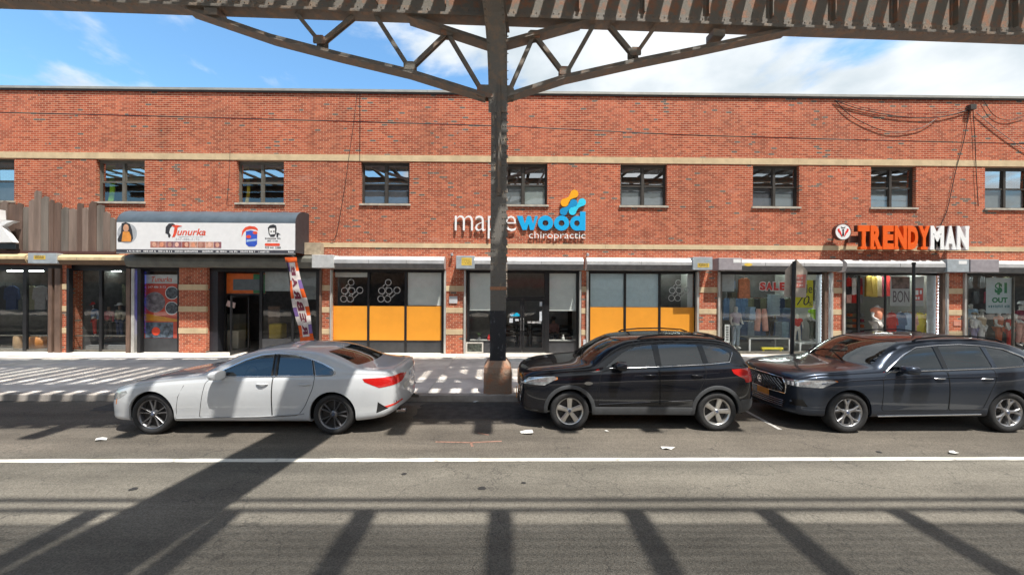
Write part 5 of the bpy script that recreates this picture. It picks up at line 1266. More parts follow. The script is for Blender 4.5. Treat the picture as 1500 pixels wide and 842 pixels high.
# ---------------- dark blue-grey large SUV
def suv2_more(S, root, sp):
    # diamond mesh grille
    mb = MB()
    for k in range(-12, 13):
        for d in (-1, 1):
            pts = []
            for t in np.linspace(0, 1, 7):
                y = k * .075 + d * (t - .5) * .26; z = .60 + t * .26
                if abs(y) < .50 - .25 * max(0, (.66 - z)): pts.append(S.end(y, z, 1)[0] + Vector((.008, 0, 0)))
            if len(pts) > 1: mb.tube(pts, .006, 4)
    local(root, mb, 'grille_mesh', mat('grille_chrome', (.35, .35, .36), .25, .9))
    pts = [S.end(y, z, 1)[0] + Vector((.01, 0, 0)) for y, z in ((-.52, .60), (-.56, .76), (-.50, .885), (0, .90), (.50, .885), (.56, .76), (.52, .60), (0, .565), (-.52, .60))]; local_tube(root, 'grille_surround', pts, .012, CHROME, 6)
    p, n = S.end(0, .76, 1); mb = MB(); mb.lathe([(.055, .0), (.075, .012), (.075, .018), (.055, .02)], 'X', (p.x + .012, 0, .76), 24); mb.box(p.x + .015, p.x + .03, -.045, .045, .75, .765); mb.bar((p.x + .02, -.04, .71), (p.x + .02, -.005, .81), .014, .012); mb.bar((p.x + .02, .04, .71), (p.x + .02, .005, .81), .014, .012); local(root, mb, 'badge', CHROME)
    mb = MB()
    for z in (.36, .395, .43, .465):
        pts = [S.end(y, z, 1)[0] + Vector((.004, 0, 0)) for y in np.linspace(-.5, .5, 9)]; mb.tube(pts, .007, 5)
    local(root, mb, 'intake_bars', MATS['grille_chrome'])
    plate(root, S, 0, .50, 1, .32, .17, PLATEY); plate(root, S, 0, .74, -1, .32, .17, PLATEY)
    for sg in (1, -1):
        pts = [S.top(x, sg * .62)[0] + Vector((0, 0, h)) for x, h in ((.0, .0), (-.08, .035), (-.5, .05), (-1.1, .05), (-1.55, .04), (-1.75, .0))]; local_tube(root, 'roof_rail', pts, .015, BLACK, 6)
        pts = [(lambda q: q[0] + q[1] * .008)(S.side(x, z, sg)) for x, z in ((.92, .30), (.0, .315), (-.92, .335))]; local_tube(root, 'sill_strip', pts, .013, CHROME, 6)
        pts = [(lambda q: q[0] + q[1] * .003)(S.side(x, z, sg)) for x, z in ((1.9, .86), (1.4, .93), (.6, .965), (-.4, .985), (-1.2, 1.0))]; local_tube(root, 'body_crease', pts, .009, sp['paint'], 6)
        for a in (0, .07, .14):
            pts = [S.end(sg * (.60 + a), .79, 1)[0] + Vector((.003, 0, 0)), S.end(sg * (.60 + a), .85, 1)[0] + Vector((.003, 0, 0))]; local_tube(root, 'lamp_element', pts, .022, mat('lamp_lens', (.8, .82, .85), .1, .3), 8)
        for y in (.35, -.25):
            pass
    for y in (.4, -.2):
        a, n = S.top(1.06, y); b = S.top(.88, y - .5)[0]; local_tube(root, 'wiper', [a + Vector((0, 0, .02)), b + Vector((0, 0, .02))], .008, BLACK)
s2_rows = [(2.27, .10, .62, .40, .72, .78), (2.24, .13, .74, .31, .83, .91), (2.13, .17, .82, .26, .91, .995), (1.92, .20, .87, .25, .965, 1.05), (1.6, .22, .905, .25, 1.0, 1.085), (1.25, .23, .915, .25, 1.02, 1.115), (.82, .30, .915, .25, 1.04, 1.155), (.56, .30, .915, .25, 1.05, 1.325), (.30, .27, .915, .25, 1.06, 1.49), (.05, .22, .915, .25, 1.065, 1.59),
           (-.5, .01, .915, .25, 1.085, 1.655), (-1.0, -.02, .915, .25, 1.105, 1.66), (-1.45, -.05, .91, .25, 1.125, 1.62), (-1.8, -.08, .90, .26, 1.14, 1.53), (-2.05, -.09, .885, .28, 1.13, 1.37), (-2.25, -.09, .86, .31, 1.08, 1.16), (-2.36, -.09, .82, .36, .95, 1.01), (-2.42, -.08, .76, .42, .85, .89)]
s2_w = [dict(poly=[(.70, 1.09), (.58, 1.165), (.30, 1.35), (.05, 1.46), (-.26, 1.495), (-.30, 1.115)], mt=CG1, r=.025), dict(poly=[(-.40, 1.12), (-.37, 1.50), (-.75, 1.515), (-1.12, 1.50), (-1.18, 1.15)], r=.025), dict(poly=[(-1.26, 1.155), (-1.20, 1.49), (-1.50, 1.445), (-1.80, 1.32), (-1.83, 1.235), (-1.72, 1.185)], r=.03)]
z3 = 6.42; m0, m1 = gx(1241, z3), gx(1478, z3); wb3 = m1 - m0
DPAINT = paint('blue_grey_car_paint', (.036, .046, .066), .55, .6, rough=.3)
car(dict(name='large_suv', label='dark blue-grey SUV with mesh grille and amber plate at the right edge', rows=s2_rows, wb=wb3, tyre=.36, paint=DPAINT, windows=s2_w, flare=((-wb3 / 2, .55, .02), (wb3 / 2, .5, .02)), track=.895, wheel='split', zb=.25, tumble=.38, crown=.08, arch=1.12,
         rimmat=mat('machined_alloy', (.42, .42, .43), .28, .85, var=.1), windshield=[(-.73, 1.17), (.73, 1.17), (.58, 1.57), (-.58, 1.57)], rear=[(-.62, 1.18), (.62, 1.18), (.54, 1.45), (-.54, 1.45)],
         doors=[[(.86, .40), (.84, .95), (.74, 1.04), (-.34, 1.085), (-.34, .40)], [(-.35, .40), (-.35, 1.085), (-1.18, 1.12), (-1.18, .96), (-1.06, .72), (-.95, .42)]], handle_z=.965, handlemat=CHROME, mirror=(.46, 1.11), seat_x=-.05, seat_top=1.16, dash_x=.80, dash_z=1.03, wsmat=glass('windshield_sky', (.30, .34, .35), 3.0, wave=.02),
         trim=[dict(pts=[(.74, 1.075), (.60, 1.172), (.30, 1.366), (.05, 1.476), (-.38, 1.517), (-.75, 1.532), (-1.16, 1.512), (-1.50, 1.46), (-1.82, 1.33), (-1.86, 1.235), (-1.74, 1.168), (-1.2, 1.135), (-.3, 1.098), (.74, 1.07)], mt=CHROME, r=.011)],
         patches=[('pillar', 'L', [(-.306, 1.12), (-.266, 1.483), (-.364, 1.498), (-.394, 1.123)], GLOSSB, .002), ('headlight', 'L', [(2.3, .79), (2.2, .90), (1.72, .93), (1.66, .90), (1.9, .79)], LAMP, .003), ('headlight', 'F', [(.52, .77), (.86, .79), (.86, .90), (.54, .88)], LAMP, .003), ('headlight', 'F', [(-.52, .77), (-.86, .79), (-.86, .90), (-.54, .88)], LAMP, .003),
                  ('grille', 'F', [(-.52, .60), (0, .57), (.52, .60), (.55, .76), (.50, .88), (-.50, .88), (-.55, .76)], GRILL, -.006), ('air_intake', 'F', [(-.5, .33), (.5, .33), (.55, .48), (-.55, .48)], GRILL, -.008), ('tail_light', 'L', [(-1.95, .98), (-1.92, 1.04), (-2.4, 1.06), (-2.45, .96)], REDL, .004),
                  ('tail_light', 'B', [(.3, .98), (.86, .96), (.86, 1.07), (.3, 1.05)], REDL, .004), ('tail_light', 'B', [(-.3, .98), (-.86, .96), (-.86, 1.07), (-.3, 1.05)], REDL, .004), ('fog_recess', 'F', [(.60, .42), (.82, .44), (.80, .56), (.64, .54)], GRILL, -.01), ('fog_recess', 'F', [(-.60, .42), (-.82, .44), (-.80, .56), (-.64, .54)], GRILL, -.01),
                  ('side_marker', 'L', [(1.64, .90), (1.66, .92), (1.76, .915), (1.74, .88)], AMBER, .004)],
         more=suv2_more, pos=((m0 + m1) / 2, z3 + .875), turn=R(.5)))
# ================================================================== signs on the wall
def letters(root, txt, x0, x1, z0, z1, y, depth, mt, bold=0.0, name='letter', gap=.0, side=None):
    """one part per letter, the whole word fitted to a box"""
    wds = []; geo = []
    for c in txt:
        if c == ' ': geo.append(None); wds.append(.3); continue
        vs_, fs = text_geo(c, 1.0, bold, .5); a = np.array(vs_); geo.append((a, fs)); wds.append(a[:, 0].max() - a[:, 0].min() + .09 + gap)
    zlo = min(g[0][:, 2].min() for g in geo if g); zhi = max(g[0][:, 2].max() for g in geo if g); tot = sum(wds) - .09 - gap; x = 0; out_ = []
    for c, w_, g in zip(txt, wds, geo):
        if g:
            a, fs = g; q = MB(); sc = (x1 - x0) / tot
            q.add([(x0 + (x + p[0] - a[:, 0].min()) * sc, y - depth * (.5 - p[1]) , z0 + (z1 - z0) * (p[2] - zlo) / (zhi - zlo)) for p in a], fs); out_.append(q.build(name, mt, root))
        x += w_
    return out_

# ---- clinic letters and emblem
Y = D - .05; DPT = .05
WL = mat('white_sign_letter', (.86, .86, .86), .45, var=.02); CY1 = mat('cyan_sign_letter', (.0, .40, .80), .45, var=.02); BL2 = mat('mid_blue_emblem', (.0, .27, .58), .45, var=.02); CY2 = mat('light_cyan_emblem', (.03, .62, .88), .45, var=.02); OR2 = mat('orange_emblem', (.95, .40, .005), .45, var=.02)
sg = empty('wall_sign', at(760, 352, Y), 'white and cyan clinic lettering with a dumbbell emblem on the brick above the double door', 'sign')
# 'maple': x height from 316 to 339
xa = fx(666, Y); xb = fx(755.5, Y)
zb_, zx = fz(339, Y), fz(316.5, Y)
wd = []
for c in 'maple':
    vs_, fs = text_geo(c, 1, -.012, .5); wd.append((np.array(vs_), fs))
xh = wd[0][0][:, 2].max(); tot = sum(a[:, 0].max() - a[:, 0].min() for a, _ in wd) + .08 * 4; sc = (xb - xa) / tot; x = xa
for c, (a, fs) in zip('maple', wd):
    q = MB(); q.add([(x + (p[0] - a[:, 0].min()) * sc, Y + DPT * (p[1] - .5), zb_ + p[2] * (zx - zb_) / xh) for p in a], fs); q.build('letter', WL, sg); x += (a[:, 0].max() - a[:, 0].min() + .08) * sc
# 'wood', heavy and round
def ell(cx, cz, rx, rz, n=36): return [(cx + rx * math.cos(2 * math.pi * i / n), cz + rz * math.sin(2 * math.pi * i / n)) for i in range(n)]
q = MB(); P = [(757, 316), (766.5, 316), (769.5, 327.5), (773, 316), (778.5, 316), (782, 327.5), (785, 316), (787, 316), (780.5, 337), (775.5, 337), (771.5, 325)]
P = [(756.5, 316.3), (765, 316.3), (768.3, 327.5), (771.6, 316.3), (777, 316.3), (780.2, 327.5), (783.2, 316.3), (787.5, 316.3), (781.5, 336.8), (776, 336.8), (773.6, 327.8), (771.2, 336.8), (765, 336.8)]
q.prism([(fx(a, Y), fz(b, Y)) for a, b in P], Y - DPT / 2, Y + DPT / 2); q.build('letter', CY1, sg)
pxm = lambda n_: n_ * (fx(751, Y) - fx(750, Y))
for cx in (798.5, 822):
    q = MB(); q.ring(ell(fx(cx, Y), fz(326.5, Y), pxm(11.2), pxm(10.9)), ell(fx(cx, Y), fz(326.5, Y), pxm(4.4), pxm(4.2)), Y - DPT / 2, Y + DPT / 2); q.build('letter', CY1, sg)
q = MB(); q.ring(ell(fx(845, Y), fz(326.5, Y), pxm(10.6), pxm(10.9)), ell(fx(844.5, Y), fz(326.5, Y), pxm(4.0), pxm(4.2)), Y - DPT / 2, Y + DPT / 2); q.box(fx(849, Y), fx(857, Y), Y - DPT / 2 - .002, Y + DPT / 2 - .003, fz(337, Y), fz(309.5, Y)); q.build('letter', CY1, sg)
q = MB(); put_text(q, 'chiropractic', fx(774.5, Y), fx(857, Y), fz(352.2, Y), fz(339.2, Y), Y, WL, -.008, .03); props(q.build('small_lettering', None, sg), kind='stuff')
for (a, b), (c, d), r0, m_ in (((840.5, 283.5), (826.3, 296.5), 5.9, OR2), ((839.5, 297), (825, 309.6), 5.6, BL2), ((852, 295.6), (838, 309), 5.5, CY2)):
    A = Vector((fx(a, Y), fz(b, Y))); B = Vector((fx(c, Y), fz(d, Y))); t = (B - A).normalized(); nn = Vector((-t.y, t.x)); r_ = pxm(r0); L_ = (B - A).length; outl = []
    an = math.atan2(-t.y, -t.x)
    for i in range(19): ag = an - 2.35 + 4.7 * i / 18; outl.append(A + Vector((math.cos(ag), math.sin(ag))) * r_)
    outl.append((A + B) / 2 - nn * (-1) * r_ * -.38 if False else (A + B) / 2 + nn * r_ * (-.40 if (outl[-1] - A).dot(nn) < 0 else .40))
    an2 = math.atan2(t.y, t.x)
    for i in range(19): ag = an2 - 2.35 + 4.7 * i / 18; outl.append(B + Vector((math.cos(ag), math.sin(ag))) * r_)
    outl.append((A + B) / 2 + nn * r_ * (-.40 if (outl[-1] - B).dot(nn) < 0 else .40))
    q = MB(); q.prism([tuple(p) for p in outl], Y - DPT / 2, Y + DPT / 2); q.build('emblem_link', m_, sg)

# ---- menswear channel letters on a raceway
Y = D - .34; dp = .14
OL = mat('orange_channel_letter', (.82, .115, .004), .4, var=.03); RET = mat('dark_letter_return', (.10, .035, .025), .5)
ts = empty('channel_letter_sign', at(1330, 364, Y), 'orange and white slab channel letters on a brown raceway above the menswear shop', 'sign')
cells = [('T', 1251.5, 1268), ('R', 1269.5, 1286), ('E', 1287.5, 1303), ('N', 1304.5, 1322), ('D', 1323.5, 1338.5), ('Y', 1339.5, 1355.5), ('M', 1356.5, 1376), ('A', 1377.5, 1393.5), ('N', 1395, 1412)]
zt, zb2 = fz(327.5, Y), fz(362.5, Y); H_ = zt - zb2
for i, (c, a, b) in enumerate(cells):
    m_ = OL if i < 6 else WL; x0, x1 = fx(a, Y), fx(b, Y); q = MB(); put_text(q, c, x0, x1, zb2, zt, Y, m_, .055, dp)
    sh = .075 * H_ * 1.6; w_ = (x1 - x0); yy0, yy1 = Y - dp + .003, Y - .003
    ser = {'T': [(.22, .78, 0)], 'R': [(-.03, .45, 0), (.58, 1.04, 0)], 'E': [], 'N': [(-.05, .34, 0), (.68, 1.05, 1)], 'D': [], 'Y': [(.2, .8, 0)], 'M': [(-.04, .3, 0), (.7, 1.04, 0)], 'A': [(-.06, .38, 0), (.62, 1.06, 0)]}[c]
    for u0, u1, tp in ser:
        z0 = zt - sh if tp else zb2; q.box(x0 + w_ * u0, x0 + w_ * u1, yy0, yy1, z0, z0 + sh, m_)
    l_ = q.build('letter', None, ts)
    q = MB(); put_text(q, c, x0 - .012, x1 + .012, zb2 - .012, zt + .012, Y + .02, RET, .055, dp * .85); q.build('letter_return', None, l_)
boxo('raceway', fx(1243, Y), fx(1398, Y), Y + .03, Y + .13, fz(352, Y), fz(342, Y), RET, ts)
for px in (1250, 1310, 1370): boxo('bracket', fx(px, Y), fx(px + 3, Y), Y + .131, D - .001, fz(350, Y), fz(345, Y), RET, ts)
# round badge
Yb = D - .36; bd = empty('round_sign', at(1235, 352, Yb), 'round white light-box sign with red and black tie emblem beside the orange letters', 'sign')
c_ = at(1235, 339.5, Yb); r_ = .30
q = MB(); q.lathe([(0, 0), (r_ - .02, 0), (r_ - .02, .002)], 'Y', c_, 36); q.build('face', WHITE, bd); q = MB(); q.lathe([(r_ - .02, -.006), (r_, -.006), (r_, .14), (0, .14)], 'Y', c_, 36); q.build('rim', RET, bd)
def bp_(pts): return [(c_.x + a * r_, c_.z + b * r_) for a, b in pts]
for pts in ([(-.70, .30), (-.45, .42), (-.42, .15), (-.30, .08), (-.10, -.62), (-.22, -.55), (-.42, -.18), (-.60, .0)], [(.70, .30), (.45, .42), (.42, .15), (.30, .08), (.10, -.62), (.22, -.55), (.42, -.18), (.60, .0)]):
    q = MB(); q.prism(bp_(pts), Yb - .006, Yb - .001); q.build('emblem', mat('red_emblem', (.72, .03, .02), .4), bd)
for pts in ([(-.10, .30), (.10, .30), (.13, .16), (-.13, .16)], [(-.07, .14), (.07, .14), (.12, -.40), (0, -.60), (-.12, -.40)], [(-.30, .62), (0, .50), (.30, .62), (.18, .42), (-.18, .42)]):
    q = MB(); q.prism(bp_(pts), Yb - .006, Yb - .001); q.build('emblem', mat('black_emblem', (.02, .02, .025), .4), bd)
boxo('bracket', c_.x - .03, c_.x + .03, Yb + .145, D - .001, c_.z - .04, c_.z + .04, RET, bd)

# ---- salon awning
Y = D - .86; ax0, ax1 = fx(170.5, Y), fx(432, Y); zf0, zf1, zt = fz(368.5, Y), fz(329.5, Y), fz(315.5, D)
AWB = mat('slate_blue_awning_vinyl', (.075, .10, .125), .5, var=.12, scale=4); AWD = mat('dark_awning_end', (.045, .040, .045), .6, var=.15)
aw = empty('awning', ((ax0 + ax1) / 2, D - .4, zf0), 'slate-blue barrel awning with a white printed front over the salon', 'awning')
prof = [(Y, zf1)] + [(Y + .62 * (1 - math.cos(t)) , zf1 + (zt - zf1) * math.sin(t)) for t in np.linspace(.15, math.pi / 2, 9)] + [(D - .004, zt)]
q = MB(); n = len(prof); nb = 9; vs_ = []
for i in range(nb * 3 + 1):
    x = ax0 + (ax1 - ax0) * i / (nb * 3); sag = .012 if i % 3 else 0
    vs_ += [(x, a + sag * .5, b - sag) for a, b in prof]
q.add(vs_, [(i * n + j, i * n + j + 1, (i + 1) * n + j + 1, (i + 1) * n + j) for i in range(nb * 3) for j in range(n - 1)]); q.build('top', AWB, aw, smooth=True, angle=60)
boxo('face', ax0, ax1, Y - .002, Y + .02, zf0, zf1 - .001, mat('white_awning_face', (.78, .78, .79), .5, var=.03), aw)
for xe, e in ((ax0 - .012, .01), (ax1 + .002, .01)):
    q = MB(); pr = prof + [(D - .004, zf0 - .08), (Y, zf0 - .08)]; k = len(pr); q.add([(xe, a, b) for a, b in pr] + [(xe + e, a, b) for a, b in pr], [tuple(range(k)), tuple(range(2 * k - 1, k - 1, -1))] + [(i, (i + 1) % k, k + (i + 1) % k, k + i) for i in range(k)]); q.build('end_panel', AWD, aw)
boxo('valance', ax0, ax1, Y - .001, Y + .015, zf0 - .11, zf0 - .003, mat('dark_valance', (.06, .06, .075), .5), aw)
boxo('bottom_bar', ax0, ax1, Y - .01, Y + .03, zf0 - .15, zf0 - .112, mat('grey_bar', (.30, .30, .29), .5, .4), aw)
vt = MB(); k = 0
for p0, p1 in ((186, 206), (210, 228), (232, 252), (256, 290), (296, 312), (316, 332), (336, 348), (352, 374), (378, 396), (422, 430)):
    dashes(vt, fx(p0, Y), fx(p1, Y), zf0 - .09, zf0 - .03, Y - .0015, WHITE)
props(vt.build('valance_lettering', None, aw), kind='stuff')
def F2(px, py): return (fx(px, Y), fz(py, Y))
YF = Y - .004
INK = mat('black_print', (.03, .03, .035), .6); REDP = mat('red_print', (.74, .075, .03), .6); BLUP = mat('blue_print', (.03, .09, .50), .6); SKIN = mat('skin_print', (.62, .33, .20), .6); GREYP = mat('grey_print', (.50, .52, .55), .6); LBL = mat('light_blue_print', (.35, .50, .72), .6)
def pr(name, pts, m_, lift=0.0, circle=None):
    q = MB(); poly = [F2(*p) for p in pts] if circle is None else ell(*F2(*circle[:2]), pxm(circle[2]) * .94, pxm(circle[3]) * .94, 28); q.prism(poly, YF - .0015 - lift, YF - lift); return q.build(name, m_, aw)
# round portrait
pr('portrait', None, mat('portrait_grey', (.40, .42, .45), .6), 0, (186, 345.5, 15, 15.5)); pr('portrait', [(178, 331), (184, 329.5), (190, 332), (193, 340), (195, 353), (192, 358), (173, 358), (172, 354), (177, 345)], INK, .002); pr('portrait', None, SKIN, .004, (184.5, 338, 4.2, 6)); pr('portrait', [(180, 343), (189, 343), (192, 350), (192, 357.5), (178, 357.5), (179, 350)], mat('orange_print', (.72, .28, .05), .6), .004)
# emblem and script name
pr('emblem', [(242, 345), (242.5, 336), (247, 331), (253, 330.5), (256.5, 333), (252, 334.5), (249, 338), (247.5, 344), (250, 348), (248, 352), (246, 350), (246, 347)], INK); pr('emblem', [(251, 333.8), (258, 333), (267, 334.4), (260, 336.3), (259, 343), (256, 350), (252, 351), (254, 345), (255.5, 336.5)], REDP, .003)
q = MB(); put_text(q, 'unurka', *[F2(259.5, 0)[0], F2(301, 0)[0]], F2(0, 347.8)[1], F2(0, 338)[1], YF - .002, REDP, .012, .002, .28); q.build('script_lettering', None, aw)
q = MB(); put_text(q, '347-486-3172', F2(257, 0)[0], F2(292, 0)[0], F2(0, 355)[1], F2(0, 351.6)[1], YF - .001, GREYP, 0, .001); dashes(q, F2(262, 0)[0], F2(297, 0)[0], F2(0, 350.6)[1], F2(0, 349.2)[1], YF - .001, GREYP); props(q.build('print_lettering', None, aw), kind='stuff')
rnd = random.Random(3)
for i in range(9):
    a = 220 + i * 11.6; c1 = rnd.choice([(.30, .08, .06), (.42, .18, .14), (.14, .05, .05), (.55, .30, .22), (.25, .10, .12)]); pr('photo_tile', [(a, 357), (a + 11.2, 357), (a + 11.2, 366), (a, 366)], mat('photo_tile_%d' % i, c1, .6, var=.3, scale=9)); pr('photo_tile', None, mat('photo_face_%d' % (i % 4), [(.66, .36, .26), (.72, .30, .18), (.50, .26, .2), (.75, .45, .36)][i % 4], .6), .002, (a + rnd.uniform(4, 7), 361.5, 3.0, 3.6))
# clipper emblem, red hood over a blue jar
pr('emblem', [(353.5, 350), (354.5, 341), (358.5, 336), (365, 333.7), (373, 334.5), (377, 337.5), (377.5, 341), (374, 339), (368, 338), (361, 339.5), (357, 343)], REDP); pr('emblem', [(360, 341.5), (367, 340), (374, 341.5), (376.5, 344), (376.5, 360), (373, 363.5), (364, 363.5), (360, 360)], BLUP, .002)
pr('emblem', None, REDP, .004, (364, 349.3, 3.8, 2.6)); pr('emblem', None, REDP, .004, (373.5, 343.5, 3.6, 2.4)); pr('emblem', [(361, 354), (376, 352), (376, 355), (361, 357)], LBL, .004)
# barber's head, name and red pill
pr('emblem', [(392, 336), (395, 332.5), (400, 331.2), (404, 332.8), (405, 337), (404, 345), (401.5, 349.3), (396, 349.3), (393.3, 345)], INK); pr('emblem', [(394.3, 337), (402.6, 336.5), (402.5, 345), (399.5, 348), (396.5, 347.5), (394.5, 344)], WHITE, .002); pr('emblem', None, INK, .004, (397, 341.6, 1.2, 1.2)); pr('emblem', None, INK, .004, (401, 341.4, 1.2, 1.2)); pr('emblem', [(396, 346), (402, 345.3), (400.8, 348.6), (397.2, 348.6)], INK, .0045); pr('emblem', [(404.5, 343), (407.5, 343.5), (411, 346.4), (407.5, 346), (407, 350), (404.8, 350)], INK)
q = MB(); dashes(q, F2(388, 0)[0], F2(411.5, 0)[0], F2(0, 353.2)[1], F2(0, 350.4)[1], YF - .001, INK); dashes(q, F2(391.5, 0)[0], F2(407.5, 0)[0], F2(0, 356.4)[1], F2(0, 353.9)[1], YF - .001, INK); put_text(q, '929 441 2388', F2(388, 0)[0], F2(411, 0)[0], F2(0, 366.4)[1], F2(0, 363.4)[1], YF - .001, INK, .01, .001); props(q.build('print_lettering', None, aw), kind='stuff')
pr('emblem', [(387.5, 360.5), (388.5, 358.6), (409, 358.6), (410, 360.5), (409, 362.6), (388.5, 362.6)], REDP)

# ---- weathered plank board and the big white letter at the left edge
Y = D - .10; pb = empty('plank_board', at(85, 372, Y), 'board of uneven weathered grey planks above the left clothes shop', 'sign board')
tops = [(-60, 300), (-48, 292), (-36, 304), (-24, 298), (-12, 302), (0, 303), (12, 305), (24, 306), (35, 310), (44, 300), (52, 287), (62, 296), (73, 301), (80, 303), (90, 311), (101, 312), (113, 304), (122, 311), (131, 303), (142, 306), (153, 317), (163, 325), (171, 330)]
PL = [mat('plank_%d' % i, c, .9, var=.3, scale=3.5, bump=.5, bscale=25, streak=.12) for i, c in enumerate([(.19, .14, .115), (.16, .135, .115), (.225, .165, .135), (.135, .085, .065), (.175, .145, .12)])]
for i, ((a, z), (b, _)) in enumerate(zip(tops, tops[1:])):
    j = rnd.uniform(0, .035); x0, x1 = fx(a, Y) + .006, fx(b, Y) - .006; zz = fz(z, Y); zl_ = fz(372, Y); q = MB(); tl = rnd.uniform(-.05, .05)
    q.prism([(x0, zl_), (x1, zl_), (x1, zz + tl), ((x0 + x1) / 2 + rnd.uniform(-.05, .05), zz + .04 + abs(tl)), (x0, zz - tl)], Y - .02 - j, Y + .02 - j); q.build('plank', PL[3] if a in (73, 113, 131) else rnd.choice(PL), pb)
boxo('base_board', fx(-120, Y), fx(171, Y), Y - .08, D - .03, fz(376, Y), fz(372.2, Y), mat('dark_red_board', (.085, .035, .03), .8), pb)
boxo('backing', fx(-60, Y), fx(170, Y), Y + .03, D - .006, fz(371, Y), fz(335, Y), PL[1], pb)
Yk = D - .34; kk = empty('channel_letter', at(5, 361, Yk), 'white three-dimensional letter K cut by the left edge', 'sign')
q = MB(); pts = [(-34, 316), (-18, 316), (-18, 333), (2, 313), (3, 327), (-4, 335), (12, 328), (23.5, 329), (14, 332), (5, 337), (22, 359.5), (0, 360), (-18, 342), (-18, 360), (-34, 360)]
q.prism([(fx(a, Yk), fz(b, Yk)) for a, b in pts], Yk - .06, Yk + .1); q.build('letter', WHITE, kk)
boxo('bracket', fx(-26, Yk), fx(-22, Yk), Yk + .101, Y - .075, fz(345, Yk), fz(335, Yk), BLACKF, kk); boxo('lower_bar', fx(-36, Yk), fx(22, Yk), Yk + .02, Yk + .1, fz(369, Yk), fz(361.5, Yk), BLACKF, kk)

# ---- feather flag on the sidewalk, reverse side towards the street
fy_ = 12.0
def FL(px, py): p = at(px, py, fy_); return (p.x, p.z)
ff = empty('feather_flag', (FL(448, 520)[0], fy_, SW), 'tall orange white and purple feather flag leaning by the salon door', 'flag')
ltop, rtop = (417, 377), (433.5, 376.5); lbot, rbot = (439.5, 503), (462, 500)
ORF = mat('flag_orange', (.80, .12, .015), .8); PUF = mat('flag_purple', (.20, .12, .34), .8); WHF = mat('flag_white', (.66, .60, .57), .8); MAR = mat('flag_maroon', (.17, .03, .055), .8)
def fp(u, v, lift=0):
    """u across (0 left, 1 right), v down; the cloth bellies and ripples"""
    a = Vector(ltop).lerp(Vector(lbot), v); b = Vector(rtop).lerp(Vector(rbot), v); p = a.lerp(b, u)
    bulge = 6.0 * math.sin(math.pi * min(1, v * 1.15)) * (u - .25) * .6 if u > .25 else 0
    x, z = FL(p.x + bulge * .5, p.y); return (x, fy_ + .05 * math.sin(v * 9 + u * 2.5) - .10 * u * (1 - u) - lift, z)
def cloth(name, u0, u1, v0, v1, m_, sk=0.0, lift=0):
    q = MB(); nu, nv = 4, 8; vs_ = []
    for j in range(nv + 1):
        for i in range(nu + 1):
            u = u0 + (u1 - u0) * i / nu; v = v0 + (v1 - v0) * j / nv + sk * (i / nu - .5); vs_.append(fp(u, min(1, max(0, v)), lift))
    q.add(vs_, [(j * (nu + 1) + i, j * (nu + 1) + i + 1, (j + 1) * (nu + 1) + i + 1, (j + 1) * (nu + 1) + i) for j in range(nv) for i in range(nu)]); return q.build(name, m_, ff, smooth=True, angle=80)
cloth('cloth', .26, .76, 0.06, .93, WHF); cloth('hem', 0, 1, 0, .058, ORF); cloth('hem', .0, 1, .932, 1.0, ORF)
for side_, u0, u1 in ((0, 0, .258), (1, .762, 1)):
    cols = [ORF, WHF, PUF, ORF, WHF] if side_ else [PUF, WHF, ORF, ORF, WHF]; v = .06; k = 0
    while v < .93: v2 = min(.93, v + .105); cloth('stripe', u0, u1, v, v2 - .002, cols[k % 5], .0); v = v2; k += 1
for i, c in enumerate('BARBER'):
    vs_, fs = text_geo(c, 1, .05, 0); a = np.array(vs_); lo, hi = a.min(0), a.max(0); q = MB(); v0 = .10 + i * .138; 
    # the letters read down the cloth, mirrored because this is its back
    q.add([fp(.32 + .38 * ((p[2] - lo[2]) / (hi[2] - lo[2])), v0 + .115 * (1 - (p[0] - lo[0]) / (hi[0] - lo[0])), .006) for p in vs_], fs); q.build('letter', MAR, ff)
q = MB(); q.tube([(FL(448, 520)[0] - .02, fy_ + .06, SW), Vector(fp(0, 1)) + Vector((0, .05, 0)), Vector(fp(0, .5)) + Vector((0, .05, 0)), Vector(fp(.1, 0)) + Vector((0, .03, .02)), Vector(fp(.6, 0)) + Vector((0, .02, .05)), Vector(fp(.95, .02)) + Vector((0, .02, 0))], .018, 6); q.build('pole', BLACKF, ff)
q = MB(); q.bar((FL(448, 520)[0] - .32, fy_ + .06, SW + .03), (FL(448, 520)[0] + .28, fy_ + .06, SW + .03), .05, .05); q.bar((FL(448, 520)[0] - .02, fy_ - .24, SW + .03), (FL(448, 520)[0] - .02, fy_ + .36, SW + .03), .05, .048); q.build('foot', BLACKF, ff)

# ---- street posts at the kerb
py_ = 8.72
p0 = at(1158.5, 520, py_); sp_ = empty('street_sign', (p0.x, py_, SW), 'back of a pentagon sign on a black post behind the large SUV hood', 'street sign')
q = MB(); q.tube([(p0.x, py_, SW), (at(1163.5, 400, py_).x, py_, at(1163, 381, py_).z - .03)], .042, 10); q.build('post', mat('black_post', (.02, .022, .024), .5, var=.2), sp_, smooth=True)
q = MB(); yb_ = py_ + .06
q.prism([(at(a, b, yb_).x, at(a, b, yb_).z) for a, b in ((1148.5, 434.5), (1150.5, 396), (1166, 379.5), (1182.5, 396.5), (1180.5, 435.5))], yb_ - .004, yb_ + .006); q.build('plate', mat('sign_back', (.50, .43, .36), .6, 0, var=.12), sp_)
q = MB(); yb_ = py_ + .05; q.prism([(at(a, b, yb_).x, at(a, b, yb_).z) for a, b in ((1166.5, 421), (1167.5, 402.5), (1180.5, 402), (1179.5, 421.5))], yb_ - .001, yb_ + .004); k_ = q.build('sticker', mat('salmon_sticker', (.62, .20, .16), .7, var=.1), sp_)
q = MB()
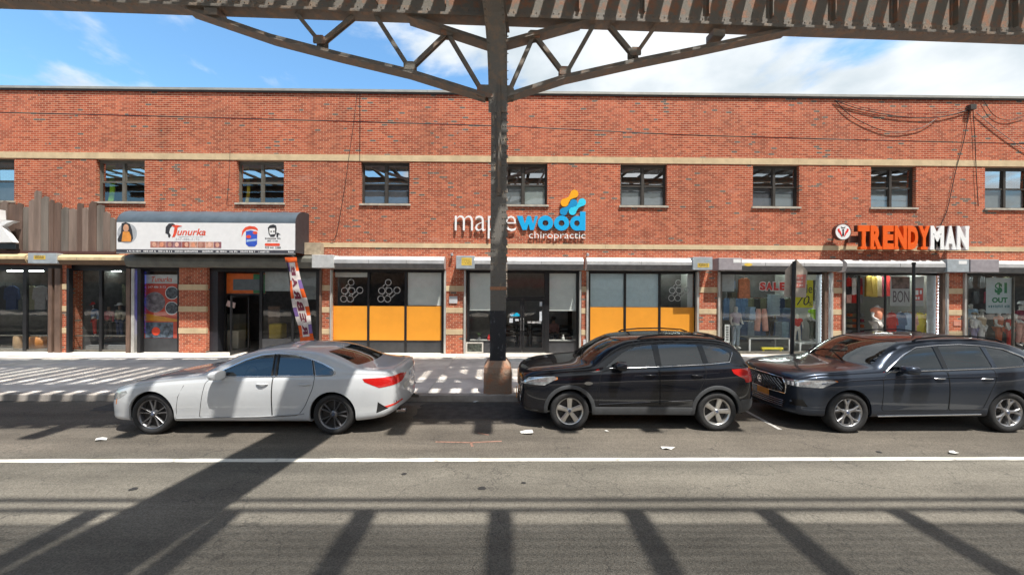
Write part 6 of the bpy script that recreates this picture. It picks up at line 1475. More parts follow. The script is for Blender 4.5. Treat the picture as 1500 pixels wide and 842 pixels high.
for j in range(3): dashes(q, at(1169, 0, yb_).x, at(1178.5, 0, yb_).x, at(1172, 419.5 - j * 5.3, yb_).z, at(1172, 416 - j * 5.3, yb_).z, yb_ - .0015)
props(q.build('sticker_print', mat('pale_print', (.75, .62, .55), .7), sp_), kind='stuff')
p0 = at(1338, 500, 9.3); q = MB(); q.tube([(p0.x, 9.3, SW), (p0.x, 9.3, at(1338, 387, 9.3).z)], .034, 10); q.lathe([(.0, .035), (.042, .028), (.042, -.02), (.035, -.03)], 'Z', (p0.x, 9.3, at(1338, 386, 9.3).z), 12)
props(q.build('bare_post', MATS['black_post'], None, base=True, smooth=True), 'thin black bare post in front of the menswear entrance', 'post')

# ---- cables on the facade
def cable(pts, label, r=.012, y=D - .05, sagn=0.0, mt=CABLE):
    q = MB(); P3 = [at(a, b, y) for a, b in pts]; out_ = []
    for i in range(len(P3) - 1):
        for k in range(6):
            t = k / 6; p_1 = P3[max(0, i - 1)]; p0_ = P3[i]; p1_ = P3[i + 1]; p2_ = P3[min(len(P3) - 1, i + 2)]
            out_.append(.5 * ((2 * p0_) + (p1_ - p_1) * t + (2 * p_1 - 5 * p0_ + 4 * p1_ - p2_) * t * t + (3 * p0_ - p_1 - 3 * p1_ + p2_) * t ** 3))
    out_.append(P3[-1]); q.tube(out_, r, 5); return props(q.build('wall_cable', mt), label, 'cable', 'cables hanging on the brick wall')
cable([(1222, 147), (1260, 160), (1320, 171), (1375, 172), (1422, 160)], 'upper drooping cable below the coping at the right', .014)
cable([(1224, 148), (1250, 172), (1300, 193), (1345, 189), (1372, 174)], 'lowest looping cable below the coping at the right', .012)
cable([(1226, 147), (1290, 163), (1370, 166), (1425, 156)], 'shallow middle cable below the coping at the right', .008)
cable([(1420, 158), (1412, 205), (1400, 250), (1388, 305), (1378, 330)], 'dark cable slanting down to the lettered shop sign', .012)
cable([(1425, 158), (1428, 200), (1430, 250), (1433, 302)], 'straight cable dropping beside the right-edge window', .012)
cable([(1440, 146), (1455, 168), (1475, 176), (1502, 170)], 'short drooping cable in the top right corner', .010)
cable([(1430, 165), (1460, 190), (1500, 218), (1540, 240)], 'pale conduit running diagonally to the right edge', .014, mt=mat('pale_conduit', (.48, .40, .36), .7))
cable([(523, 137), (518, 180), (511, 230), (504, 280), (492, 345), (484, 352)], 'thin cable slanting down the brick beside the clinic window', .009)
cable([(527, 137), (527.5, 180), (527, 236)], 'thin straight cable above the corner of the clinic window', .008)
cable([(337, 210), (336, 250), (332, 300)], 'thin pale cable beside the yellow curtain window', .006)
q = MB(); c_ = at(1424, 157, D - .1); q.box(c_.x - .12, c_.x + .1, D - .16, D - .002, c_.z - .1, c_.z + .08); props(q.build('junction_box', FRAME), 'small dark junction box under the coping where cables meet', 'junction box')
q = MB(); c_ = at(451, 365, D - .1); q.box(c_.x - .02, c_.x + .55, D - .3, D - .021, c_.z - .22, c_.z + .22); props(q.build('timber_block', mat('tan_block', (.40, .33, .24), .8, var=.2)), 'tan block on the wall beside the awning end', 'block')
for px, lb in ((662, 'small security camera above the brick pier left of the double door'), (861, 'small security camera between the two pale shutter housings')):
    c_ = at(px, 373, D - .1); q = MB(); q.lathe([(0, -.06), (.045, -.05), (.055, 0), (.045, .04), (0, .045)], 'Z', (c_.x, D - .10, c_.z), 14); q.bar((c_.x, D - .10, c_.z + .03), (c_.x, D - .001, c_.z + .06), .03, .03); props(q.build('security_camera', mat('grey_camera', (.35, .35, .36), .4), smooth=True), lb, 'camera')
q = MB(); a, b = at(658, 444, D - .04), at(670, 434, D - .04); q.box(a.x, b.x, D - .05, D - .021, a.z, b.z); props(q.build('wall_plaque', mat('pale_plaque', (.55, .56, .58), .5), None), 'small pale square plaque on the brick pier', 'plaque')
q = MB(); a, b = at(1397, 477, D - .04), at(1408, 470, D - .04); q.box(a.x, b.x, D - .04, D - .021, a.z, b.z); props(q.build('wall_plaque', mat('salmon_plaque', (.55, .25, .18), .6), None), 'small salmon plate on the pier right of the menswear shop', 'plaque')
q = MB(); a, b = at(854.5, 506, D - .06), at(858.5, 497, D - .06); q.box(a.x, b.x, D - .06, D - .034, a.z, b.z); props(q.build('outlet_box', MATS['pale_plaque'], None), 'small pale outlet box low on the narrow pier', 'outlet')
# ================================================================== behind the shop windows
def skin(pts, edges, rad, sub=1):
    me = bpy.data.meshes.new('s'); me.from_pydata(pts, edges, []); o = bpy.data.objects.new('s', me)
    m = o.modifiers.new('k', 'SKIN'); m.use_smooth_shade = True
    for i, r_ in enumerate(rad):
        me.skin_vertices[0].data[i].radius = r_ if isinstance(r_, tuple) else (r_, r_); me.skin_vertices[0].data[i].use_root = (i == 0)
    s_ = o.modifiers.new('b', 'SUBSURF'); s_.levels = sub; s_.render_levels = sub
    r_ = evaluated(o); bpy.data.objects.remove(o); bpy.data.meshes.remove(me)
    for p in r_.polygons: p.use_smooth = True
    return r_
SKC = {}
def figure(name, loc, h, top, bottom, label, cat, body_mat, face=0.0, hat=None, group=None, arms=(0, 0), short=True, seated=False, hair=None, head=True):
    """standing or seated figure of height h; local front is -y"""
    k = h / 1.78; a0, a1 = arms
    root = empty(name, loc, label, cat, group)
    if seated:
        P = [(0, 0, .50), (0, .02, .72), (0, .03, .95), (0, .01, 1.06), (0, -.01, 1.16), (0, -.01, 1.27), (-.17, .02, .92), (-.21, -.02, .68), (-.14, -.22, .62), (.17, .02, .92), (.21, -.02, .68), (.14, -.22, .62), (-.10, -.08, .49), (-.12, -.45, .50), (-.12, -.44, .10), (-.12, -.56, .04), (.10, -.08, .49), (.12, -.45, .50), (.12, -.44, .10), (.12, -.56, .04)]
    else:
        P = [(0, 0, .95), (0, 0, 1.18), (0, 0, 1.40), (0, 0, 1.52), (0, -.01, 1.61), (0, -.01, 1.73), (-.18, 0, 1.40), (-.26, .02 - .05 * a0, 1.13), (-.25 + .08 * a0, -.06 - .16 * a0, .92 + .12 * a0), (.18, 0, 1.40), (.26, .02 - .05 * a1, 1.13), (.25 - .08 * a1, -.06 - .16 * a1, .92 + .12 * a1), (-.09, 0, .88), (-.11, -.02, .48), (-.12, .02, .08), (-.12, -.13, .03), (.09, 0, .88), (.11, .0, .48), (.12, .03, .08), (.12, -.12, .03)]
    P = [(x * k, y * k, z * k) for x, y, z in P]
    E = [(0, 1), (1, 2), (2, 3), (3, 4), (4, 5), (2, 6), (6, 7), (7, 8), (2, 9), (9, 10), (10, 11), (0, 12), (12, 13), (13, 14), (14, 15), (0, 16), (16, 17), (17, 18), (18, 19)]
    rd_ = [.12, .115, .12, .05, .085, .075, .06, .045, .035, .06, .045, .035, .085, .06, .042, .035, .085, .06, .042, .035]
    if not head: P = P[:4] + [(P[4][0], P[4][1], P[3][2] + .02)] + [(P[5][0], P[5][1], P[3][2] + .04)] + P[6:]; rd_[4] = .045; rd_[5] = .04
    rot = Matrix.Rotation(face, 3, 'Z'); Pw = [tuple(rot @ Vector(p)) for p in P]
    me = skin(Pw, E, [r_ * k for r_ in rd_]); me.materials.append(body_mat); b = bpy.data.objects.new('body', me); COL.objects.link(b); b.parent = root
    if top:
        n = .5 if short else 1.0
        el = [tuple(Vector(Pw[6]).lerp(Vector(Pw[7]), n if short else 1)), tuple(Vector(Pw[9]).lerp(Vector(Pw[10]), n if short else 1))]
        V_ = [Pw[0], Pw[1], Pw[2], tuple(Vector(Pw[2]).lerp(Vector(Pw[3]), .75)), Pw[6], el[0], Pw[9], el[1]]; ee = [(0, 1), (1, 2), (2, 3), (2, 4), (4, 5), (2, 6), (6, 7)]; rr = [.155, .145, .145, .075, .09, .075, .09, .075]
        if not short: V_ += [Pw[8], Pw[11]]; ee += [(5, 8), (7, 9)]; rr += [.055, .055]
        me = skin(V_, ee, [q * k for q in rr]); me.materials.append(top); o = bpy.data.objects.new('shirt', me); COL.objects.link(o); o.parent = root
    if bottom:
        V_ = [Pw[0], Pw[12], Pw[13], tuple(Vector(Pw[13]).lerp(Vector(Pw[14]), .9)), Pw[16], Pw[17], tuple(Vector(Pw[17]).lerp(Vector(Pw[18]), .9))]; me = skin(V_, [(0, 1), (1, 2), (2, 3), (0, 4), (4, 5), (5, 6)], [q * k for q in (.145, .105, .08, .07, .105, .08, .07)]); me.materials.append(bottom); o = bpy.data.objects.new('trousers', me); COL.objects.link(o); o.parent = root
    hz = Vector(Pw[5])
    if hair:
        q = MB(); q.lathe([(0, .115), (.06, .105), (.105, .06), (.112, .0), (.10, -.06)], 'Z', (hz.x, hz.y + .015, hz.z - .04), 14); me = q.mesh('hair', hair, None, True); o = bpy.data.objects.new('hair', me); COL.objects.link(o); o.parent = root
    if hat:
        q = MB(); q.lathe([(0, .13 * k), (.07 * k, .12 * k), (.11 * k, .07 * k), (.118 * k, 0)], 'Z', (hz.x, hz.y, hz.z), 14); f_ = rot @ Vector((0, -1, 0)); q.add([hz + rot @ Vector((a * k, b * k, c * k)) for a, b, c in ((-.10, -.06, .01), (.10, -.06, .01), (.075, -.2, -.01), (-.075, -.2, -.01), (-.10, -.06, -.005), (.10, -.06, -.005), (.075, -.2, -.025), (-.075, -.2, -.025))], [(0, 1, 2, 3), (7, 6, 5, 4), (0, 4, 5, 1), (1, 5, 6, 2), (2, 6, 7, 3), (3, 7, 4, 0)]); me = q.mesh('cap', hat, None, True); o = bpy.data.objects.new('cap', me); COL.objects.link(o); o.parent = root
    return root
def ip(px, y): return at(px, 427, y).x
def iz(py, y): return at(752, py, y).z
MW = mat('white_mannequin', (.66, .65, .62), .4, var=.03)
def cm(name, c, v=.12): return mat('cloth_' + name, c, .9, var=v, scale=9)
RED = cm('red', (.55, .03, .025)); GREEN = cm('lime', (.30, .55, .03)); LAV = cm('lavender', (.40, .36, .44)); JEAN = cm('pale_jeans', (.34, .42, .50)); DEN = cm('denim', (.10, .17, .30)); NAVY = cm('navy', (.025, .04, .10)); SALM = cm('salmon', (.82, .33, .20)); YEL = cm('yellow', (.72, .60, .05)); RUST = cm('rust', (.40, .09, .03)); PINK = cm('pink', (.70, .38, .32)); WHC = cm('white', (.68, .68, .68)); TAN = cm('tan', (.42, .33, .22)); BLK = cm('black', (.03, .03, .035)); SKY_ = cm('light_blue', (.40, .55, .72)); GREY = cm('grey', (.22, .22, .23)); OCH = cm('ochre', (.42, .28, .05)); MARO = cm('maroon', (.22, .03, .05)); OLV = cm('olive', (.14, .14, .09))
FL_ = SW + .02

# lamps the photograph shows burning in the menswear shop
TUBE = mat('fluorescent_tube', (.9, .95, .9), .4, emit=(.86, 1.0, .92), es=22.0)
def tube_light(x0, x1, y, z, lb):
    o = empty('fluorescent_light', ((x0 + x1) / 2, y, z), lb, 'light', 'fluorescent lights in the clothes shops')
    boxo('fitting', x0, x1, y - .07, y + .07, z + .02, z + .07, WHITE, o); q = MB(); q.tube([(x0 + .03, y, z), (x1 - .03, y, z)], .022, 8); q.build('tube', TUBE, o)
tube_light(ip(1078, 14.6), ip(1146, 14.6), 14.6, 3.25, 'front fluorescent tube over the SALE lettering')
tube_light(ip(1096, 15.8), ip(1200, 15.8), 15.8, 3.3, 'rear fluorescent tube deeper in the SALE window')
tube_light(ip(1272, 15.0), ip(1368, 15.0), 15.0, 3.25, 'fluorescent tube inside the menswear entrance')
tube_light(ip(1420, 15.2), ip(1490, 15.2), 15.2, 3.25, 'fluorescent tube behind the $1 poster')
tube_light(ip(118, 15.2), ip(178, 15.2), 15.2, 3.2, 'fluorescent tube in the left clothes shop')
tube_light(ip(10, 15.4), ip(64, 15.4), 15.4, 3.2, 'fluorescent tube at the far left edge')
tube_light(ip(972, 15.2), ip(1006, 15.2), 15.2, 3.3, 'fluorescent tube in the right clinic bay')

# ---- menswear window
y = 14.35
figure('mannequin', (ip(1078, y), y, SW + .1), 1.72, LAV, JEAN, 'white mannequin in lavender shirt and pale jeans in the SALE window', 'mannequin', MW, .25, group='shop mannequins', arms=(.2, .7))
figure('mannequin', (ip(1168, y), y, SW + .25), 1.28, RED, None, 'small white mannequin in a red shirt beside the sign post', 'mannequin', MW, -.3, group='shop mannequins', arms=(.1, .1))
figure('mannequin', (ip(1192, y), y, SW + .38), 1.55, GREEN, cm('dark_shorts', (.07, .085, .07)), 'white mannequin in a lime green T-shirt next to the LED strip', 'mannequin', MW, .1, group='shop mannequins', arms=(.3, .3))
q = MB()
for sgn, px in ((-1, 1110), (1, 1120.5)):
    x = ip(px, 14.5); q.tube([(x + sgn * .03, 14.5, .95), (x, 14.5, 1.3), (x - sgn * .02, 14.5, 1.62), (x - sgn * .03, 14.5, 1.82)], [.10, .105, .10, .07], 12)
props(q.build('trouser_form', PINK, smooth=True), 'pair of pink trouser legs displayed upright on the table', 'clothes')
def table(px0, px1, py0, y, d, lb, top):
    x0, x1 = ip(px0, y), ip(px1, y); z = iz(py0, y); o = empty('display_table', ((x0 + x1) / 2, y, SW), lb, 'table')
    boxo('table_top', x0, x1, y, y + d, z - .05, z, top, o)
    for x in (x0, x1 - .05):
        for yy in (y, y + d - .05): boxo('leg', x, x + .05, yy, yy + .05, SW + .006, z - .051, WHITE, o)
table(1098, 1158, 493.5, 14.15, .8, 'long display table with white legs in the SALE window', cm('table_grey', (.20, .20, .20)))
table(1172, 1205, 500.5, 14.1, .45, 'low white table under the green-shirted mannequin', WHITE)
q = MB(); a = at(1115, 512, 14.0); b = at(1146, 509.5, 14.0); q.box(a.x, b.x, 13.95, 14.02, SW + .14, SW + .22); q.box(a.x + .05, a.x + .1, 13.96, 14.01, SW + .02, SW + .139); q.box(b.x - .1, b.x - .05, 13.96, 14.01, SW + .02, SW + .139); props(q.build('yellow_bench', YEL), 'low yellow bar under the long display table', 'bar')
def folded(px, py, y, w, h, m, lb):
    c = at(px, py, y); q = MB(); n = max(2, int(h / .05))
    for i in range(n): q.box(c.x - w / 2 + rnd.uniform(0, .03), c.x + w / 2 - rnd.uniform(0, .03), y - .15, y + .15, c.z + i * h / n, c.z + (i + .9) * h / n)
    props(bevel_mod(q.build('folded_clothes', m), .012), lb, 'clothes')
zT = 1.0
def garment(px, py, y, w, h, m, lb, sleeves=True, group=None):
    """a shirt on a hanger: shoulder line, sleeves, slight fullness"""
    c = at(px, py, y); q = MB(); x, z = c.x, c.z
    if sleeves: P = [(-.12, 0), (-.5, -.12), (-.62, -.55), (-.45, -.60), (-.40, -.34), (-.40, -1), (.40, -1), (.40, -.34), (.45, -.60), (.62, -.55), (.5, -.12), (.12, 0), (0, -.06)]
    else: P = [(-.15, 0), (-.42, -.08), (-.48, -1), (.48, -1), (.42, -.08), (.15, 0), (0, -.05)]
    n = len(P); vs_ = [(x + a * w, y - .035 - .02 * math.sin(a * 9), z + b * h) for a, b in P] + [(x + a * w, y + .035, z + b * h) for a, b in P]
    q.add(vs_, [tuple(range(n)), tuple(range(2 * n - 1, n - 1, -1))] + [(i, n + i, n + (i + 1) % n, (i + 1) % n) for i in range(n)]); q.tube([(x, y, z - .03 * h), (x, y, z + .05), (x + .02, y, z + .09)], .006, 5)
    return props(q.build('hanging_shirt', m), lb, 'clothes', group)
def rail_(px0, px1, py, y, lb):
    a, b = at(px0, py, y), at(px1, py, y); q = MB(); q.tube([(a.x, y, SW), (a.x, y, a.z), (b.x, y, a.z), (b.x, y, SW)], .016, 6); props(q.build('clothes_rail', CHROME), lb, 'rail')
folded(1064, 423, 14.9, .6, .32, DEN, 'blue denim stack high at the left of the SALE window'); folded(1074, 436, 14.7, .35, .22, OLV, 'olive caps stack above the lavender mannequin')
garment(1090, 407, 14.4, .50, .80, cm('orange_stripe', (.58, .20, .10), .3), 'orange striped top hanging left of the SALE lettering', False)
folded(1133, 462, 14.6, .34, .85, JEAN, 'light jeans draped beside the pink trousers'); folded(1149, 471, 14.7, .4, .55, DEN, 'denim pile right of the pink trousers'); folded(1099, 468, 14.5, .25, .5, SKY_, 'pale blue bottles-and-shirts pile left of the pink trousers')
figure('mannequin', (ip(1128, 15.2), 15.2, SW + .45), 1.45, NAVY, BLK, 'dark torso mannequin in navy under the SALE lettering', 'mannequin', cm('dark_form', (.10, .07, .05)), 0, group='shop mannequins')
rail_(1060, 1160, 436, 15.9, 'clothes rail at the back of the SALE window')
ORD = ('first', 'second', 'third', 'fourth', 'fifth', 'sixth', 'seventh', 'eighth', 'ninth', 'tenth', 'eleventh', 'twelfth')
def hue(m): return {'NAVY': 'navy'}.get(m.name, m.name.replace('cloth_', '').replace('_', ' '))
for i in range(11):
    m_ = rnd.choice((NAVY, DEN, BLK, GREY, OLV, DEN)); garment(1064 + i * 9, 436.5, 15.9, .34, .95, m_, '%s shirt, %s from the left on the rear rail of the SALE window' % (hue(m_), ORD[i]), False, 'dark shirts on the rear rail')
rail_(1075, 1200, 470, 15.3, 'low clothes rail behind the display table')
for i in range(12):
    m_ = rnd.choice((DEN, JEAN, NAVY, SKY_, DEN)); garment(1080 + i * 10, 470.5, 15.3, .34, .75, m_, '%s trousers, %s from the left on the low rail behind the table' % (hue(m_), ORD[i]), False, 'denim on the low rail')
# SALE lettering in the glass, yellow poster, tall white card
yy = GY + .06; o = empty('sale_sign', at(1132, 424, yy), 'red SALE lettering with white outline hung in the shop window', 'sign')
for i, (c, a, b) in enumerate((('S', 1113, 1121.5), ('A', 1122, 1131.5), ('L', 1133, 1140.5), ('E', 1142, 1150))):
    q = MB(); put_text(q, c, fx(a - .9, yy), fx(b + .9, yy), fz(424.3, yy), fz(410.2, yy), yy + .012, WHITE, .09, .006); l_ = q.build('letter', None, o); q = MB(); put_text(q, c, fx(a, yy), fx(b, yy), fz(423.2, yy), fz(411.4, yy), yy, mat('red_plastic', (.70, .025, .02), .4), .055, .006); q.build('letter_face', None, l_)
o = empty('poster', at(1180, 448, yy), 'yellow discount poster partly behind the pentagon sign', 'poster'); boxo('sheet', fx(1164, yy), fx(1191, yy), yy, yy + .006, fz(448.5, yy), fz(408, yy), mat('yellow_poster', (.66, .60, .02), .6), o)
q = MB(); put_text(q, '70', fx(1167, yy), fx(1186, yy), fz(445, yy), fz(431, yy), yy - .002, INK, .0, .002, .25); put_text(q, '%', fx(1184.5, yy), fx(1190, yy), fz(445.5, yy), fz(440, yy), yy - .002, INK, .0, .002); put_text(q, 'Sale', fx(1168, yy), fx(1190, yy), fz(427, yy), fz(414, yy), yy - .002, INK, .0, .002); q.build('lettering', None, o)
boxo('edge', fx(1191.2, yy), fx(1193.5, yy), yy, yy + .02, fz(438, yy), fz(408, yy), BLK, o)
o = empty('card', at(1065.5, 500, yy), 'narrow white card with vertical lettering in the corner of the SALE window', 'card'); boxo('sheet', fx(1062, yy), fx(1069, yy), yy, yy + .006, fz(500, yy), fz(474, yy), WHITE, o)
q = MB()
for k in range(9): z_ = fz(498 - k * 2.5, yy); q.box(fx(1063.3, yy) + .01 * (k % 2), fx(1067.7, yy), yy - .002, yy - .0005, z_, z_ + .04)
props(q.build('lettering', INK, o), kind='stuff')

# ---- menswear entrance
y = 14.2
figure('mannequin', (ip(1285, 13.95), 13.95, SW + .22), 1.86, SALM, cm('light_trousers', (.50, .48, .45)), 'headless mannequin in a salmon T-shirt at the menswear entrance', 'mannequin', MW, .2, group='shop mannequins', head=False, arms=(.8, .2))
for i, (px, m_) in enumerate(((1306, RED), (1319, DEN), (1329, SKY_), (1336, PINK), (1347, YEL), (1361, YEL))):
    garment(px, 458, 14.4 + .03 * i, .42, .85, m_, ['red shirt on the low rail inside the entrance', 'dark blue shirt on the low rail', 'light blue shirt on the low rail', 'pale pink shirt on the low rail', 'yellow shirt hanging left of its twin', 'yellow shirt hanging next to the LED strip'][i])
rail_(1299, 1370, 457, 14.5, 'low chrome rail carrying red blue and yellow shirts')
for i, m_ in enumerate((OCH, OCH, TAN, MARO, RED)): garment(1273 + i * 6.5, 404 + (i % 2), 15.1 + .04 * i, .34, .85, m_, ['ochre shirt hung highest by the doorway', 'second ochre shirt hung by the doorway', 'tan shirt hung between ochre and maroon ones', 'maroon shirt hung behind the doorway', 'bright red shirt hung left of the posters'][i], False)
for i in range(9):
    px, py = 1243 + (i % 3) * 8, 407 + (i // 3) * 12; garment(px, py, 15.2, .26, .36, (RED, WHC, MARO, BLK, WHC, RED, PINK, RED, GREY)[i], '%s item in the %s row, %s in line, on the entrance wall' % (('red', 'white', 'maroon', 'black', 'white', 'red', 'pink', 'red', 'grey')[i], ('top', 'middle', 'bottom')[i // 3], ORD[i % 3]), False, 'small items on the entrance wall')
for j in range(4):
    a, b = at(1241, 463 + j * 8, 15.3), at(1264, 463 + j * 8, 15.3); q = MB(); q.box(a.x, b.x, 15.2, 15.5, a.z - .02, a.z); o = props(q.build('shelf', cm('shelf', (.12, .10, .09))), ['top', 'second', 'third', 'lowest'][j] + ' shelf of boxes left of the entrance', 'shelf')
    for i in range(4): c = a.lerp(b, (i + .5) / 4); m_ = rnd.choice((RUST, OLV, GREY, TAN, MARO)); q = MB(); q.box(c.x - .06, c.x + .06, 15.22, 15.4, a.z + .001, a.z + .11); props(q.build('shoe_box', m_), '%s box, %s on the %s shelf left of the entrance' % (hue(m_), ORD[i], ('top', 'second', 'third', 'lowest')[j]), 'box', 'boxes on the entrance shelves')
yy = GY + .05
o = empty('poster', at(1320, 445, yy), 'white poster with tall grey letters in the menswear entrance window', 'poster'); boxo('sheet', fx(1304, yy), fx(1333, yy), yy, yy + .005, fz(445.5, yy), fz(402, yy), mat('grey_poster', (.46, .45, .44), .6, var=.06), o); boxo('picture', fx(1306, yy), fx(1332, yy), yy - .003, yy - .0005, fz(420, yy), fz(402.5, yy), mat('poster_picture', (.16, .10, .09), .6, var=.6, scale=5), o)
q = MB(); put_text(q, 'BON', fx(1308, yy), fx(1332, yy), fz(440, yy), fz(423, yy), yy - .002, cm('poster_grey_ink', (.14, .10, .11)), .0, .002); q.build('lettering', None, o)
o = empty('poster', at(1345, 445, yy), 'white and red discount poster right of the bare post', 'poster'); boxo('sheet', fx(1339, yy), fx(1353, yy), yy, yy + .005, fz(445.5, yy), fz(402, yy), MATS['grey_poster'], o); boxo('red_field', fx(1339, yy), fx(1352, yy), yy - .003, yy - .0005, fz(437, yy), fz(419, yy), mat('poster_red', (.60, .09, .07), .6, var=.15, scale=20), o)
q = MB(); dashes(q, fx(1340.5, yy), fx(1351, yy), fz(429, yy), fz(421, yy), yy - .0035, WHITE); dashes(q, fx(1341, yy), fx(1350, yy), fz(436, yy), fz(431, yy), yy - .0035, WHITE); props(q.build('lettering', None, o), kind='stuff')

# ---- right-edge shop
o = empty('poster', at(1465, 455, yy), 'white poster reading $1 in green in the right-edge window', 'poster'); boxo('sheet', fx(1444.5, yy), fx(1483.5, yy), yy, yy + .005, fz(455.5, yy), fz(403, yy), mat('pale_poster', (.50, .56, .57), .6, var=.05), o)
q = MB(); GRP = mat('green_print', (.03, .20, .08), .6); put_text(q, '$1', fx(1457, yy), fx(1475, yy), fz(428, yy), fz(410, yy), yy - .002, GRP, .05, .002); put_text(q, 'OUT', fx(1453, yy), fx(1476, yy), fz(440, yy), fz(432, yy), yy - .002, GRP, .05, .002); dashes(q, fx(1448, yy), fx(1480, yy), fz(447.5, yy), fz(443, yy), yy - .0015, cm('teal_ink', (.12, .22, .24))); q.build('lettering', None, o)
for px, py_, h_, tp, bt, lb, ht in ((1427, 456, 1.25, WHC, cm('lilac', (.3, .28, .45)), 'white-shirted mannequin with a straw hat at the left of the right-edge window', TAN), (1438, 452, 1.4, TAN, WHC, 'mannequin in a tan top beside the straw-hatted one', WHC), (1463, 450, 1.5, RUST, RUST, 'mannequin in rust-orange clothes below the $1 poster', None), (1479, 455, 1.4, RED, RED, 'mannequin in a bright red dress right of the rust one', WHC), (1496, 440, 1.7, MARO, PINK, 'tall mannequin in maroon cut by the right edge', WHC), (1422, 440, 1.5, SKY_, DEN, 'mannequin in light blue at the back of the right-edge window', None)):
    yv = 14.3 + (.5 if 'back' in lb else 0) + rnd.uniform(0, .15); ztop = iz(py_, yv); figure('mannequin', (ip(px, yv), yv, ztop - h_), h_, tp, bt, lb, 'mannequin', MW, rnd.uniform(-.5, .5), hat=ht, group='shop mannequins', arms=(rnd.random() * .6, rnd.random() * .6))
boxo_ = boxo('display_plinth', ip(1417, 14.2), ip(1540, 14.2), 14.1, 15.2, SW + .006, iz(512, 14.2), GREY); props(boxo_, 'grey display plinth in the right-edge window', 'plinth')
for i in range(7):
    m_ = rnd.choice((BLK, GREY, NAVY, MARO, OLV)); garment(1420 + i * 9, 405 + (i % 2) * 22, 15.6, .3, .5, m_, '%s garment, %s from the left on the back wall of the right-edge shop' % (hue(m_), ORD[i]), False, 'garments on the right-edge shop wall')

# ---- left clothes shop
for px, py_, h_, tp, bt, ht, lb, fc in ((135, 447, 1.30, DEN, RED, RED, 'mannequin in red cap denim jacket and red trousers in the left shop window', .3), (176, 448, 1.30, cm('camo', (.20, .19, .14), .5), NAVY, WHC, 'mannequin in white cap and camouflage jacket in the left shop window', -.2), (160, 450, 1.3, MARO, BLK, None, 'mannequin in a maroon shirt between the red cap and white cap ones', 0)):
    yv = 14.5; figure('mannequin', (ip(px, yv), yv, iz(py_, yv) - h_), h_, tp, bt, lb, 'mannequin', MW if px == 135 else cm('brown_form', (.16, .10, .07)), fc, hat=ht, group='shop mannequins', short=False)
boxo_ = boxo('display_plinth', ip(103, 14.3), ip(186, 14.3), 14.25, 15.3, SW + .006, SW + .16, GREY); props(boxo_, 'grey display plinth in the left shop window', 'plinth')
q = MB(); a = at(104, 402, 14.2); b = at(123, 512, 14.2)
for i in range(11): z0_ = SW + .02 + i * .28; q.box(a.x, b.x, 14.35, 14.4, z0_, z0_ + .27)
props(q.build('slat_panel', mat('grey_slatwall', (.42, .41, .39), .7, var=.1)), 'grey slatted wall panel standing inside the left shop window', 'panel')
q = MB(); c = at(56, 506, 14.5); q.lathe([(0, .0), (.30, .0), (.36, .12), (.37, .25), (.33, .40), (.25, .46), (0, .47)], 'Z', (c.x, 14.6, SW + .02), 24); props(q.build('pouf', mat('orange_leather', (.50, .19, .04), .5, var=.15), smooth=True), 'rounded orange leather pouf in the far-left window', 'pouf')
q = MB(); c = at(30, 506, 14.5); q.lathe([(0, .0), (.12, .0), (.15, .12), (.14, .45), (.08, .52), (0, .53)], 'Z', (c.x, 14.45, SW + .02), 18); props(q.build('pot', mat('tan_ceramic', (.40, .26, .15), .5), smooth=True), 'tan ceramic pot left of the orange pouf', 'pot')
for i, px in enumerate((8, 18, 46, 60)): garment(px, 418, 15.4, .5, 1.0, (BLK, NAVY, OLV, GREY)[i], ['black coat at the left edge', 'navy coat beside the black one at the left edge', 'olive coat behind the orange pouf', 'grey coat near the brown jamb'][i])
for i, px in enumerate((133, 143, 157, 168, 178)): garment(px, 416, 15.6, .4, .9, (MARO, BLK, GREY, NAVY, OLV)[i], ['maroon', 'black', 'grey', 'navy', 'olive'][i] + ' coat at the back of the left clothes shop', False)

# ---- salon: window poster, doorway things
yy = GY + .028; o = empty('poster', at(237, 497, yy), 'orange and red salon poster with round hair pictures in the window', 'poster')
def SB(name, a, b, c, d, m_, lift=0): return boxo(name, fx(a, yy), fx(b, yy), yy - .002 - lift, yy + .003 - lift, fz(d, yy), fz(c, yy), m_, o)
boxo('sheet', fx(212, yy), fx(261, yy), yy + .001, yy + .01, fz(497, yy), fz(405, yy), mat('poster_orange_red', (.62, .075, .04), .6, var=.05), o)
SB('heading', 212, 261, 405, 418, mat('poster_white', (.60, .60, .60), .6), .001); q = MB(); put_text(q, 'Tunurka', fx(222, yy), fx(252, yy), fz(415.5, yy), fz(408, yy), yy - .005, REDP, .01, .001, .25); put_text(q, '347 486 3172', fx(217, yy), fx(243, yy), fz(424.5, yy), fz(421.5, yy), yy - .002, WHITE, .01, .001); q.build('lettering', None, o)
def disc(cx, cy, r_, m_, lift): q = MB(); q.prism(ell(fx(cx, yy), fz(cy, yy), r_ * .0255, r_ * .0255, 28), yy - .003 - lift, yy - lift); return q.build('picture', m_, o)
disc(227, 445, 15, mat('poster_hair', (.24, .20, .22), .6, var=.5, scale=7), .004); 
for cy_ in (431.5, 453.5): disc(252, cy_, 9.6, WHITE, .004); disc(252, cy_, 8.6, mat('poster_dark', (.07, .08, .09), .6, var=.7, scale=12), .008)
q = MB(); q.prism([(fx(a, yy), fz(b, yy)) for a, b in ((212, 461), (261, 470), (261, 473), (212, 472))], yy - .006, yy - .002); q.build('stripe', mat('poster_yellow', (.72, .30, .02), .6), o); SB('picture', 213, 254, 474, 496.5, mat('poster_photo', (.10, .13, .18), .6, var=.8, scale=6), .002); disc(229, 487, 6, REDP, .008)
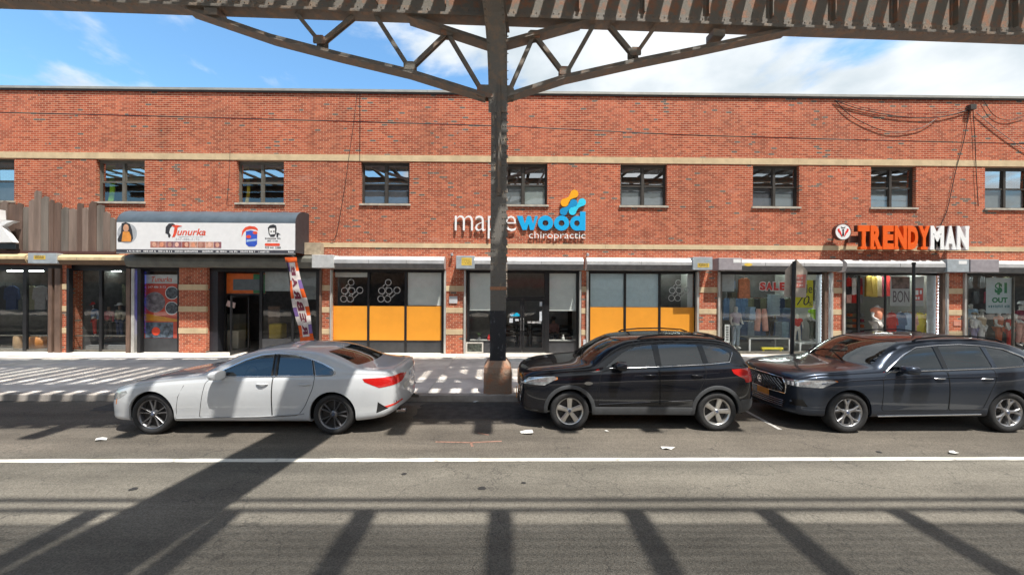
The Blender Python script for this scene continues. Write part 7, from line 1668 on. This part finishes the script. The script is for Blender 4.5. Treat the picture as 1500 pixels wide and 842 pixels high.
BLED = mat('blue_led', (.03, .05, .4), .4, emit=(.08, .12, 1.0), es=1.6); bl_me = MB().box(-.02, .02, -.01, .01, -.035, .035).mesh('led', BLED); o2 = empty('led_strip', at(208, 497, GY), 'strip of blue lights along the edge of the salon window', 'light strip')
for i in range(17): link_mesh('led', bl_me, o2, (fx(209.5, GY), GY - .03, fz(402 + i * 5.4, GY)))
yc = GY + .75
q = MB(); a, b = at(327, 488, yc), at(349, 510, yc); q.box(a.x, b.x, yc, yc + .4, SW + .006, iz(486, yc)); props(bevel_mod(q.build('cream_cabinet', mat('cream_board', (.50, .46, .40), .7)), .01), 'cream cabinet in the salon doorway', 'cabinet')
q = MB(); a, b = at(328, 462, yc + .5), at(350, 484, yc + .5); q.box(a.x, b.x, yc + .5, yc + .9, SW + .006, iz(462, yc + .5)); props(q.build('grey_cabinet', mat('grey_board2', (.20, .20, .19), .7)), 'taller grey cabinet behind the cream one', 'cabinet')
q = MB(); c = at(338, 446, GY + .25); vs_ = [(c.x + a, GY + .25, c.z + b) for a, b in ((-.18, -.05), (.14, -.14), (.18, .06), (-.12, .16))]; q.add(vs_ + [(v[0], v[1] + .01, v[2]) for v in vs_], [(0, 1, 2, 3), (7, 6, 5, 4), (0, 4, 5, 1), (1, 5, 6, 2), (2, 6, 7, 3), (3, 7, 4, 0)]); props(q.build('hanging_card', mat('pink_card', (.60, .42, .40), .7)), 'tilted pink card hanging in the salon doorway', 'card')
q = MB(); c = at(405, 480, 14.6); q.box(c.x - .25, c.x + .25, 14.5, 14.9, SW + .4, SW + 1.0); props(bevel_mod(q.build('salon_chair', mat('mustard_leather', (.42, .30, .03), .5)), .06), 'mustard chair seen through the salon window', 'chair')

# ---- clinic waiting room: chairs, seated person, ornaments
def chair(px, y, lb, fc=0.0):
    x = ip(px, y); o = empty('waiting_chair', (x, y, SW + .006), lb, 'chair', 'black chairs in the waiting room'); B = BLACKF
    def part_(mb, nm): 
        me = mb.mesh(nm, B, None, True, 50); p = bpy.data.objects.new(nm, me); COL.objects.link(p); p.parent = o
    part_(MB().box(-.25, .25, -.24, .22, .42, .46), 'seat'); q = MB(); q.box(-.24, .24, .20, .235, .72, .86); q.box(-.24, -.205, .20, .235, .45, .72); q.box(.205, .24, .20, .235, .45, .72); q.box(-.20, .20, .205, .23, .56, .62); part_(q, 'backrest')
    for sx_ in (-1, 1):
        for sy in (-1, 1): part_(MB().bar((sx_ * .22, sy * .2, .42), (sx_ * .25, sy * .24, 0), .025, .025), 'leg')
        q = MB(); q.tube([(sx_ * .26, .2, .66), (sx_ * .28, .0, .68), (sx_ * .27, -.2, .66), (sx_ * .25, -.21, .44)], .016, 6); part_(q, 'armrest')
yc = 15.75
for px, lb in ((747, 'black armchair nearest the column, seen through the door'), (766, 'second black armchair from the column'), (787, 'third black armchair, behind the right door leaf'), (829, 'black armchair behind the sidelight right of the door'), (811, 'black armchair under the seated person')): chair(px, yc, lb)
figure('person', (ip(811, yc), yc, SW + .006), 1.66, cm('dusty_pink', (.42, .22, .20)), cm('dark_trousers', (.05, .05, .06)), 'person in a dusty pink top sitting in the waiting room', 'person', mat('skin', (.45, .26, .18), .6), 0, seated=True, hair=mat('dark_hair', (.03, .02, .018), .6), short=False)
def ornament(px, py, m_, nm, lb, cat, h=.22):
    yv = GY + .22; c = at(px, py, yv); q = MB(); q.lathe([(0, 0), (.05, 0), (.065, .05), (.05, .11), (.022, .15), (.03, .19), (.024, h), (0, h)], 'Z', (c.x, yv, ZYB), 14); props(q.build(nm, m_, smooth=True), lb, cat)
for a, b in ((688, 725), (804.7, 844)): boxo('window_ledge', sx(a), sx(b), GY + .06, GY + .4, ZYB - .05, ZYB - .0005, WALLP, bld)
ornament(825, 497, MW, 'figurine', 'small white figurine on the ledge right of the door', 'figurine'); ornament(716, 497, RED, 'figurine', 'small red figurine on the ledge left of the column', 'figurine', .2)
pt = empty('potted_plant', (fx(702, GY + .2), GY + .22, ZYB), 'small leafy plant on the ledge left of the column', 'plant'); q = MB(); q.lathe([(0, 0), (.05, 0), (.065, .1), (.0, .1)], 'Z', (fx(702, GY + .2), GY + .22, ZYB), 12); q.build('pot', GREY, pt)
q = MB()
for i in range(16):
    a = i * 2.4; r_ = .05 + .09 * rnd.random(); h_ = .1 + .16 * rnd.random(); c = Vector((fx(702, GY + .2), GY + .22, ZYB + .08)); e = c + Vector((math.cos(a) * r_, math.sin(a) * r_, h_)); m_ = (c + e) / 2 + Vector((0, 0, .04)); s_ = Vector((-math.sin(a), math.cos(a), 0)) * .02
    q.add([c, m_ - s_, e, m_ + s_], [(0, 1, 2, 3)])
q.build('leaves', mat('leaf_green', (.06, .11, .04), .6), pt)
q = MB(); Yb = GY - .03; a, b = at(682.5, 519, Yb), at(708, 501, Yb); fr = [(a.x, SW + .01), (b.x, SW + .01), (b.x, b.z), (a.x, b.z)]; inn = [(a.x + .05, SW + .06), (b.x - .05, SW + .06), (b.x - .05, b.z - .05), (a.x + .05, b.z - .05)]; pf = empty('floor_picture', ((a.x + b.x) / 2, Yb, SW), 'pale framed dark picture leaning low by the brick pier', 'picture'); q.ring(fr, inn, Yb - .03, Yb - .002); q.build('frame', mat('pale_frame', (.52, .50, .46), .6), pf); boxo('picture', a.x + .051, b.x - .051, Yb - .015, Yb - .004, SW + .061, b.z - .051, mat('dark_picture', (.05, .06, .05), .5, var=.9, scale=9), pf)

# ================================================================== litter on the road
PAP = mat('paper_litter', (.55, .55, .53), .8, var=.1)
for i, (px, py, w_, lb) in enumerate(((772, 634, .16, 'crumpled white paper on the road in front of the black SUV'), (976, 657, .17, 'white paper scrap between the black SUV and the white line'), (146, 645, .12, 'small white scrap on the road below the sedan front wheel'), (888, 632, .05, 'tiny white scrap under the black SUV doors'), (1396, 664, .10, 'pale scrap near the line below the large SUV'), (697, 589, .10, 'pale scrap in the gutter left of the footing'), (764, 592, .08, 'pale scrap in the gutter beside the footing'))):
    c = ground(px, py); q = MB(); n = 7; vs_ = [(c.x, c.y, .03)]
    for k in range(n): a = 2 * math.pi * k / n; r_ = w_ * rnd.uniform(.45, 1.0); vs_.append((c.x + math.cos(a) * r_, c.y + math.sin(a) * r_ * .6, .006 + rnd.uniform(0, .03)))
    q.add(vs_, [(0, k + 1, (k + 1) % n + 1) for k in range(n)]); props(q.build('paper_scrap', PAP), lb, 'litter', 'paper scraps on the road')
for i, (px, py, r_) in enumerate(((706, 715, .04), (592, 694, .03), (1288, 662, .035), (195, 716, .04), (767, 707, .025))):
    c = ground(px, py); q = MB(); q.add([(c.x + math.cos(t) * r_ * rnd.uniform(.7, 1.2) * 1.3, c.y + math.sin(t) * r_, .0045) for t in np.linspace(0, 6.0, 12)], [tuple(range(12))]); q.build('tar_spot', mat('tar', (.022, .022, .022), .7), road)
# low curb-side threshold strip along the shop fronts

bpy.data.scenes.remove(TMP)
